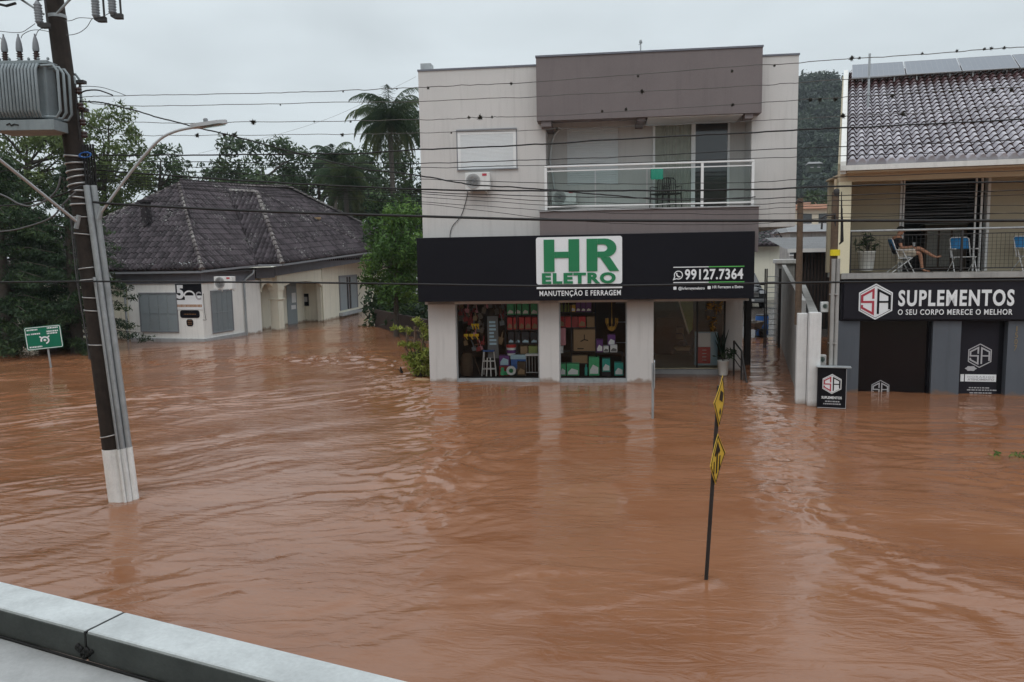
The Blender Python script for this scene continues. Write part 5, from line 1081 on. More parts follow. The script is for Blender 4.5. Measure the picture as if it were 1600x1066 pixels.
    def ldbox(m, s0, s1, o0, o1, q0, q1): m.add([ldp(s0,o0,q0), ldp(s1,o0,q0), ldp(s1,o1,q0), ldp(s0,o1,q0), ldp(s0,o0,q1), ldp(s1,o0,q1), ldp(s1,o1,q1), ldp(s0,o1,q1)], [(0,3,2,1),(4,5,6,7),(0,1,5,4),(1,2,6,5),(2,3,7,6),(3,0,4,7)])
    m = MB(); ldbox(m, w0-.12, w1+.12, -.07, -.001, z1, z1+.12); ldbox(m, w0-.12, w0, -.07, -.001, z0, z1); ldbox(m, w1, w1+.12, -.07, -.001, z0, z1); ldbox(m, (w0+w1)/2-.08, (w0+w1)/2+.08, -.05, -.001, z0, z1); m.build('frame', 'gutter', w_)
    m = MB(); ldbox(m, w0, (w0+w1)/2-.4, -.04, -.001, z0, z1); ldbox(m, (w0+w1)/2+.5, w1, -.04, -.001, z0, z1); m.build('shutter', 'shutter', w_)
    m = MB(); ldbox(m, (w0+w1)/2-.399, (w0+w1)/2-.081, -.01, -.001, z0, z1); ldbox(m, (w0+w1)/2+.081, (w0+w1)/2+.499, -.01, -.001, z0, z1); m.build('pane', 'dark_glass', w_)
    m = MB(); ldbox(m, w0-.3, w1+.3, -.25, -.001, z0-.35, z0-.15); ldbox(m, w0-.3, w1+.3, -.22, -.001, z0-.75, z0-.6); m.build('sill', 'plinth', w_)
    # downpipes
    for px, off, pl in ((197, -.08, 'A'), (383, .08, 'B')):
        if pl == 'A': u = LH.L(197, 490, -.08)[0]; P = [(u-.55, -.38, 3.38), (u-.5, -.38, 3.2), (u-.1, -.1, 2.9), (u, -.08, 2.7), (u, -.08, -1.2)]
        else: v_ = LH.S(384, 490, .08)[0]; P = [(.4, v_+.45, 3.42), (.38, v_+.42, 3.25), (.12, v_+.1, 2.95), (.08, v_, 2.8), (.08, v_, -1.2)]
        m = MB(); m.tube(P, .055, 8); m.build('downpipe', 'galv', root)
    # --- roof
    E0, E1 = (-12.8, -.35, 3.48), (.40, -.38, 3.5); AP = (-4.62, 4.62, 8.14); RE = (-4.62, 15.49, 8.86); FC = (.35, 27.8, 4.1)
    B0, C1 = (.36, 4.05, 3.70), (LH.L(441, 412, 4.3)[0], 4.3, 3.70); BR, BA, DC = (-3.8, 7.97, 8.0), (-2, 7.98, 7.85), (.80, 17.6, 4.42)
    for nm, pts, kw in (('roof_slope', (E0, E1, AP, AP), dict(seed=1)), ('roof_slope', (E1, FC, AP, RE), dict(seed=2)), ('roof_slope', (B0, C1, BR, BA), dict(seed=3)), ('roof_slope', (C1, DC, BA, BA), dict(seed=4))):
        m = MB(); rn = []; tiled(m, rn, *pts, tw=.27, tl=.40, amp=.066, lift=.032, ns=6, **kw); m.build(nm, 'roof_house', root, rn)
    m = MB(); bk = [(-12.8, 27, 3.5)]
    m.poly([FC, RE, (-9, 27.8, 4.1)]); m.poly([RE, AP, (-9.6, 9.6, 4.1), (-9.6, 27, 4.1)]); m.poly([E0, AP, (-9.6, 9.6, 4.1), (-12.8, 9.6, 3.5)]); m.poly([DC, BA, BR, (-3.8, 12, 7.7)]); m.build('rear_slope', 'roof_house', root)
    for a_, b_ in ((E1, AP), (E0, AP), (AP, RE), (FC, RE), (C1, BA), (BR, BA), (DC, BA)): m = MB(); rn = []; ridgecaps(m, rn, a_, b_, r=.13, step=.40, seed=int(abs(a_[0]*10))); m.build('ridge_cap', 'ridge_tile', root, rn)
    m = MB(); a_, b_ = np.array(B0)+(0.0, .0, .05), np.array(BR)+(0, 0, .05)*1; d_ = (b_-a_); a_ = a_; sdir = np.array([0, .05, 0]); m.add([a_-sdir, a_+sdir, a_+d_*.82+sdir, a_+d_*.82-sdir, a_-sdir+(0, 0, .02), a_+sdir+(0, 0, .02), a_+d_*.82+sdir+(0, 0, .02), a_+d_*.82-sdir+(0, 0, .02)], [(4,5,6,7), (0,1,5,4), (3,0,4,7), (1,2,6,5)]); m.build('valley_flashing', 'metalroof', root)
    # chimney pipe and vent
    m = MB(); p = np.array(LH.world(.8, 12, 0)); q = LH.loc(D(498, 372, 50)); m.tube([(q[0], q[1], q[2]-.2), (q[0], q[1], q[2]+1.2)], .13, 8); m.lathe([(.2, 0), (.2, .12)], (q[0], q[1], q[2]+1.2), 10); m.build('flue_pipe', 'cardboard', root)
    q = LH.loc(D(228, 330, 40.2)); m = MB(); m.box(q[0]-.16, q[0]+.16, q[1]-.2, q[1]+.2, q[2]-.6, q[2]+.45); m.box(q[0]-.26, q[0]+.26, q[1]-.28, q[1]+.28, q[2]+.45, q[2]+.55); m.build('chimney', 'roof_house', root)
    q = LH.loc(D(462, 341, 47.6)); m = MB(); m.box(q[0]-.3, q[0]+.3, q[1]-.12, q[1]+.12, q[2]-.06, q[2]+.10, .03); m.build('roof_vent', 'iron', root)
    return root
old_house()
ac_unit('outdoor air conditioner under the eave of the old tiled house', LH, (335, 432, 362, 452), -.34, True)
def clinic_sign():
    u0, z1 = LH.L(273, 444, -.03); u1, z0 = LH.L(317, 484, -.03); root = fthing('clinic_sign', 'square black and white sign beside the shuttered window of the old house', 'sign', LH, u0, -.03, z0)
    w_, h = u1-u0, z1-z0; m = MB(); m.box(0, w_, 0, .025, 0, h); m.build('panel', 'sign_white', root); m = MB(); m.box(.02, w_, -.006, -.001, h*.55, h); m.box(.02, w_*.35, -.006, -.001, h*.38, h*.549); m.build('black_field', 'sign_black', root)
    text('lettering', '5', (w_*.05, w_*.32, h*.42, h*.96), -.012, 'sign_white', root, .05)
    text('lettering', 'C', (w_*.76, w_*.97, h*.38, h*.70), -.012, 'sign_grey', root, .03)
    m = MB(); m.ribbon([(w_*.53+.19*w_*math.sin(R(a)), h*.56+.16*h*math.cos(R(a))) for a in range(-110, 111, 20)], .05*w_, -.012, -.0065); m.ribbon([(w_*(.42+.05*k), h*.46+h*.03*(k % 2)) for k in range(6)], .03, -.012, -.0065); m.build('emblem', 'sign_white', root)
    m = MB(); x = .05*w_; g = random.Random(3)
    while x < w_*.95: l_ = g.uniform(.03, .08); m.box(x, x+l_, -.006, -.001, h*.10, h*.20); x += l_+.02
    m.build('small_print', 'brown_mark', root)
clinic_sign()
def plaque(label, r_, lines):
    u0, z1 = LH.L(r_[0], r_[1], -.02); u1, z0 = LH.L(r_[2], r_[3], -.02); root = fthing('wall_plaque', label, 'plaque', LH, u0, -.02, z0); w_, h = u1-u0, z1-z0
    m = MB(); m.prism(rrect(0, w_, 0, h, min(.12, h*.35)), 0, .018); m.build('plate', 'sign_black', root)
    m = MB(); g = random.Random(lines)
    for k in range(lines):
        x = w_*.2
        while x < w_*.8: l_ = g.uniform(.03, .09); m.box(x, min(x+l_, w_*.82), -.004, -.0005, h*(.25+.5*k/max(1, lines-1)) if lines > 1 else h*.45, (h*(.25+.5*k/max(1, lines-1)) if lines > 1 else h*.45)+.03); x += l_+.03
    m.build('print', 'brown_mark', root)
plaque('rounded dark plaque below the black and white sign', (281, 485, 312, 497), 1); plaque('small dark plaque lowest on the house wall', (291, 499, 302, 510), 3)
pipe('wall_cable', 'thin cable looping beside the sign to the air conditioner of the old house', LH, [(318, 459), (319, 480), (321, 496), (322, 500), (317, 500)], -.02, .012, 'rubber')

# green roundabout direction sign
def road_sign():
    b = W(80, 577); root = thing('road_sign', 'tilted green direction sign with roundabout symbol standing in the flood', 'road sign', tuple(b), R(4), rot=(0, R(-3.5), R(24)))
    m = MB(); m.tube([(0, 0, -1.2), (0, .02, 1.35)], .035, 10); m.build('post', 'galv', root)
    w_, h, z0 = 1.18, .86, .78; x0 = -.66; 
    m = MB(); m.prism(rrect(x0, x0+w_, z0, z0+h, .06), -.055, -.036); p = m.build('panel', 'roadgreen', root)
    m = MB(); e = .03; pts = rrect(x0+e, x0+w_-e, z0+e, z0+h-e, .05); m.ribbon(pts+[pts[0]], .022, -.060, -.056); 
    c = (x0+w_*.52, z0+h*.38); r_ = .12
    m.ribbon([(c[0]+r_*math.cos(R(a)), c[1]+r_*math.sin(R(a))) for a in range(200, -81, -14)], .05, -.060, -.056)
    m.lathe([(.001, 0), (.045, 0), (.045, .004)], (c[0], -.060, c[1]), 14, 'y')
    for a in (135, 45): m.ribbon([(c[0]+(r_+.02)*math.cos(R(a)), c[1]+(r_+.02)*math.sin(R(a))), (c[0]+(r_+.10)*math.cos(R(a)), c[1]+(r_+.10)*math.sin(R(a)))], .045, -.060, -.056)
    g = random.Random(9)
    for a, b_, zz in ((.07, .36, .84), (.62, .92, .86), (.05, .15, .66), (.18, .42, .66), (.60, .92, .72), (.60, .88, .63), (.08, .42, .10)):
        x = a
        while x < b_: l_ = g.uniform(.02, .05); m.box(x0+w_*x, x0+w_*min(b_, x+l_), -.060, -.056, z0+h*zz, z0+h*(zz+.06)); x += l_+.012
    m.build('markings', 'sign_white', p)
road_sign()

# ================================================================== yellow diamond signs and grey sign post
def yellow_post():
    b = W(1103, 911); t = D(1121, 640, b[1]); d = Vector(t-b).normalized(); root = thing('warning_sign_post', 'slim leaning post with two yellow diamond signs seen edge on', 'traffic sign', tuple(b), rot=rot_to(d)); L_ = (Vector(t)-Vector(b)).length
    H1 = (Vector(D(1120, 600, b[1])-b)).length; m = MB(); m.tube([(0, 0, -1.5), (0, 0, H1-.02)], .023, 10); m.build('post', 'iron', root)
    def diamond(pyc, diag, yaw, roll, bent, arrow):
        z = (Vector(D(1117, pyc, b[1])-b)).length; q = thing('diamond_sign', None, None, (0, 0, z), rot=(R(roll[0]), R(roll[1]), R(yaw))); q.parent = root
        s = diag/2; n_ = 10; V = []; F_ = []
        def P(a, c_, y): x = a*s; zz = c_*s; return (x, y+bent*(x*x)*3+bent*.6*x*zz*2, zz)
        def grid(m, y, pts_fn): pass
        m = MB(); idx = {}
        for i in range(n_+1):
            for j in range(n_+1):
                u_ = i/n_*2-1; v_ = j/n_*2-1; a = (u_+v_)/2; c_ = (v_-u_)/2; idx[i, j] = len(V); V.append(P(a, c_, -.03))
        F_ = [(idx[i, j], idx[i, j+1], idx[i+1, j+1], idx[i+1, j]) for i in range(n_) for j in range(n_)]
        m.add(V, F_); o = m.build('plate', 'yellow', q); md = o.modifiers.new('solid', 'SOLIDIFY'); md.thickness = .004; md.offset = 0
        def rib(pts, wd):
            m2 = MB(); 
            pts2 = []
            for k in range(len(pts)-1):
                for t_ in (0, .25, .5, .75): pts2.append((pts[k][0]*(1-t_)+pts[k+1][0]*t_, pts[k][1]*(1-t_)+pts[k+1][1]*t_))
            pts2.append(pts[-1]); m2.ribbon([(a*s, c_*s) for a, c_ in pts2], wd, -.0365, -.0335); m2.v = [(x, y+bent*(x*x)*3+bent*.6*x*z*2, z) for x, y, z in m2.v]; return m2
        m = rib([(0, .90), (.90, 0), (0, -.90), (-.90, 0), (0, .90)], .012); m.build('border', 'sign_black', q)
        for pts, wd in arrow: m = rib(pts, wd); m.build('symbol', 'sign_black', q)
    diamond(626, .60, 63, (0, 3), .07, [([(-.25, .25), (.35, .1)], .11), ([(-.1, -.35), (.1, -.5)], .06)])
    diamond(717, .62, 59, (0, -4), -.05, [([(0, -.55), (0, .5)], .05), ([(-.28, .2), (0, .55), (.28, .2)], .05), ([(-.38, -.5), (-.38, .0)], .035), ([(.35, -.5), (.35, .05)], .035)])
yellow_post()
def grey_post():
    b = W(1020, 656); t = D(1019, 564, b[1]); root = thing('parking_sign_post', 'thin grey post with narrow sign plate seen edge on before the third column', 'sign post', tuple(b)); h = t[2]
    m = MB(); m.tube([(0, 0, -1.2), (-.005, 0, h-.05)], .028, 8); m.build('post', 'galv', root)
    m = MB(); m.box(-.012, .012, -.22, .22, h-.62, h, .004); o = m.build('sign_plate', 'galv', root); o.rotation_euler = (0, 0, R(-11)); o.location = (.03, -.03, 0)
grey_post()

# ================================================================== RIGHT BUILDING (shop + balcony + roof)
SA = Frame(9.0, 20.82, -12)
rk = SA.L(1326, 130, 6)[0]-(-.12)   # skew of the left bargeboard over 6.6 m
SK = rk/6.6
def logo(m_fn, cx, cz, r_, y, parent, full=True, clip=None):
    hexp = lambda k: [(cx+k*r_*math.sin(R(a)), cz+k*r_*math.cos(R(a))) for a in range(0, 360, 60)]
    Sp = [(-.13, .16), (-.13, .66), (-.70, .33), (-.70, -.01), (-.13, -.01), (-.13, -.66), (-.70, -.33), (-.70, -.18)]
    Ap = [(.13, -.68), (.13, .64), (.70, .33), (.70, -.42)]
    T_ = lambda pts: [(cx+a*r_, cz+b_*r_) for a, b_ in pts]
    if full:
        m = MB(); m.prism(hexp(1.0), y-.014, y); m.build('hexagon', 'sign_white', parent)
        m = MB(); h = hexp(.90); m.ribbon(h+[h[0]], r_*.022, y-.019, y-.0145); m.build('hexagon_line', 'sign_black', parent)
        cs, ca = 'sign_red', 'sign_black'; y -= .0145
    else:
        m = MB(); h = hexp(.96); m.ribbon(h+[h[0]], r_*.075, y-.006, y-.001); m.build('hexagon_line', 'sign_grey', parent); cs = ca = 'sign_grey'; y -= 0
    m = MB(); m.ribbon(T_(Sp), r_*.115, y-.006, y-.001); m.build('letter', cs, parent)
    m = MB(); m.ribbon(T_(Ap), r_*.115, y-.006, y-.001); m.ribbon(T_([(.19, -.01), (.64, -.01)]), r_*.10, y-.006, y-.001); m.build('letter', ca, parent)
BZ = 3.27; BD = 1.6; RU = 9.0
def right_building():
    root = fthing('shop_house', 'slate grey shop under a tan balcony and pale purple tile roof', 'building', SA)
    z2 = SA.L(1342, 502)[1]
    # ground floor wall pieces
    u = [SA.L(p, 560)[0] for p in (1310, 1342, 1456, 1500, 1573)]
    for x0, x1 in ((u[0]-.05, u[1]), (u[2], u[3]), (u[4], RU)): MB().box(x0, x1, 0, .3, -1.2, z2).build('ground_wall', 'sagrey', root)
    m = MB(); m.box(u[1], u[2], .22, .26, -1.2, z2); p = m.build('shop_front_glass', 'sadoor', root)
    m = MB(); m.box(u[2]-.06, u[2]-.002, .12, .219, -1.2, z2); m.build('shop_front_frame', 'sign_black', root)
    ud = SA.L(1563, 560)[0]
    m = MB(); m.box(u[3], ud, .16, .20, -1.2, z2); p = m.build('shop_door', 'sadark', root); m = MB(); m.box(ud+.001, u[4], .24, .28, -1.2, z2); m.build('door_gap', 'sign_black', root)
    m = MB(); m.box(.001-.05, RU, -.01, -.002+.31, z2+.001, 3.1); m.build('lintel_wall', 'sadark', root)
    c = SA.L(1531, 556, .15); logo(None, c[0], c[1], .325, .155, p, False)
    c = SA.L(1376, 594, .21); logo(None, c[0], c[1]-.26, .26, .215, bpy.data.objects[[o.name for o in bpy.data.objects if o.name.startswith('shop_front_glass')][-1]], False)
    a, zt_ = SA.L(1508, 585, .15); b, zb = SA.L(1563, 597, .15); m = MB(); m.box(a, min(b, ud-.02), .145, .158, zb, zt_); o = m.build('notice_strip', 'sign_white', p)
    text('lettering', 'HORÁRIOS', (a+.06, a+.7, (zb+zt_)/2+.01, zt_-.03), .14, 'sign_grey', o, .01, .004, 1.3); text('lettering', 'ATENDIMENTO', (a+.06, a+.7, zb+.03, (zb+zt_)/2-.01), .14, 'sign_grey', o, .02, .004)
    a2 = SA.L(1500, 590, .15)[0]; b2 = SA.L(1506, 590, .15)[0]; m = MB(); m.box(a2+.01, b2, .145, .158, zb, zt_); m.build('notice_strip', 'sign_white', p)
    x, z = SA.L(1517, 576, .15); m = MB(); m.prism([(x+.13*math.cos(R(a))*(1+.12*math.cos(R(6*a))), z+.065*math.sin(R(a))*(1+.12*math.cos(R(6*a)))) for a in range(0, 360, 15)], .150, .158); m.build('sticker', 'sign_grey', p)
    g = random.Random(4); m = MB()
    for px, py, x1 in ((1514, 606, 1546), (1511, 609.5, 1552), (1515, 614, 1550)):
        x, z = SA.L(px, py, .15); xe = SA.L(x1, py, .15)[0]
        while x < xe: l_ = g.uniform(.03, .10); m.box(x, x+l_, .152, .158, z-.012, z+.016); x += l_+.02
    m.build('small_print', 'sign_grey', p)
    for k, ch in enumerate('1507'):
        x, z = SA.L(1589-k*.7, 514+k*10, -.01); text('house_number', ch, (x-(.012 if ch == '1' else .035), x+(.012 if ch == '1' else .035), z-.07, z+.07), -.004, 'brass', root, .0, .006)
    # balcony
    m = MB(); m.box(-.08, RU, -.18, BD+.2, BZ-.14, BZ-.002); m.build('balcony_floor', 'tileslab', root)
    m = MB(); m.box(-.10, RU, -.22, -.181, BZ-.13, BZ+.02); m.build('floor_edge', 'concrete', root)
    m = MB(); m.box(-.08, RU, -.17, .0, 3.10, 3.125); m.build('flashing', 'sign_black', root)
    zb0 = SA.L(1420, 281, -.1)[1]; zb1 = SA.L(1420, 266, -.3)[1]
    m = MB(); m.box(-.20, .10, -.17, .13, BZ, zb0-.001, .01); m.build('pillar', 'column', root)
    m = MB(); m.box(-.20, RU, -.17, .13, zb0, zb0+.30); m.build('beam', 'beam', root)
    m = MB(); m.box(-.20, RU, .131, BD+.2, zb0+.18, zb0+.22); m.build('balcony_ceiling', 'beam', root)
    # back wall with open door
    dl = SA.L(1405, 350, BD)[0]; dr = SA.L(1542, 350, BD)[0]; 
    m = MB(); m.box(-.15, dl, BD, BD+.2, BZ, zb0+.2); m.box(dr+.05, RU, BD, BD+.2, BZ, zb0+.2); m.build('rear_wall', 'balc_wall', root)
    m = MB(); m.box(-.15, .0, .131, BD, BZ, zb0-.001+.15); 
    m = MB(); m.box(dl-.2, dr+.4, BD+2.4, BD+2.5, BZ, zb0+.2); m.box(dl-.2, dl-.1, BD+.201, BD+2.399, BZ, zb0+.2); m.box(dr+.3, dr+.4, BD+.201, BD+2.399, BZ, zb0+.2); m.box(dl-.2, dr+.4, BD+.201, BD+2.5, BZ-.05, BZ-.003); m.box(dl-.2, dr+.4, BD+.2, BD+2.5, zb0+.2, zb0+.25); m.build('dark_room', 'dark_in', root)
    for x0, x1, y0, y1 in ((dl, dl+.05, -.03, .22), (dl+.09, dl+.13, .02, .1), (dr-.02, dr+.05, -.03, .22), (dr-.17, dr-.12, .02, .06), (dr-.30, dr-.26, .06, .1)): MB().box(x0, x1, BD+y0, BD+y1, BZ, zb0+.15).build('door_frame', 'alum', root)
    m = MB(); m.box(dl+.14, dr-.31, BD+.08, BD+.085, BZ+1.25, zb0+.15)
    m = MB(); 
    for k in range(16): zz = BZ+1.35+k*.085; m.box(dl+.14, dr-.31, BD+.12, BD+.135, zz, zz+.012)
    m.build('louvre', 'greymid', root)
    # inner furniture hint: sideboard
    # roof
    EV = -.6; zE = SA.L(1313, 262, EV)[1]+.06; V1 = 7.6; sl = (SA.L(1325, 130, 6)[1]-.12-zE)/6.6
    L0 = -.12
    P = lambda uu, v_: (uu+SK*(v_-EV), v_, zE+sl*(v_-EV))
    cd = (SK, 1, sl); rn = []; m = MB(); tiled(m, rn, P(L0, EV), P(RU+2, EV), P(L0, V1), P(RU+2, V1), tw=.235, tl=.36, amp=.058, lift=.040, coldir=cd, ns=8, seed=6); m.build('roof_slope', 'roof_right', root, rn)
    m = MB(); a_, b_ = P(L0-.02, EV-.02), P(L0-.02, V1); w_ = .14
    m.add([(a_[0]-w_, a_[1], a_[2]-.22), (a_[0], a_[1], a_[2]-.22), (b_[0], b_[1], b_[2]-.22), (b_[0]-w_, b_[1], b_[2]-.22), (a_[0]-w_, a_[1], a_[2]+.10), (a_[0], a_[1], a_[2]+.10), (b_[0], b_[1], b_[2]+.10), (b_[0]-w_, b_[1], b_[2]+.10)], [(0,3,2,1),(4,5,6,7),(0,1,5,4),(1,2,6,5),(2,3,7,6),(3,0,4,7)]); m.build('bargeboard', 'railwhite', root)
    m = MB(); m.box(L0-.17, RU+2, EV-.10, EV-.01, zE-.15, zE-.02); m.build('gutter', 'railwhite', root)
    m = MB(); m.box(L0-.0, RU+2, EV-.0, -.171, zE-.20, zE-.16); m.box(L0+.1, RU+2, -.20, -.172, zb0+.05, zE-.201); m.build('eave_soffit', 'beam', root)
    # left side wall and gable
    s0 = (-.2, .14); s1 = (-.2+SK*(V1+6), V1+6)
    m = MB(); m.add([(s0[0], s0[1], BZ-1), (s1[0], s1[1], BZ-1), (s1[0], s1[1], zE), (s0[0]+SK*V1, V1, P(0, V1)[2]-.1), (s0[0], s0[1], P(0, .14)[2]-.25)], [(0, 1, 2, 3, 4)]); 
    m.add([(s0[0], s0[1], BZ-1), (s1[0], s1[1], BZ-1), (s1[0], s1[1], -1.2), (s0[0], s0[1], -1.2)], [(0, 1, 2, 3)]); o = m.build('side_wall', 'balc_wall', root); md = o.modifiers.new('solid', 'SOLIDIFY'); md.thickness = .12; md.offset = 1
    m = MB(); q0, q1 = P(L0, V1), P(RU+2, V1); m.poly([q0, q1, (q1[0]+SK*6, V1+7, zE), (q0[0]+SK*6, V1+7, zE)]); m.build('rear_slope', 'roof_right', root)
    # solar panels: each one a thing, resting on brackets over the ridge
    v0, v1 = 6.05, 7.55; cnt = 0
    ends = [SA.L(px, 120, 6)[0] for px in (1325, 1389, 1457, 1528, 1600)]
    wdt = 1.65
    for k in range(6):
        us = P(L0, v0)[0]+.10+k*(wdt+.035); o0 = Vector(SA.world(us, v0, P(0, v0)[2]+.24)); pan = thing('solar_panel', ['leftmost', 'second', 'third', 'fourth', 'fifth', 'sixth'][k]+' solar panel from the left on the ridge of the purple tiled roof', 'solar panel', tuple(o0), SA.a, 'solar panels along the ridge')
        def ft(s, t, q): return (s+SK*t, t, sl*t+q)
        m = MB(); tt = v1-v0; m.add([ft(.02, .02, .035), ft(wdt-.02, .02, .035), ft(wdt-.02, tt-.02, .035), ft(.02, tt-.02, .035)], [(0, 1, 2, 3)]); m.build('cells', 'panel', pan)
        m = MB()
        for (s0_, s1_, t0_, t1_) in ((0, wdt, 0, .022), (0, wdt, tt-.022, tt), (0, .022, .0221, tt-.0221), (wdt-.022, wdt, .0221, tt-.0221)):
            m.add([ft(s0_, t0_, 0), ft(s1_, t0_, 0), ft(s1_, t1_, 0), ft(s0_, t1_, 0), ft(s0_, t0_, .04), ft(s1_, t0_, .04), ft(s1_, t1_, .04), ft(s0_, t1_, .04)], [(0,3,2,1),(4,5,6,7),(0,1,5,4),(1,2,6,5),(2,3,7,6),(3,0,4,7)])
        m.build('frame', 'panelframe', pan)
        m = MB()
        for j in range(1, 10): s_ = wdt*j/10; m.add([ft(s_-.003, .025, .037), ft(s_+.003, .025, .037), ft(s_+.003, tt-.025, .037), ft(s_-.003, tt-.025, .037)], [(0, 1, 2, 3)])
        for j in range(1, 6): t_ = tt*j/6; m.add([ft(.025, t_-.003, .038), ft(wdt-.025, t_-.003, .038), ft(wdt-.025, t_+.003, .038), ft(.025, t_+.003, .038)], [(0, 1, 2, 3)])
        m.build('cell_lines', 'panelframe', pan)
        m = MB(); 
        for s_ in (.3, 1.3): m.add([ft(s_, 0.1, -.2), ft(s_+.04, .1, -.2), ft(s_+.04, .14, -.2), ft(s_, .14, -.2), ft(s_, .1, 0), ft(s_+.04, .1, 0), ft(s_+.04, .14, 0), ft(s_, .14, 0)], [(0,1,5,4),(1,2,6,5),(2,3,7,6),(3,0,4,7)])
        m.build('bracket', 'band', pan)
    # antenna mast on the roof
    uu, zt2 = SA.L(1359, 84, 3.5); _, zb2 = SA.L(1359, 180, 3.5); o = MB().tube([(0, 0, -.1), (0, 0, zt2-P(0, 3.5)[2])], .035, 8).build('antenna_mast', 'galv'); o.location = tuple(SA.world(uu, 3.5, P(0, 3.5)[2])); tag(o, 'thin grey mast standing on the purple tiled roof', 'mast')
    # balcony railing with mesh
    rl = thing('balcony_railing', None, None); rl.parent = root; h = SA.L(1400, 360, -.1)[1]; v_ = -.11
    m = MB(); m.tube([(.10, v_, h), (RU, v_, h)], .030, 8); m.build('handrail', 'galv', rl)
    m = MB(); m.box(.10, RU, v_-.012, v_+.012, h-.14, h-.115); m.box(.10, RU, v_-.012, v_+.012, BZ+.10, BZ+.13); m.build('rail_bar', 'iron', rl)
    pu = SA.L(1502, 400, v_)[0]
    for x in (.12, pu, pu+2.2, pu+4.4): m = MB(); m.box(x-.025, x+.025, v_-.025, v_+.025, BZ-.13, h-.03); m.build('post', 'iron', rl)
    m = MB(); s_ = .10
    for k in range(int((RU-.15)/s_)): x = .15+k*s_; m.box(x-.0035, x+.0035, v_-.004, v_+.004, BZ+.13, h-.14)
    for k in range(9): zz = BZ+.13+k*(h-.27-BZ)/9; m.box(.12, RU, v_-.0075, v_-.0045, zz-.0035, zz+.0035)
    m.build('wire_mesh', 'iron', rl)
    # downpipe on the left
    m = MB(); m.tube([(-.30, .1, -1), (-.30, .1, 3.1), (-.27, .0, 3.3), (-.27, .0, zE-.3)], .04, 8); m.build('downpipe', 'beam', root)
    return root
right_building()
def sa_sign():
    zt_ = 3.095; zb = SA.L(1400, 501, -.15)[1]+.03; root = fthing('shop_fascia', 'charcoal fascia reading SA SUPLEMENTOS with hexagon logo under the balcony', 'shop sign', SA)
    m = MB(); m.box(.0, RU, -.12, -.011, zb, zt_); m.build('fascia_panel', 'sadark', root); y = -.121
    a, zc = SA.L(1368, 471.5, y); r_ = (SA.L(1368, 443.5, y)[1]-SA.L(1368, 500, y)[1])/2; logo(None, a, zc, r_, y-.001, root)
    u0, z1 = SA.L(1404, 453.5, y); u1, z0 = SA.L(1584, 478, y); z1 = (SA.L(1404, 453.5, y)[1]+SA.L(1584, 452, y)[1])/2; z0 = (SA.L(1404, 479, y)[1]+SA.L(1584, 478, y)[1])/2
    text('lettering', 'SUPLEMENTOS', (u0, u1, z0, z1), y-.012, 'sign_white', root, .032, .012, 1.18)
    z1 = (SA.L(1404, 483, y)[1]+SA.L(1584, 483.5, y)[1])/2; z0 = (SA.L(1404, 492, y)[1]+SA.L(1584, 492, y)[1])/2
    text('lettering', 'O SEU CORPO MERECE O MELHOR', (u0, SA.L(1582, 480, y)[0], z0, z1), y-.015, 'sign_white', root, .012, .012, 1.15)
sa_sign()
plant_pot('potted_plant', 'leafy plant in a tall white pot at the left end of the balcony', SA, (1340, 393, 1367, 423), .75, .55, 'leaf_mid', 8, leafw=1.3)

def beach_chair(name, label, u, v, rz, navy_seat=True):
    root = fthing(name, label, 'folding chair', SA, u, v, BZ, rz=rz, group='blue folding chairs on the balcony')
    r_ = .014   # chair faces -y
    for s in (-1, 1):
        x = s*.27; m = MB(); m.tube([(x, -.26, 0), (x, .05, .60)], r_, 6); m.build('front_leg', 'alum', root)
        m = MB(); m.tube([(x*.96, .30, 0), (x*.96, -.20, .40)], r_, 6); m.build('rear_leg', 'alum', root)
        m = MB(); m.box(x-.028, x+.028, -.26, .20, .60, .63, .01); m.build('armrest', 'white', root)
    m = MB(); m.tube([(-.24, .12, .38), (-.24, .30, .88), (-.19, .32, .93), (.19, .32, .93), (.24, .30, .88), (.24, .12, .38)], r_, 6); m.tube([(-.27, -.2, .40), (.27, -.2, .40)], r_, 6); m.tube([(-.27, -.2, .40), (-.25, .15, .39)], r_, 6); m.tube([(.27, -.2, .40), (.25, .15, .39)], r_, 6); m.build('frame', 'alum', root)
    def web(x0, x1, p, q, mat, nm, th=.006):
        m = MB(); n_ = 5; vs = []
        for i in range(n_+1):
            t = i/n_; y = p[0]+(q[0]-p[0])*t; z = p[1]+(q[1]-p[1])*t-.02*math.sin(math.pi*t); vs += [(x0, y, z), (x1, y, z)]
        m.add(vs, [(2*i, 2*i+1, 2*i+3, 2*i+2) for i in range(n_)], True); o = m.build(nm, mat, root); md = o.modifiers.new('solid', 'SOLIDIFY'); md.thickness = th
    web(-.22, .22, (.205, .62), (.31, .91), 'chairblue', 'back_webbing'); web(-.235, .235, (-.2, .41), (.12, .40), 'chairnavy' if navy_seat else 'chairblue', 'seat_webbing')
    return root
u, z = SA.L(1503, 420, .85); beach_chair('beach_chair', 'empty blue folding chair facing the street in the middle of the balcony', u, .85, 0)
u, z = SA.L(1606, 420, .85); beach_chair('beach_chair', 'blue folding chair cut by the right edge of the photo', u, .85, .15)
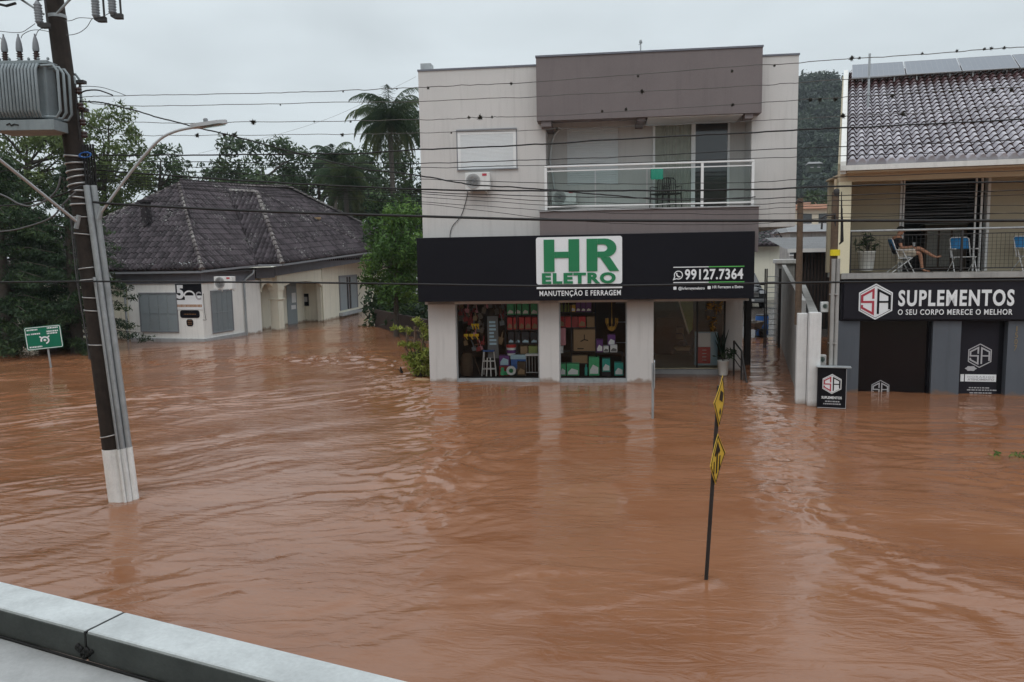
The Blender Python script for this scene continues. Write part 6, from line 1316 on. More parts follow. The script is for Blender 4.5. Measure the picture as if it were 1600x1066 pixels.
# the man's chair, turned to the right
CU, CV = SA.L(1408, 420, .75)[0], .75
beach_chair('beach_chair', 'blue folding chair in which the man in black shirt sits', CU, CV, R(90), False)
def person():
    root = fthing('person', 'person in black t-shirt and beige shorts sitting cross legged on the balcony looking down', 'person', SA, CU, CV, BZ)
    # local: x forward (to the right of the photo), y away from the viewer, z up
    V, E_, Rr = [], [], []
    def j(p, r, parent=None):
        V.append(p); Rr.append(r if isinstance(r, tuple) else (r, r)); i = len(V)-1
        if parent is not None: E_.append((parent, i))
        return i
    pel = j((-.06, 0, .50), (.145, .16)); wa = j((-.10, 0, .64), (.145, .155), pel); ch = j((-.12, 0, .80), (.145, .175), wa); sh = j((-.12, 0, .92), (.115, .155), ch); nk = j((-.09, 0, 1.015), .060, sh); hd0 = j((-.05, 0, 1.07), .078, nk); hd1 = j((-.035, 0, 1.15), (.092, .084), hd0); hd2 = j((-.04, 0, 1.215), .068, hd1)
    arms = {}
    for s in (-1, 1):
        a = j((-.13, s*.19, .93), .055, sh); el = j((-.08, s*.25, .68), .042, a); wr = j((.17, s*.10 if s < 0 else s*.06, .69), .028, el); pm = j((.225, s*.085 if s < 0 else s*.05, .70), (.032, .018), wr)
        for k, (dy, l_) in enumerate(((-.028, .055), (-.010, .068), (.010, .064), (.028, .050))):
            f0 = j((.262, (s*.085 if s < 0 else s*.05)+dy, .703), .009, pm); f1 = j((.262+l_*.5, (s*.085 if s < 0 else s*.05)+dy, .690), .008, f0); j((.262+l_*.62, (s*.085 if s < 0 else s*.05)+dy, .690-l_*.42), .007, f1)
        t0 = j((.222, (s*.085 if s < 0 else s*.05)-s*.036, .718), .010, pm); j((.250, (s*.085 if s < 0 else s*.05)-s*.048, .726), .008, t0)
    # near leg planted, far leg crossed over the near knee
    hip1 = j((-.02, -.10, .49), .095, pel); kn1 = j((.43, -.12, .53), .062, hip1); an1 = j((.50, -.12, .09), .038, kn1); ft1 = j((.58, -.12, .035), (.038, .028), an1); j((.70, -.13, .022), (.036, .018), ft1)
    hip2 = j((-.02, .10, .50), .095, pel); kn2 = j((.44, .03, .66), .064, hip2); an2 = j((.79, -.04, .43), .038, kn2); ft2 = j((.87, -.05, .40), (.038, .03), an2); j((.99, -.06, .435), (.034, .018), ft2)
    def skin_mesh(name, V, E_, Rr, rooti, mat, lv=2):
        me = bpy.data.meshes.new(name); me.from_pydata(V, E_, []); o = bpy.data.objects.new(name, me); COL.objects.link(o); o.parent = root
        md = o.modifiers.new('skin', 'SKIN'); md.use_smooth_shade = True
        for i, r in enumerate(Rr): me.skin_vertices[0].data[i].radius = r
        me.skin_vertices[0].data[rooti].use_root = True
        o.modifiers.new('sub', 'SUBSURF').render_levels = lv; o.modifiers['sub'].levels = lv; me.materials.append(MT[mat]); return o
    skin_mesh('body', V, E_, Rr, pel, 'skin')
    g = 1.16
    def sub(idx, grow, name, mat, cut=None, base=0):
        mp = {}; V2, E2, R2 = [], [], []
        for i in idx: mp[i] = len(V2); V2.append(V[i]); R2.append((Rr[i][0]*grow+.006, Rr[i][1]*grow+.006))
        for a, b in E_:
            if a in mp and b in mp: E2.append((mp[a], mp[b]))
        if cut:
            for a, b, t in cut:
                p = tuple(V[a][k]*(1-t)+V[b][k]*t for k in range(3)); r = tuple((Rr[a][k]*(1-t)+Rr[b][k]*t)*grow+.010 for k in range(2)); V2.append(p); R2.append(r); E2.append((mp[a], len(V2)-1))
        return skin_mesh(name, V2, E2, R2, base, mat)
    la, ra = sh+3+0, None
    armL = hd2+1; armR = armL+4+12+2
    sub([pel, wa, ch, sh, armL, armR], 1.12, 'shirt', 'shirt', [(armL, armL+1, .62), (armR, armR+1, .62)])
    sub([pel, hip1, hip2], 1.22, 'shorts', 'shorts', [(hip1, kn1, .86), (hip2, kn2, .84)])
    # hair, ears, face
    m = MB(); c = (-.050, 0, 1.165); prof = []
    vs = []; n1, n2 = 10, 18
    for i in range(n1+1):
        th = math.pi*.62*i/n1
        for k in range(n2):
            ph = 2*math.pi*k/n2; x = math.cos(ph)*math.sin(th); y = math.sin(ph)*math.sin(th); z = math.cos(th)
            if x > .3 and z < .35: z = .35; 
            vs.append((c[0]+x*.105, c[1]+y*.095, c[2]+z*.105))
    m.add(vs, [(i*n2+k, i*n2+(k+1) % n2, (i+1)*n2+(k+1) % n2, (i+1)*n2+k) for i in range(n1) for k in range(n2)], True); m.build('hair', 'hair', root)
    m = MB(); m.lathe([(.001, -.012), (.012, -.006), (.013, .006), (.001, .014)], (.060, 0, 1.115), 8, 'x'); m.build('nose', 'skin', root)
    for s in (-1, 1):
        m = MB(); m.lathe([(.001, -.006), (.007, 0), (.001, .006)], (.045, s*.030, 1.135), 8, 'x'); m.build('eye', 'hair', root)
        m = MB(); m.lathe([(.004, -.008), (.022, -.004), (.024, .004), (.006, .010)], (-.045, s*.087, 1.12), 10, 'y'); m.build('ear', 'skin', root)
    m = MB(); m.box(.036, .048, -.018, .018, 1.078, 1.083); m.build('mouth', 'toolred', root)
    # sandal
    m = MB(); m.box(.49, .76, -.165, -.085, .0, .016, .006); m.tube([(.60, -.165, .015), (.60, -.125, .065), (.60, -.085, .015)], .008, 5); m.build('sandal', 'hair', root)
    return root
person()
m = MB(); m.lathe([(.030, 0), (.036, .08), (.038, .11), (.034, .112)], n=12); o = m.build('drinking_cup', 'galv'); o.location = tuple(SA.world(CU+.275, CV-.10, BZ+.705)); tag(o, 'small metal cup held in the seated man\'s hands', 'cup')
# low dark table and brick-like cupboard inside the open door
u0, z1 = SA.L(1446, 352, 3.2); u1, _ = SA.L(1512, 352, 3.2); root = fthing('sideboard', 'dim patterned sideboard inside the open balcony door', 'sideboard', SA, u0, 3.2, BZ)
m = MB(); m.box(0, u1-u0, 0, .4, 0, z1-BZ-.001, .01); m.build('carcass', 'wood', root); m = MB(); m.box(-.03, u1-u0+.03, -.03, .43, z1-BZ, z1-BZ+.03); m.build('top', 'tileslab', root)
m = MB()
for k in range(3): m.box(.06+(u1-u0-.1)*k/3, (u1-u0-.1)*(k+1)/3, -.012, -.001, .1, z1-BZ-.1)
m.build('door', 'tileslab', root)
# banner stand outside
def banner():
    a = W(1276, 637); b = W(1321, 639); c = (a+b)/2; ang = math.atan2((b-a)[1], (b-a)[0]); w_ = float(np.linalg.norm((b-a)[:2])); h = D(1299, 574, c[1])[2]
    root = thing('banner_stand', 'black sign box with red and black hexagon logo, in the water beside the white pier', 'sign', (c[0], c[1], 0), ang); y = -.10
    m = MB(); m.box(-w_/2, w_/2, y, .10, -.9, h, .006); m.build('box', 'sign_black', root); m = MB(); m.box(-w_/2-.03, w_/2+.10, -.14, .14, h+.001, h+.025, .004); m.build('top', 'galv', root)
    m = MB(); m.box(w_/2-.012, w_/2-.002, y-.006, y-.001, .02, h-.02); m.box(-w_/2+.01, w_/2-.013, y-.006, y-.001, .02, .035); m.build('edge_line', 'sign_grey', root)
    logo(None, 0, h*.61, w_*.375, y-.002, root); text('lettering', 'SUPLEMENTOS', (-w_*.35, w_*.35, h*.245, h*.31), y-.008, 'sign_white', root, .03, .006)
    m = MB(); g = random.Random(2)
    for zz, a_, b_ in ((.17, -.22, .25), (.11, -.28, .28)):
        x = a_*w_
        while x < b_*w_: l_ = g.uniform(.015, .05); m.box(x, x+l_, y-.006, y-.001, h*zz, h*(zz+.028)); x += l_+.012
    m.build('small_print', 'sign_grey', root)
banner()
def meter(label, px, v, mat='galv'):
    u0, z1 = SA.L(px[0], px[1], v); u1, z0 = SA.L(px[2], px[3], v); root = fthing('meter_box', label, 'meter box', SA, (u0+u1)/2, v, z0)
    w_, h = u1-u0, z1-z0; m = MB(); m.box(-w_/2, w_/2, 0, .16, 0, h, .015); m.build('case', mat, root); m = MB(); m.lathe([(w_*.3, -.02), (w_*.3, 0)], (0, 0, h*.6), 14, 'y'); m.build('dial', 'glass_rail', root)
meter('pale meter box on the dark wall behind the twin pole', (1283, 472, 1295, 488), .2, 'ac'); meter('pale grey box on top of the black sign box', (1278, 555, 1291, 571), -1.6, 'ac')

# ================================================================== ALLEY between the two shops
def wall_run(name, label, p0, p1, th, z0, z1, mat, cat='wall', cap=None, z1b=None):
    p0, p1 = np.array(p0[:2], float), np.array(p1[:2], float); d = p1-p0; L_ = np.linalg.norm(d); root = thing(name, label, cat, (p0[0], p0[1], 0), math.atan2(d[1], d[0]))
    zb = z1 if z1b is None else z1b
    m = MB(); m.add([(0, 0, z0), (L_, 0, z0), (L_, th, z0), (0, th, z0), (0, 0, z1), (L_, 0, zb), (L_, th, zb), (0, th, z1)], [(0,3,2,1),(4,5,6,7),(0,1,5,4),(1,2,6,5),(2,3,7,6),(3,0,4,7)]); m.build('masonry', mat, root)
    if cap: m = MB(); m.box(-.03, L_+.03, -.04, th+.04, z1+.001, z1+cap); m.build('coping', 'offwhite', root)
    return root
hr_dir = (HR.u*.28+HR.n); hr_dir = hr_dir/np.linalg.norm(hr_dir)
# ramp rising at the back
r0 = W(1225, 530); m = MB(); m.add([(8, 33.5, -.25), (19, 33.5, -.25), (19, 40, 1.05), (8, 40, 1.05), (24, 60, 1.3), (8, 60, 1.3)], [(0, 1, 2, 3), (3, 2, 4, 5)]); tag(m.build('driveway', 'wetdrive'), kind='structure')
zt = D(1251, 490, 19.36)[2]; a = W(1244, 632); b = W(1258, 633)
root = thing('gate_pier', 'left slim white pier at the mouth of the alley under the wooden post', 'pier', tuple((a+b)/2), R(-12)); m = MB(); w_ = .24; m.box(-w_/2, w_/2, 0, .22, -1.2, D(1251, 490, 19.3)[2], .01); m.build('masonry', 'offwhite', root)
a = W(1263, 636); b = W(1279, 636); c = (a+b)/2; zp = D(1270, 489, c[1])[2]
root = thing('boundary_wall', 'long low whitewashed wall running back from the wider white pier', 'wall', tuple(c), R(-12)); m = MB(); m.box(-.14, .14, 0, .25, -1.2, zp, .01); m.build('pier', 'offwhite', root)
m = MB(); dvec = D(1252, 430, 42)-c; ang = math.atan2(dvec[1], dvec[0])+R(12); L_ = 22; dx, dy = math.cos(ang), math.sin(ang); nx, ny = -dy*.11, dx*.11
m.add([(nx+0, .25+ny, -1.2), (-nx, .25-ny, -1.2), (dx*L_-nx, dy*L_-ny, -1.2), (dx*L_+nx, dy*L_+ny, -1.2), (nx, .25+ny, zp-.03), (-nx, .25-ny, zp-.03), (dx*L_-nx, dy*L_-ny, zp-.03), (dx*L_+nx, dy*L_+ny, zp-.03)], [(0,3,2,1),(4,5,6,7),(0,1,5,4),(1,2,6,5),(2,3,7,6),(3,0,4,7)]); m.build('masonry', 'concrete', root)
# high grey wall behind the left pier, with white-capped block
A0 = D(1247, 600, 20.2); A1 = D(1219, 500, 33); wall_run('alley_wall', 'high grey wall lining the alley behind the slim pier', A1, A0, .15, -1.2, D(1220, 412, 33)[2], 'concrete', z1b=D(1246, 470, 20.2)[2])
q = D(1228, 412, 32.5); qz = q[2]; root = thing('gate_block', 'white capped grey block at the far end of the alley wall', 'pillar', (q[0], q[1], 0), R(-12)); m = MB(); m.box(-.34, .34, -.1, .8, -1.2, qz); m.build('masonry', 'concrete', root); m = MB(); m.box(-.42, .42, -.2, .9, qz+.001, qz+.18, .03); m.build('cap', 'offwhite', root)
# iron gate leaf folded open, with ladder-like bars
root = thing('iron_gate', 'dark barred gate folded open against the alley wall', 'gate', (D(1217, 500, 31)[0]-.95, 31, 0), R(-8)); h = D(1200, 420, 31)[2]
for x in (.35, .42, .90, .95): m = MB(); m.box(x-.025, x+.025, -.02, .02, -1.0, h); m.build('stile', 'iron', root)
m = MB()
for k in range(14): m.box(.446, .874, -.012, .012, .1+k*h/15, .13+k*h/15)
m.build('rung', 'galv', root)

# dark posts at the rear edge of the shop
q = D(1168, 500, 26.5); m = MB(); m.box(-.10, .10, -.1, .1, -1.2, 3.0); o = m.build('dark_post', 'iron'); o.location = (q[0], q[1], 0); tag(o, 'dark post beside the shop at the left edge of the alley', 'post')
# cream shed with tile eave at the back
def shed():
    c = D(1190, 400, 45); root = thing('garage_shed', 'cream shed with brown tile eave behind the alley', 'shed', (c[0], c[1], 0), R(-6)); zt_ = D(1190, 385, 44.4)[2]; x1 = D(1217, 400, 45)[0]-c[0]
    m = MB(); m.box(-4, x1, 0, 5, -1, zt_+.1); m.build('wall', 'cream', root); m = MB(); m.box(-4.2, x1+.05, -.02, -.001, -1, D(1190, 425, 45)[2]); m.build('lower_wall', 'rustroof', root) if False else None
    rn = []; m = MB(); z1 = D(1190, 352, 46)[2]; tiled(m, rn, (-4.2, -.6, zt_), (x1+.25, -.6, zt_), (-4.2, 2.4, z1+.3), (x1-.1, 2.4, z1+.3), tw=.28, tl=.42, amp=.05, lift=.08); m.build('roof', 'roof_house', root, rn)
shed()
# car at the top of the ramp
def car(label, loc, rz):
    root = thing('parked_car', label, 'car', loc, rz)   # front faces -y
    W_, L_, H_ = .95, 4.6, 1.85
    # body as lofted sections along y
    secs = [(-.0, .30, .80, .80), (.06, .26, .98, .90), (.9, .25, 1.10, .94), (1.25, .25, 1.14, .95), (3.6, .25, 1.16, .95), (4.5, .28, 1.12, .92), (4.6, .4, .95, .85)]
    n = 12; vs = []
    for y, zb, zt_, hw in secs:
        for k in range(n):
            a = 2*math.pi*(k+.5)/n; c_, s_ = math.cos(a), math.sin(a); x = hw*math.copysign(abs(c_)**.45, c_); z = (zb+zt_)/2+(zt_-zb)/2*math.copysign(abs(s_)**.5, s_); vs.append((x, y, z))
    m = MB(); m.add(vs, [(i*n+k, i*n+(k+1) % n, (i+1)*n+(k+1) % n, (i+1)*n+k) for i in range(len(secs)-1) for k in range(n)]+[tuple(range(n-1, -1, -1)), tuple((len(secs)-1)*n+k for k in range(n))], True); m.build('body', 'carpaint', root)
    cab = [(1.1, 1.05, .86), (1.85, 1.78, .68), (2.3, H_, .66), (3.9, H_-.05, .66), (4.45, 1.1, .82)]; zb = 1.0
    m = MB(); vs = []
    for y, zt_, hw in cab: vs += [(-.88, y, zb), (-hw, y, zt_), (hw, y, zt_), (.88, y, zb)]
    m.add(vs, [(4*i+j, 4*i+j+1, 4*i+5+j, 4*i+4+j) for i in range(4) for j in range(3)]); m.build('cabin', 'carpaint', root)
    m = MB(); m.add([(-.76, 1.12, 1.14), (.76, 1.12, 1.14), (.62, 1.80, 1.735), (-.62, 1.80, 1.735)], [(0, 1, 2, 3)]); m.build('windscreen', 'dark_glass', root)
    for s in (-1, 1):
        m = MB(); m.add([(s*.872, 1.6, 1.16), (s*.872, 3.9, 1.16), (s*.70, 3.8, 1.70), (s*.70, 2.1, 1.70)], [(0, 1, 2, 3)]); m.build('side_window', 'dark_glass', root)
        m = MB(); m.prism(rrect(s*.66-.17, s*.66+.17, .76, .92, .05), -.035, .08); m.build('headlight', 'headlight', root)
        m = MB(); m.box(s*.98-.10, s*.98+.10, 1.35, 1.5, 1.14, 1.30, .03); m.build('mirror', 'carpaint', root)
        for y in (.85, 3.7):
            w_ = thing('wheel', None, None, (s*.84, y, .36)); w_.parent = root
            MB().lathe([(.20, -.11), (.34, -.11), (.36, -.07), (.36, .07), (.34, .11), (.20, .11)], (0, 0, 0), 20, 'x').build('tyre', 'tyre', w_); MB().lathe([(.02, -.08), (.20, -.10), (.20, .10), (.02, .08)], (0, 0, 0), 16, 'x').build('rim', 'band', w_)
    m = MB(); 
    for k in range(4): m.box(-.45, .45, -.03, .02, .60+k*.07, .63+k*.07)
    m.build('grille', 'band', root); m = MB(); m.box(-.88, .88, -.06, .1, .32, .50, .04); m.build('bumper', 'greymid', root); m = MB(); m.box(-.22, .22, -.075, -.062, .38, .48); m.build('number_plate', 'plate', root)
q = D(1176, 470, 39.6); car('black car seen half hidden behind the shop at the end of the alley', (q[0]-.15, 39.6, 1.0), R(-4))
q = D(1191, 478, 35.0); root = thing('plastic_drum', 'blue plastic drum standing beyond the barred gate in the alley', 'drum', (q[0], 35.0, .1)); MB().lathe([(.26, 0), (.29, .05), (.29, .40), (.30, .43), (.29, .46), (.29, .82), (.27, .90)], n=18).build('body', 'bluebox', root); MB().lathe([(.28, .90), (.28, .95), (.05, .96)], n=18).build('lid', 'darkbox', root)
q = D(1180, 500, 34.2); root = thing('wheelbarrow', 'dark wheelbarrow on the wet ramp beside the blue drum', 'wheelbarrow', (q[0], 34.2, .12), .5)
m = MB(); m.add([(-.3, -.25, .65), (.35, -.25, .7), (.35, .25, .7), (-.3, .25, .65), (-.15, -.15, .35), (.2, -.15, .35), (.2, .15, .35), (-.15, .15, .35)], [(0,4,5,1),(1,5,6,2),(2,6,7,3),(3,7,4,0),(4,7,6,5)]); o = m.build('tray', 'tool', root); md = o.modifiers.new('solid', 'SOLIDIFY'); md.thickness = .02
MB().lathe([(.03, -.04), (.18, -.04), (.18, .04), (.03, .04)], (.45, 0, .18), 16, 'y').build('wheel', 'tyre', root)
for y in (-.2, .2): MB().tube([(.45, y*.3, .18), (0, y, .38), (-.8, y*1.3, .62)], .02, 6).build('handle', 'iron', root); MB().tube([(-.1, y, .4), (-.2, y, 0)], .02, 6).build('leg', 'iron', root)
# dark slatted outbuilding with metal roof
def outbuilding():
    c = D(1275, 400, 36); root = thing('slatted_outbuilding', 'dark slatted outbuilding with pale corrugated metal roof behind the boundary wall', 'outbuilding', (c[0], c[1], 0), R(-10)); zt_ = D(1275, 392, 36)[2]; x0 = D(1243, 400, 36)[0]-c[0]; x1 = D(1330, 400, 36)[0]-c[0]
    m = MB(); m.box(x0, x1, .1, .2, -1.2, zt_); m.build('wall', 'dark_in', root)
    m = MB(); g = random.Random(1)
    x = x0
    while x < x1: m.box(x, x+.09, .02, .06, .6+g.uniform(-.3, .1), zt_-.1); x += .15
    m.build('slat_screen', 'slat', root); m = MB(); m.box(x0+1.4, x0+2.9, -.05, -.01, zt_-.72, zt_-.62); m.build('pale_bar', 'galv', root)
    m = MB(); n_ = 120; vs = []; z1 = D(1275, 371, 43)[2]
    for i in range(n_+1):
        x = x0-.4+(x1-x0+.6)*i/n_; h = .03*math.sin(i*1.57); vs += [(x, -.5, zt_+.05+h), (x, 6.5, z1+h)]
    m.add(vs, [(2*i, 2*i+2, 2*i+3, 2*i+1) for i in range(n_)]); m.build('metal_roof', 'metalroof', root); m = MB(); m.box(x0-.4, x1+.2, -.56, -.50, zt_-.06, zt_+.11); m.build('roof_edge', 'white', root)
outbuilding()
def far_house(label, rect, Y, roof, wall, rooftop, rz=-8, name='far_house', win=3, depth=8, base=0.):
    x0, x1 = D(rect[0], rect[3], Y)[0], D(rect[2], rect[3], Y)[0]; z1 = D((rect[0]+rect[2])/2, rooftop, Y)[2]; zt_ = D((rect[0]+rect[2])/2, rect[1], Y)[2]; w_ = x1-x0
    z1 -= base; zt_ -= base; root = thing(name, label, 'house', ((x0+x1)/2, Y, base), R(rz)); m = MB(); m.box(-w_/2, w_/2, 0, depth, -1, zt_); m.build('wall', wall, root)
    m = MB(); o_ = w_*.06; m.add([(-w_/2-o_, -.6, zt_), (w_/2+o_, -.6, zt_), (w_/2+o_, depth+.6, zt_), (-w_/2-o_, depth+.6, zt_), (-w_/2+w_*.08, depth/2, z1), (w_/2-w_*.08, depth/2, z1)], [(0, 1, 5, 4), (1, 2, 5), (2, 3, 4, 5), (3, 0, 4), (3, 2, 1, 0)]); m.build('roof', roof, root)
    for k in range(win):
        x = -w_/2+w_*(k+.5)/win; hh = min(1.2, zt_*.35); m = MB(); m.box(x-w_*.06-.2, x+w_*.06+.2, -.05, -.001, zt_-.6-hh, zt_-.6); o = m.build('window', 'dark_glass', root)
        m = MB(); m.box(x-w_*.06-.28, x+w_*.06+.28, -.09, -.052, zt_-.68-hh, zt_-.6-hh-.001); m.build('sill', 'offwhite', o)
far_house('far cream house with orange tile roof seen between the poles', (1250, 326, 1322, 350), 95, 'rustroof', 'farwall', 316, name='far_house')
far_house('grey roofed warehouse behind the alley', (1236, 362, 1330, 395), 62, 'metalroof', 'concrete', 348, name='warehouse', win=5)
far_house('white house low on the distant hillside', (1264, 256, 1284, 262), 250, 'metalroof', 'hillgreen', 252, name='far_house', win=2, base=D(1274, 264, 250)[2], depth=4)
far_house('distant white roofed house at the foot of the hill', (1256, 318, 1300, 326), 150, 'rustroof', 'farwall', 314, name='far_house', win=3, base=D(1274, 334, 150)[2])
# wooden post, twin pole
q = D(1247, 489, 19.55); root = thing('wooden_post', 'weathered brown wooden post rising above the slim white pier', 'post', (q[0], q[1], q[2])); zt_ = D(1246, 310, 19.5)[2]
MB().tube([(0, 0, -.3), (0, 0, 1.2), (-.01, 0, zt_-q[2])], [.085, .08, .072], 12).build('post', 'wood', root); m = MB(); m.tube([(.0, -.08, zt_-q[2]-.1), (-.14, -.12, zt_-q[2]-.05), (-.16, -.12, zt_-q[2]-.14)], .018, 6); m.build('insulator_hook', 'ceramic', root)
def twin():
    q = D(1301, 560, 19.0); root = thing('twin_conduit_pole', 'slim dark pole with two grey conduits and a yellow tag before the shop wall', 'utility pole', (q[0], q[1], 0)); zt_ = D(1301, 300, 19.0)[2]; zy = D(1301, 395, 19.0)[2]
    MB().tube([(0, .1, -1.2), (0, .1, zt_)], [.10, .085], 12).build('shaft', 'wood', root)
    for x in (-.055, .055): MB().tube([(x, -.03, -1.2), (x, -.03, zy-.15)], .048, 10).build('conduit', 'concrete', root)
    for z in (D(1301, 460, 19)[2], D(1301, 536, 19)[2]): MB().lathe([(.115, -.012), (.115, .012)], (0, .02, z), 16).build('clamp', 'band', root)
    m = MB(); m.lathe([(.118, -.075), (.118, .075)], (0, .04, zy), 16); m.build('yellow_tag', 'yellowb', root)
    m = MB(); m.tube([(0, .05, zt_-.9), (-.05, -.0, zt_-.55), (-.28, -.02, zt_-.57), (-.36, -.02, zt_-.62), (-.37, -.02, zt_-.9)], .025, 8); m.build('hooked_pipe', 'iron', root)
    m = MB(); m.lathe([(.05, -.12), (.07, -.06), (.07, .02), (.04, .06)], (0, .05, zt_+.02), 12); m.build('cap', 'iron', root)
    for k in range(4): m = MB(); m.tube([(.09+.015*k, -.02, zt_-.2*k), (.13+.02*k, .03, zt_-1.2), (.10, .05, zy+.2)], .012, 5); m.build('cable', 'rubber', root)
twin()
m = MB(); q = D(1246, 420, 19.0)

# ================================================================== VEGETATION
def conifer(label, px, Y, top, bot, rad, seed, n=70, per=300, mat='leaf_dark'):
    b = D(px, 500, Y); root = thing('conifer_tree', label, 'tree', (b[0], b[1], -.8)); zt_ = D(px, top, Y)[2]+.8; zb = max(.2, D(px, bot, Y)[2])+.8; g = random.Random(seed); cl = []
    m = MB(); m.tube([(0, 0, 0), (0, 0, zt_*.5), (0, 0, zt_-.4)], [.30, .2, .04], 9); m.build('trunk', 'trunk', root); m = MB()
    for i in range(n):
        t = (i+.5)/n; z = zb+(zt_-zb)*t; rr = rad*((1-t)**.6*.9+.12)*g.uniform(.65, 1.05); a = g.uniform(0, 6.283); x, y = rr*math.cos(a), rr*math.sin(a)
        m.tube([(0, 0, z+.1), (x*.5, y*.5, z+.25), (x, y, z)], [.05, .03, .01], 5, False)
        for k in range(4): f = .35+.22*k; s_ = rad*.22*(1-.25*k/3)*(1.1-.4*t); cl.append(((x*f, y*f, z+.1-.12*k*f), (s_, s_, s_*.38)))
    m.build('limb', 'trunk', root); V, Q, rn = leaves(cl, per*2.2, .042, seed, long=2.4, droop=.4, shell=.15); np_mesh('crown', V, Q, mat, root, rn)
conifer('big dark conifer with drooping layered boughs at the left edge of the photo', 12, 33, 245, 560, 3.4, 3, n=66)
conifer('dark conifer directly behind the wooden utility pole', 118, 34, 262, 545, 2.7, 9, n=60)
conifer('dark lower conifer at the far left behind the green road sign', 66, 36, 330, 548, 3.1, 14, n=50)
def td(name, label, px, base_py, Y, r_, nclump, mat, seed, **kw):   # r_: pixel box of the crown
    x0, y0, x1, y1 = r_; c = D((x0+x1)/2, (y0+y1)/2, Y); rx = (D(x1, (y0+y1)/2, Y)[0]-D(x0, (y0+y1)/2, Y)[0])/2; rz = (D((x0+x1)/2, y0, Y)[2]-D((x0+x1)/2, y1, Y)[2])/2
    b = D(px, 450, Y); return tree(name, label, (b[0], b[1], -.5), (c[0], c[1], c[2]), (rx, rx*.9, rz), nclump, mat, seed, **kw)
td('tree', 'thin crowned olive green tree behind the transformer', 40, 0, 46, (-30, 172, 118, 330), 95, 'leaf_olive', 21, per=260, size=.085, fr=(.14, .26), trunk_r=.22, limbs=16)
td('tree', 'feathery olive green tree right of the pole against the sky', 165, 0, 48, (96, 158, 232, 345), 100, 'leaf_olive', 22, per=270, size=.085, fr=(.14, .26), trunk_r=.2, limbs=16)
td('tree', 'small dark topped tree under the curve of the street lamp', 247, 0, 54, (205, 208, 300, 330), 40, 'leaf_mid', 23, per=240, size=.10, fr=(.18, .30), trunk_r=.2)
td('tree', 'low hazy tree just above the left end of the tiled ridge', 300, 0, 80, (262, 256, 348, 330), 30, 'leaf_mid', 24, per=90, size=.16, fr=(.2, .32), trunk_r=.2)
td('tree', 'broad dark domed tree behind the middle of the tiled roof', 415, 0, 78, (322, 216, 500, 345), 60, 'leaf_mid', 25, per=95, size=.17, fr=(.18, .30), trunk_r=.35)
td('tree', 'dark tree between the domed tree and the palms', 500, 0, 82, (440, 236, 560, 350), 45, 'leaf_mid', 26, per=90, size=.17, fr=(.2, .32), trunk_r=.3)
td('tree', 'dark tree behind the low palm', 570, 0, 84, (520, 225, 640, 360), 50, 'leaf_mid', 27, per=90, size=.17, fr=(.2, .32), trunk_r=.3)
td('tree', 'shadowed tree against the left wall of the pale building', 635, 0, 70, (585, 190, 700, 380), 60, 'leaf_mid', 28, per=110, size=.15, fr=(.2, .3), trunk_r=.3)
td('tree', 'dark leafy tree under the tall palm', 600, 0, 55, (560, 290, 680, 430), 46, 'leaf_dark', 29, per=150, size=.13, fr=(.2, .32), trunk_r=.25)
td('round_tree', 'dense bright green rounded tree between the old house and the shop', 616, 0, 38, (563, 306, 674, 484), 90, 'leaf_bright', 30, per=420, size=.07, fr=(.2, .32), trunk_r=.14, hollow=.2, limbs=14)
td('tree', 'dark tree behind the left conifers', -20, 0, 44, (-90, 260, 90, 480), 60, 'leaf_dark', 31, per=150, size=.12, fr=(.2, .32), trunk_r=.25)
td('tree', 'dark tree filling the gap between pole and tiled house', 150, 0, 52, (110, 300, 215, 470), 50, 'leaf_dark', 32, per=160, size=.12, fr=(.2, .32), trunk_r=.25)
td('tree', 'green tree behind the warehouse in the alley gap', 1240, 0, 70, (1222, 352, 1262, 400), 20, 'leaf_bright', 33, per=130, size=.12, fr=(.25, .4), trunk_r=.15)
td('tree', 'dark tree in front of the far orange roofed house', 1285, 0, 120, (1255, 296, 1300, 330), 20, 'leaf_mid', 34, per=60, size=.2, fr=(.25, .4), trunk_r=.2)
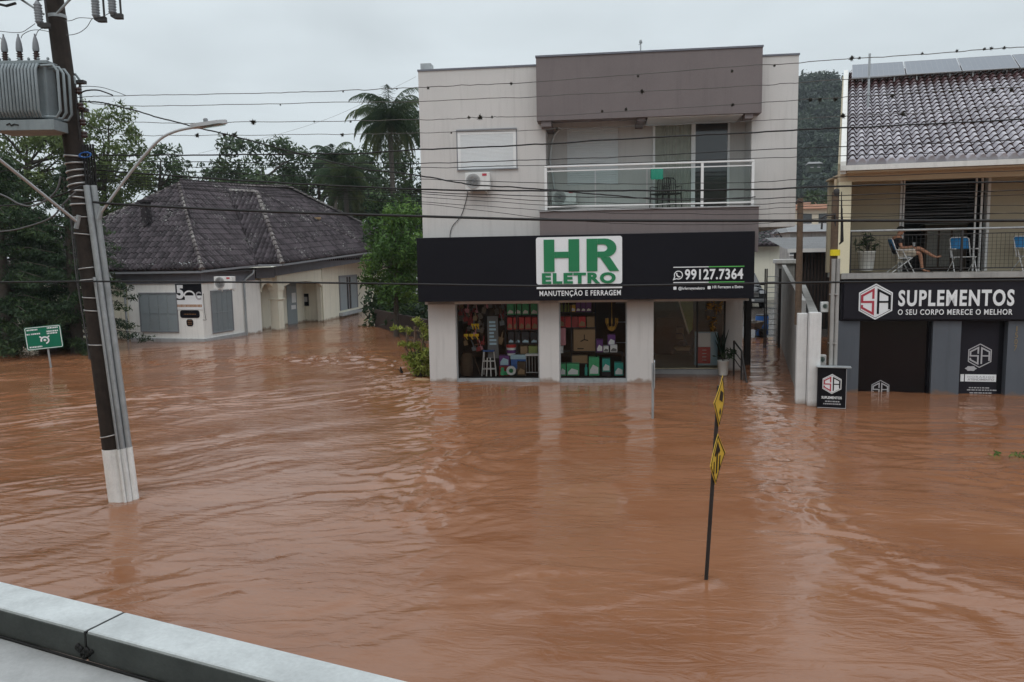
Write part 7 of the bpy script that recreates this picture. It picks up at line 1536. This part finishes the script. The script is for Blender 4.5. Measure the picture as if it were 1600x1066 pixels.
def palm(label, px, Y, topy, crown_y, rad_px, seed, n=46, base=-.5):
    b = D(px, 420, Y); zc = D(px, crown_y, Y)[2]; rad = rad_px/FPX*Y; up_ = D(px, topy, Y)[2]-zc; root = thing('palm_tree', label, 'palm', (b[0], b[1], base)); zc -= base
    m = MB(); m.tube([(0, 0, 0), (.05, 0, zc*.5), (0, 0, zc)], [.24, .19, .17], 12); m.build('trunk', 'palmtrunk', root)
    g = np.random.default_rng(seed); VS = []; RN = []; m = MB()
    for k in range(n):
        a = k*2.39996; el = 1.40-2.15*(k/n)+g.uniform(-.12, .12); L_ = rad*g.uniform(1.45, 1.8)*(1.0 if el > .2 else .85)
        d = np.array([math.cos(a), math.sin(a)]); pts = []; p = np.array([0., 0., zc]); ang = el; N_ = 14
        for i in range(N_+1):
            pts.append(p.copy()); p = p+np.array([d[0]*math.cos(ang), d[1]*math.cos(ang), math.sin(ang)])*L_/N_; ang -= (.055+.015*i)*(1.0 if el > 0 else .7)
            ang = max(ang, -1.52)
        m.tube(pts, [.035*(1-i/(N_+2)) for i in range(N_+1)], 4, False)
        side = np.array([-d[1], d[0], 0]); val = g.uniform(.15, .75) if el > -.1 else g.uniform(.5, 1.0)
        for i in range(2, N_+1):
            for q in range(5):
                o = pts[i-1]+(pts[i]-pts[i-1])*(q/5)
                for s in (-1, 1):
                    ll = rad*.36*math.sin(math.pi*(i/(N_+1))**.7)+.12; dv = side*s*g.uniform(.35, .8)+(pts[i]-pts[i-1])/np.linalg.norm(pts[i]-pts[i-1])*.5; dv[2] -= g.uniform(.3, 1.3); dv /= np.linalg.norm(dv)
                    wv = np.cross(dv, side); wv = wv/(np.linalg.norm(wv)+1e-9)*.020*Y/55; e = o+dv*ll
                    VS.append([o-wv, o+wv, e+wv*.2, e-wv*.2]); RN.append(min(1, max(0, val+g.uniform(-.2, .2))))
    m.build('frond_stem', 'leaf_palm', root, [.5]*len(m.f)); V = np.array(VS).reshape(-1, 3); np_mesh('fronds', V, np.arange(len(V)).reshape(-1, 4), 'leaf_palm', root, np.array(RN))
palm('tall shaggy palm rising above the other trees beside the pale building', 617, 60, 120, 190, 47, 5, 68)
palm('lower palm with drooping fronds behind the right end of the tiled roof', 545, 58, 262, 285, 40, 6, 54)
palm('small palm top peeking out left of the tall palm', 528, 76, 224, 250, 26, 7, 36)
def bush():
    b = D(655, 585, 25.0); root = thing('bush', 'yellow green leafy bush at the left corner of the shop', 'bush', (b[0]+.05, b[1], -.6)); cl = []; g = random.Random(2); m = MB()
    tips = [((615, 512), 25.0, .12), ((628, 514), 25.0, .14), ((640, 517), 25, .14), ((650, 500), 25, .13), ((655, 506), 25.1, .15), ((662, 514), 25.1, .18), ((668, 525), 25.2, .2), ((628, 537), 24.9, .13), ((640, 539), 25, .16), ((652, 540), 25, .18), ((637, 558), 24.9, .17), ((645, 568), 24.9, .24), ((655, 560), 25, .28), ((664, 552), 25.1, .28), ((660, 575), 25, .26), ((650, 580), 25, .2), ((670, 565), 25.2, .3), ((668, 583), 25.1, .22), ((648, 555), 25.2, .22)]
    for (px, py), Y, r_ in tips:
        p = D(px, py, Y)-np.array([b[0]+.05, b[1], -.6]); cl.append((tuple(p), (r_*1.2, r_, r_*.8))); m.tube([(0, 0, 0), (p[0]*.4, p[1]*.4, p[2]*.6), tuple(p)], [.025, .018, .006], 5)
    m.build('stem', 'trunk', root); V, Q, rn = leaves(cl, 3600, .034, 4, long=2.0, shell=.1); np_mesh('foliage', V, Q, 'leaf_yellow', root, rn)
bush()
q = W(627, 585); m = MB(); m.tube([(0, 0, -.5), (.02, 0, .1), (-.02, 0, .25)], [.05, .045, .02], 7); m.tube([(0, 0, .05), (-.1, 0, .2)], [.02, .01], 5); o = m.build('tree_stump', 'hair'); o.location = tuple(q); tag(o, 'small dark broken stump poking out of the water by the bush', 'stump')
q = W(660, 594); 
m = MB(); vs = []
for i in range(9):
    for j in range(5): x = (i-4)*.11; y = (j-2)*.12; vs.append((x, y, .12*math.exp(-(x/.35)**2-(y/.2)**2)-.03+.012*math.sin(i*2.1+j)))
m.add(vs, [(i*5+j, (i+1)*5+j, (i+1)*5+j+1, i*5+j+1) for i in range(8) for j in range(4)], True); o = m.build('sand_bag', 'cardboard'); o.location = tuple(q+np.array([-.05, -.05, 0])); tag(o, 'pale rounded bag half sunk in the water at the shop corner', 'bag')
for k, (px, py, s_) in enumerate(((1557, 712, .16), (1592, 714, .30))):
    q = W(px, py); V, Q, rn = leaves([((0, 0, .02), (s_, s_*.7, .05)), ((s_*.5, .1, .02), (s_*.6, s_*.5, .04))], 900, .022, 40+k, long=3, shell=.1); o = np_mesh('floating_weed', V, Q, 'leaf_bright', rnd=rn); o.location = tuple(q); tag(o, ['smaller patch of green weed floating near the right edge', 'larger patch of green weed floating at the right edge'][k], 'weed')
# slatted fence behind the bush, low rail wall on the far left
def fence(name, label, p0, p1, zt_, step, mat):
    d = (p1-p0)[:2]; L_ = np.linalg.norm(d); root = thing(name, label, 'fence', (p0[0], p0[1], 0), math.atan2(d[1], d[0])); n_ = int(L_/step)
    for k in range(n_+1): MB().box(k*step-.05, k*step+.05, -.05, .05, -1.2, zt_).build('post', mat, root)
    m = MB(); m.box(0, L_, -.02, .02, zt_*.35, zt_*.42); m.box(0, L_, -.02, .02, zt_*.8, zt_*.87); m.build('rail', mat, root)
    return root
fence('wooden_fence', 'dark wooden post fence in the shadow behind the yellow green bush', D(636, 500, 33), D(690, 500, 31), 1.0, .62, 'wood')
wall_run('garden_wall', 'dark wall in the deep shade under the round tree', D(585, 480, 44), D(665, 480, 36), .2, -1.2, 1.0, 'slat')
def rail_wall():
    a, b = D(96, 520, 35.5), D(178, 520, 36.5); d = (b-a)[:2]; L_ = np.linalg.norm(d); root = thing('railing_wall', 'low grey railed wall between the conifers and the old house', 'railing', (a[0], a[1], 0), math.atan2(d[1], d[0]))
    m = MB(); m.box(-.5, L_, 0, .2, -1.2, .30); m.build('base_wall', 'fascia', root)
    for z in (.55, .95): MB().tube([(-.5, .1, z), (L_, .1, z)], .045, 8).build('rail', 'galv', root)
    for k in range(4): MB().tube([(L_*k/3, .1, .3), (L_*k/3, .1, .95)], .035, 6).build('post', 'galv', root)
rail_wall()
# hedge-like undergrowth closing the far left and the gap behind the house
def undergrowth(name, label, boxes, mat, seed, size=.13, per=110):
    g = random.Random(seed); cl = []
    for (x0, y0, x1, y1, z1, n_) in boxes:
        for k in range(n_): t = g.random(); r_ = g.uniform(.7, 1.4); cl.append(((x0+(x1-x0)*t+g.uniform(-.5, .5), y0+(y1-y0)*t+g.uniform(-1, 1), g.uniform(-.3, z1)), (r_, r_, r_*.8)))
    V, Q, rn = leaves(cl, per, size, seed, shell=.4); tag(np_mesh(name, V, Q, mat, rnd=rn), label, 'undergrowth', kind='stuff')
a, b = D(-120, 500, 40), D(170, 500, 46); c_, d_ = D(420, 400, 92), D(700, 400, 88)
undergrowth('undergrowth', 'dark shrubs and hanging greenery under the conifers along the left bank', [(a[0], a[1], b[0], b[1], 3.0, 110)], 'leaf_dark', 51)
undergrowth('far_undergrowth', 'dark mass of greenery behind the tiled roof and palms', [(c_[0], c_[1], d_[0], d_[1], 9.5, 170), (D(250, 400, 90)[0], 90, c_[0], c_[1], 6.5, 90)], 'leaf_mid', 52, .2, 45)
undergrowth('shaded_undergrowth', 'deep green undergrowth in the shade between house and shop', [(D(590, 470, 46)[0], 46, D(680, 470, 40)[0], 40, 2.2, 34)], 'leaf_dark', 53)

# ================================================================== HAZE
def haze():
    m, n, l, b = newmat('thin_mist'); n.remove(b); v = n.new('ShaderNodeVolumePrincipled'); v.inputs['Color'].default_value = (.75, .82, .88, 1); v.inputs['Density'].default_value = .0003; v.inputs['Anisotropy'].default_value = .2
    l.new(v.outputs[0], n['Material Output'].inputs['Volume']); MT['haze'] = m
    mb = MB(); mb.box(-1520, 1520, -320, 1520, -2.3, 125); o = mb.build('haze', 'haze'); tag(o, kind='stuff', label='thin pale mist filling the air over the flooded street and the far hill', cat='haze')
haze()
for _o in bpy.data.objects:
    if _o.get('label') and not 4 <= len(str(_o['label']).split()) <= 16: print('LABEL', len(str(_o['label']).split()), _o.name, _o['label'])
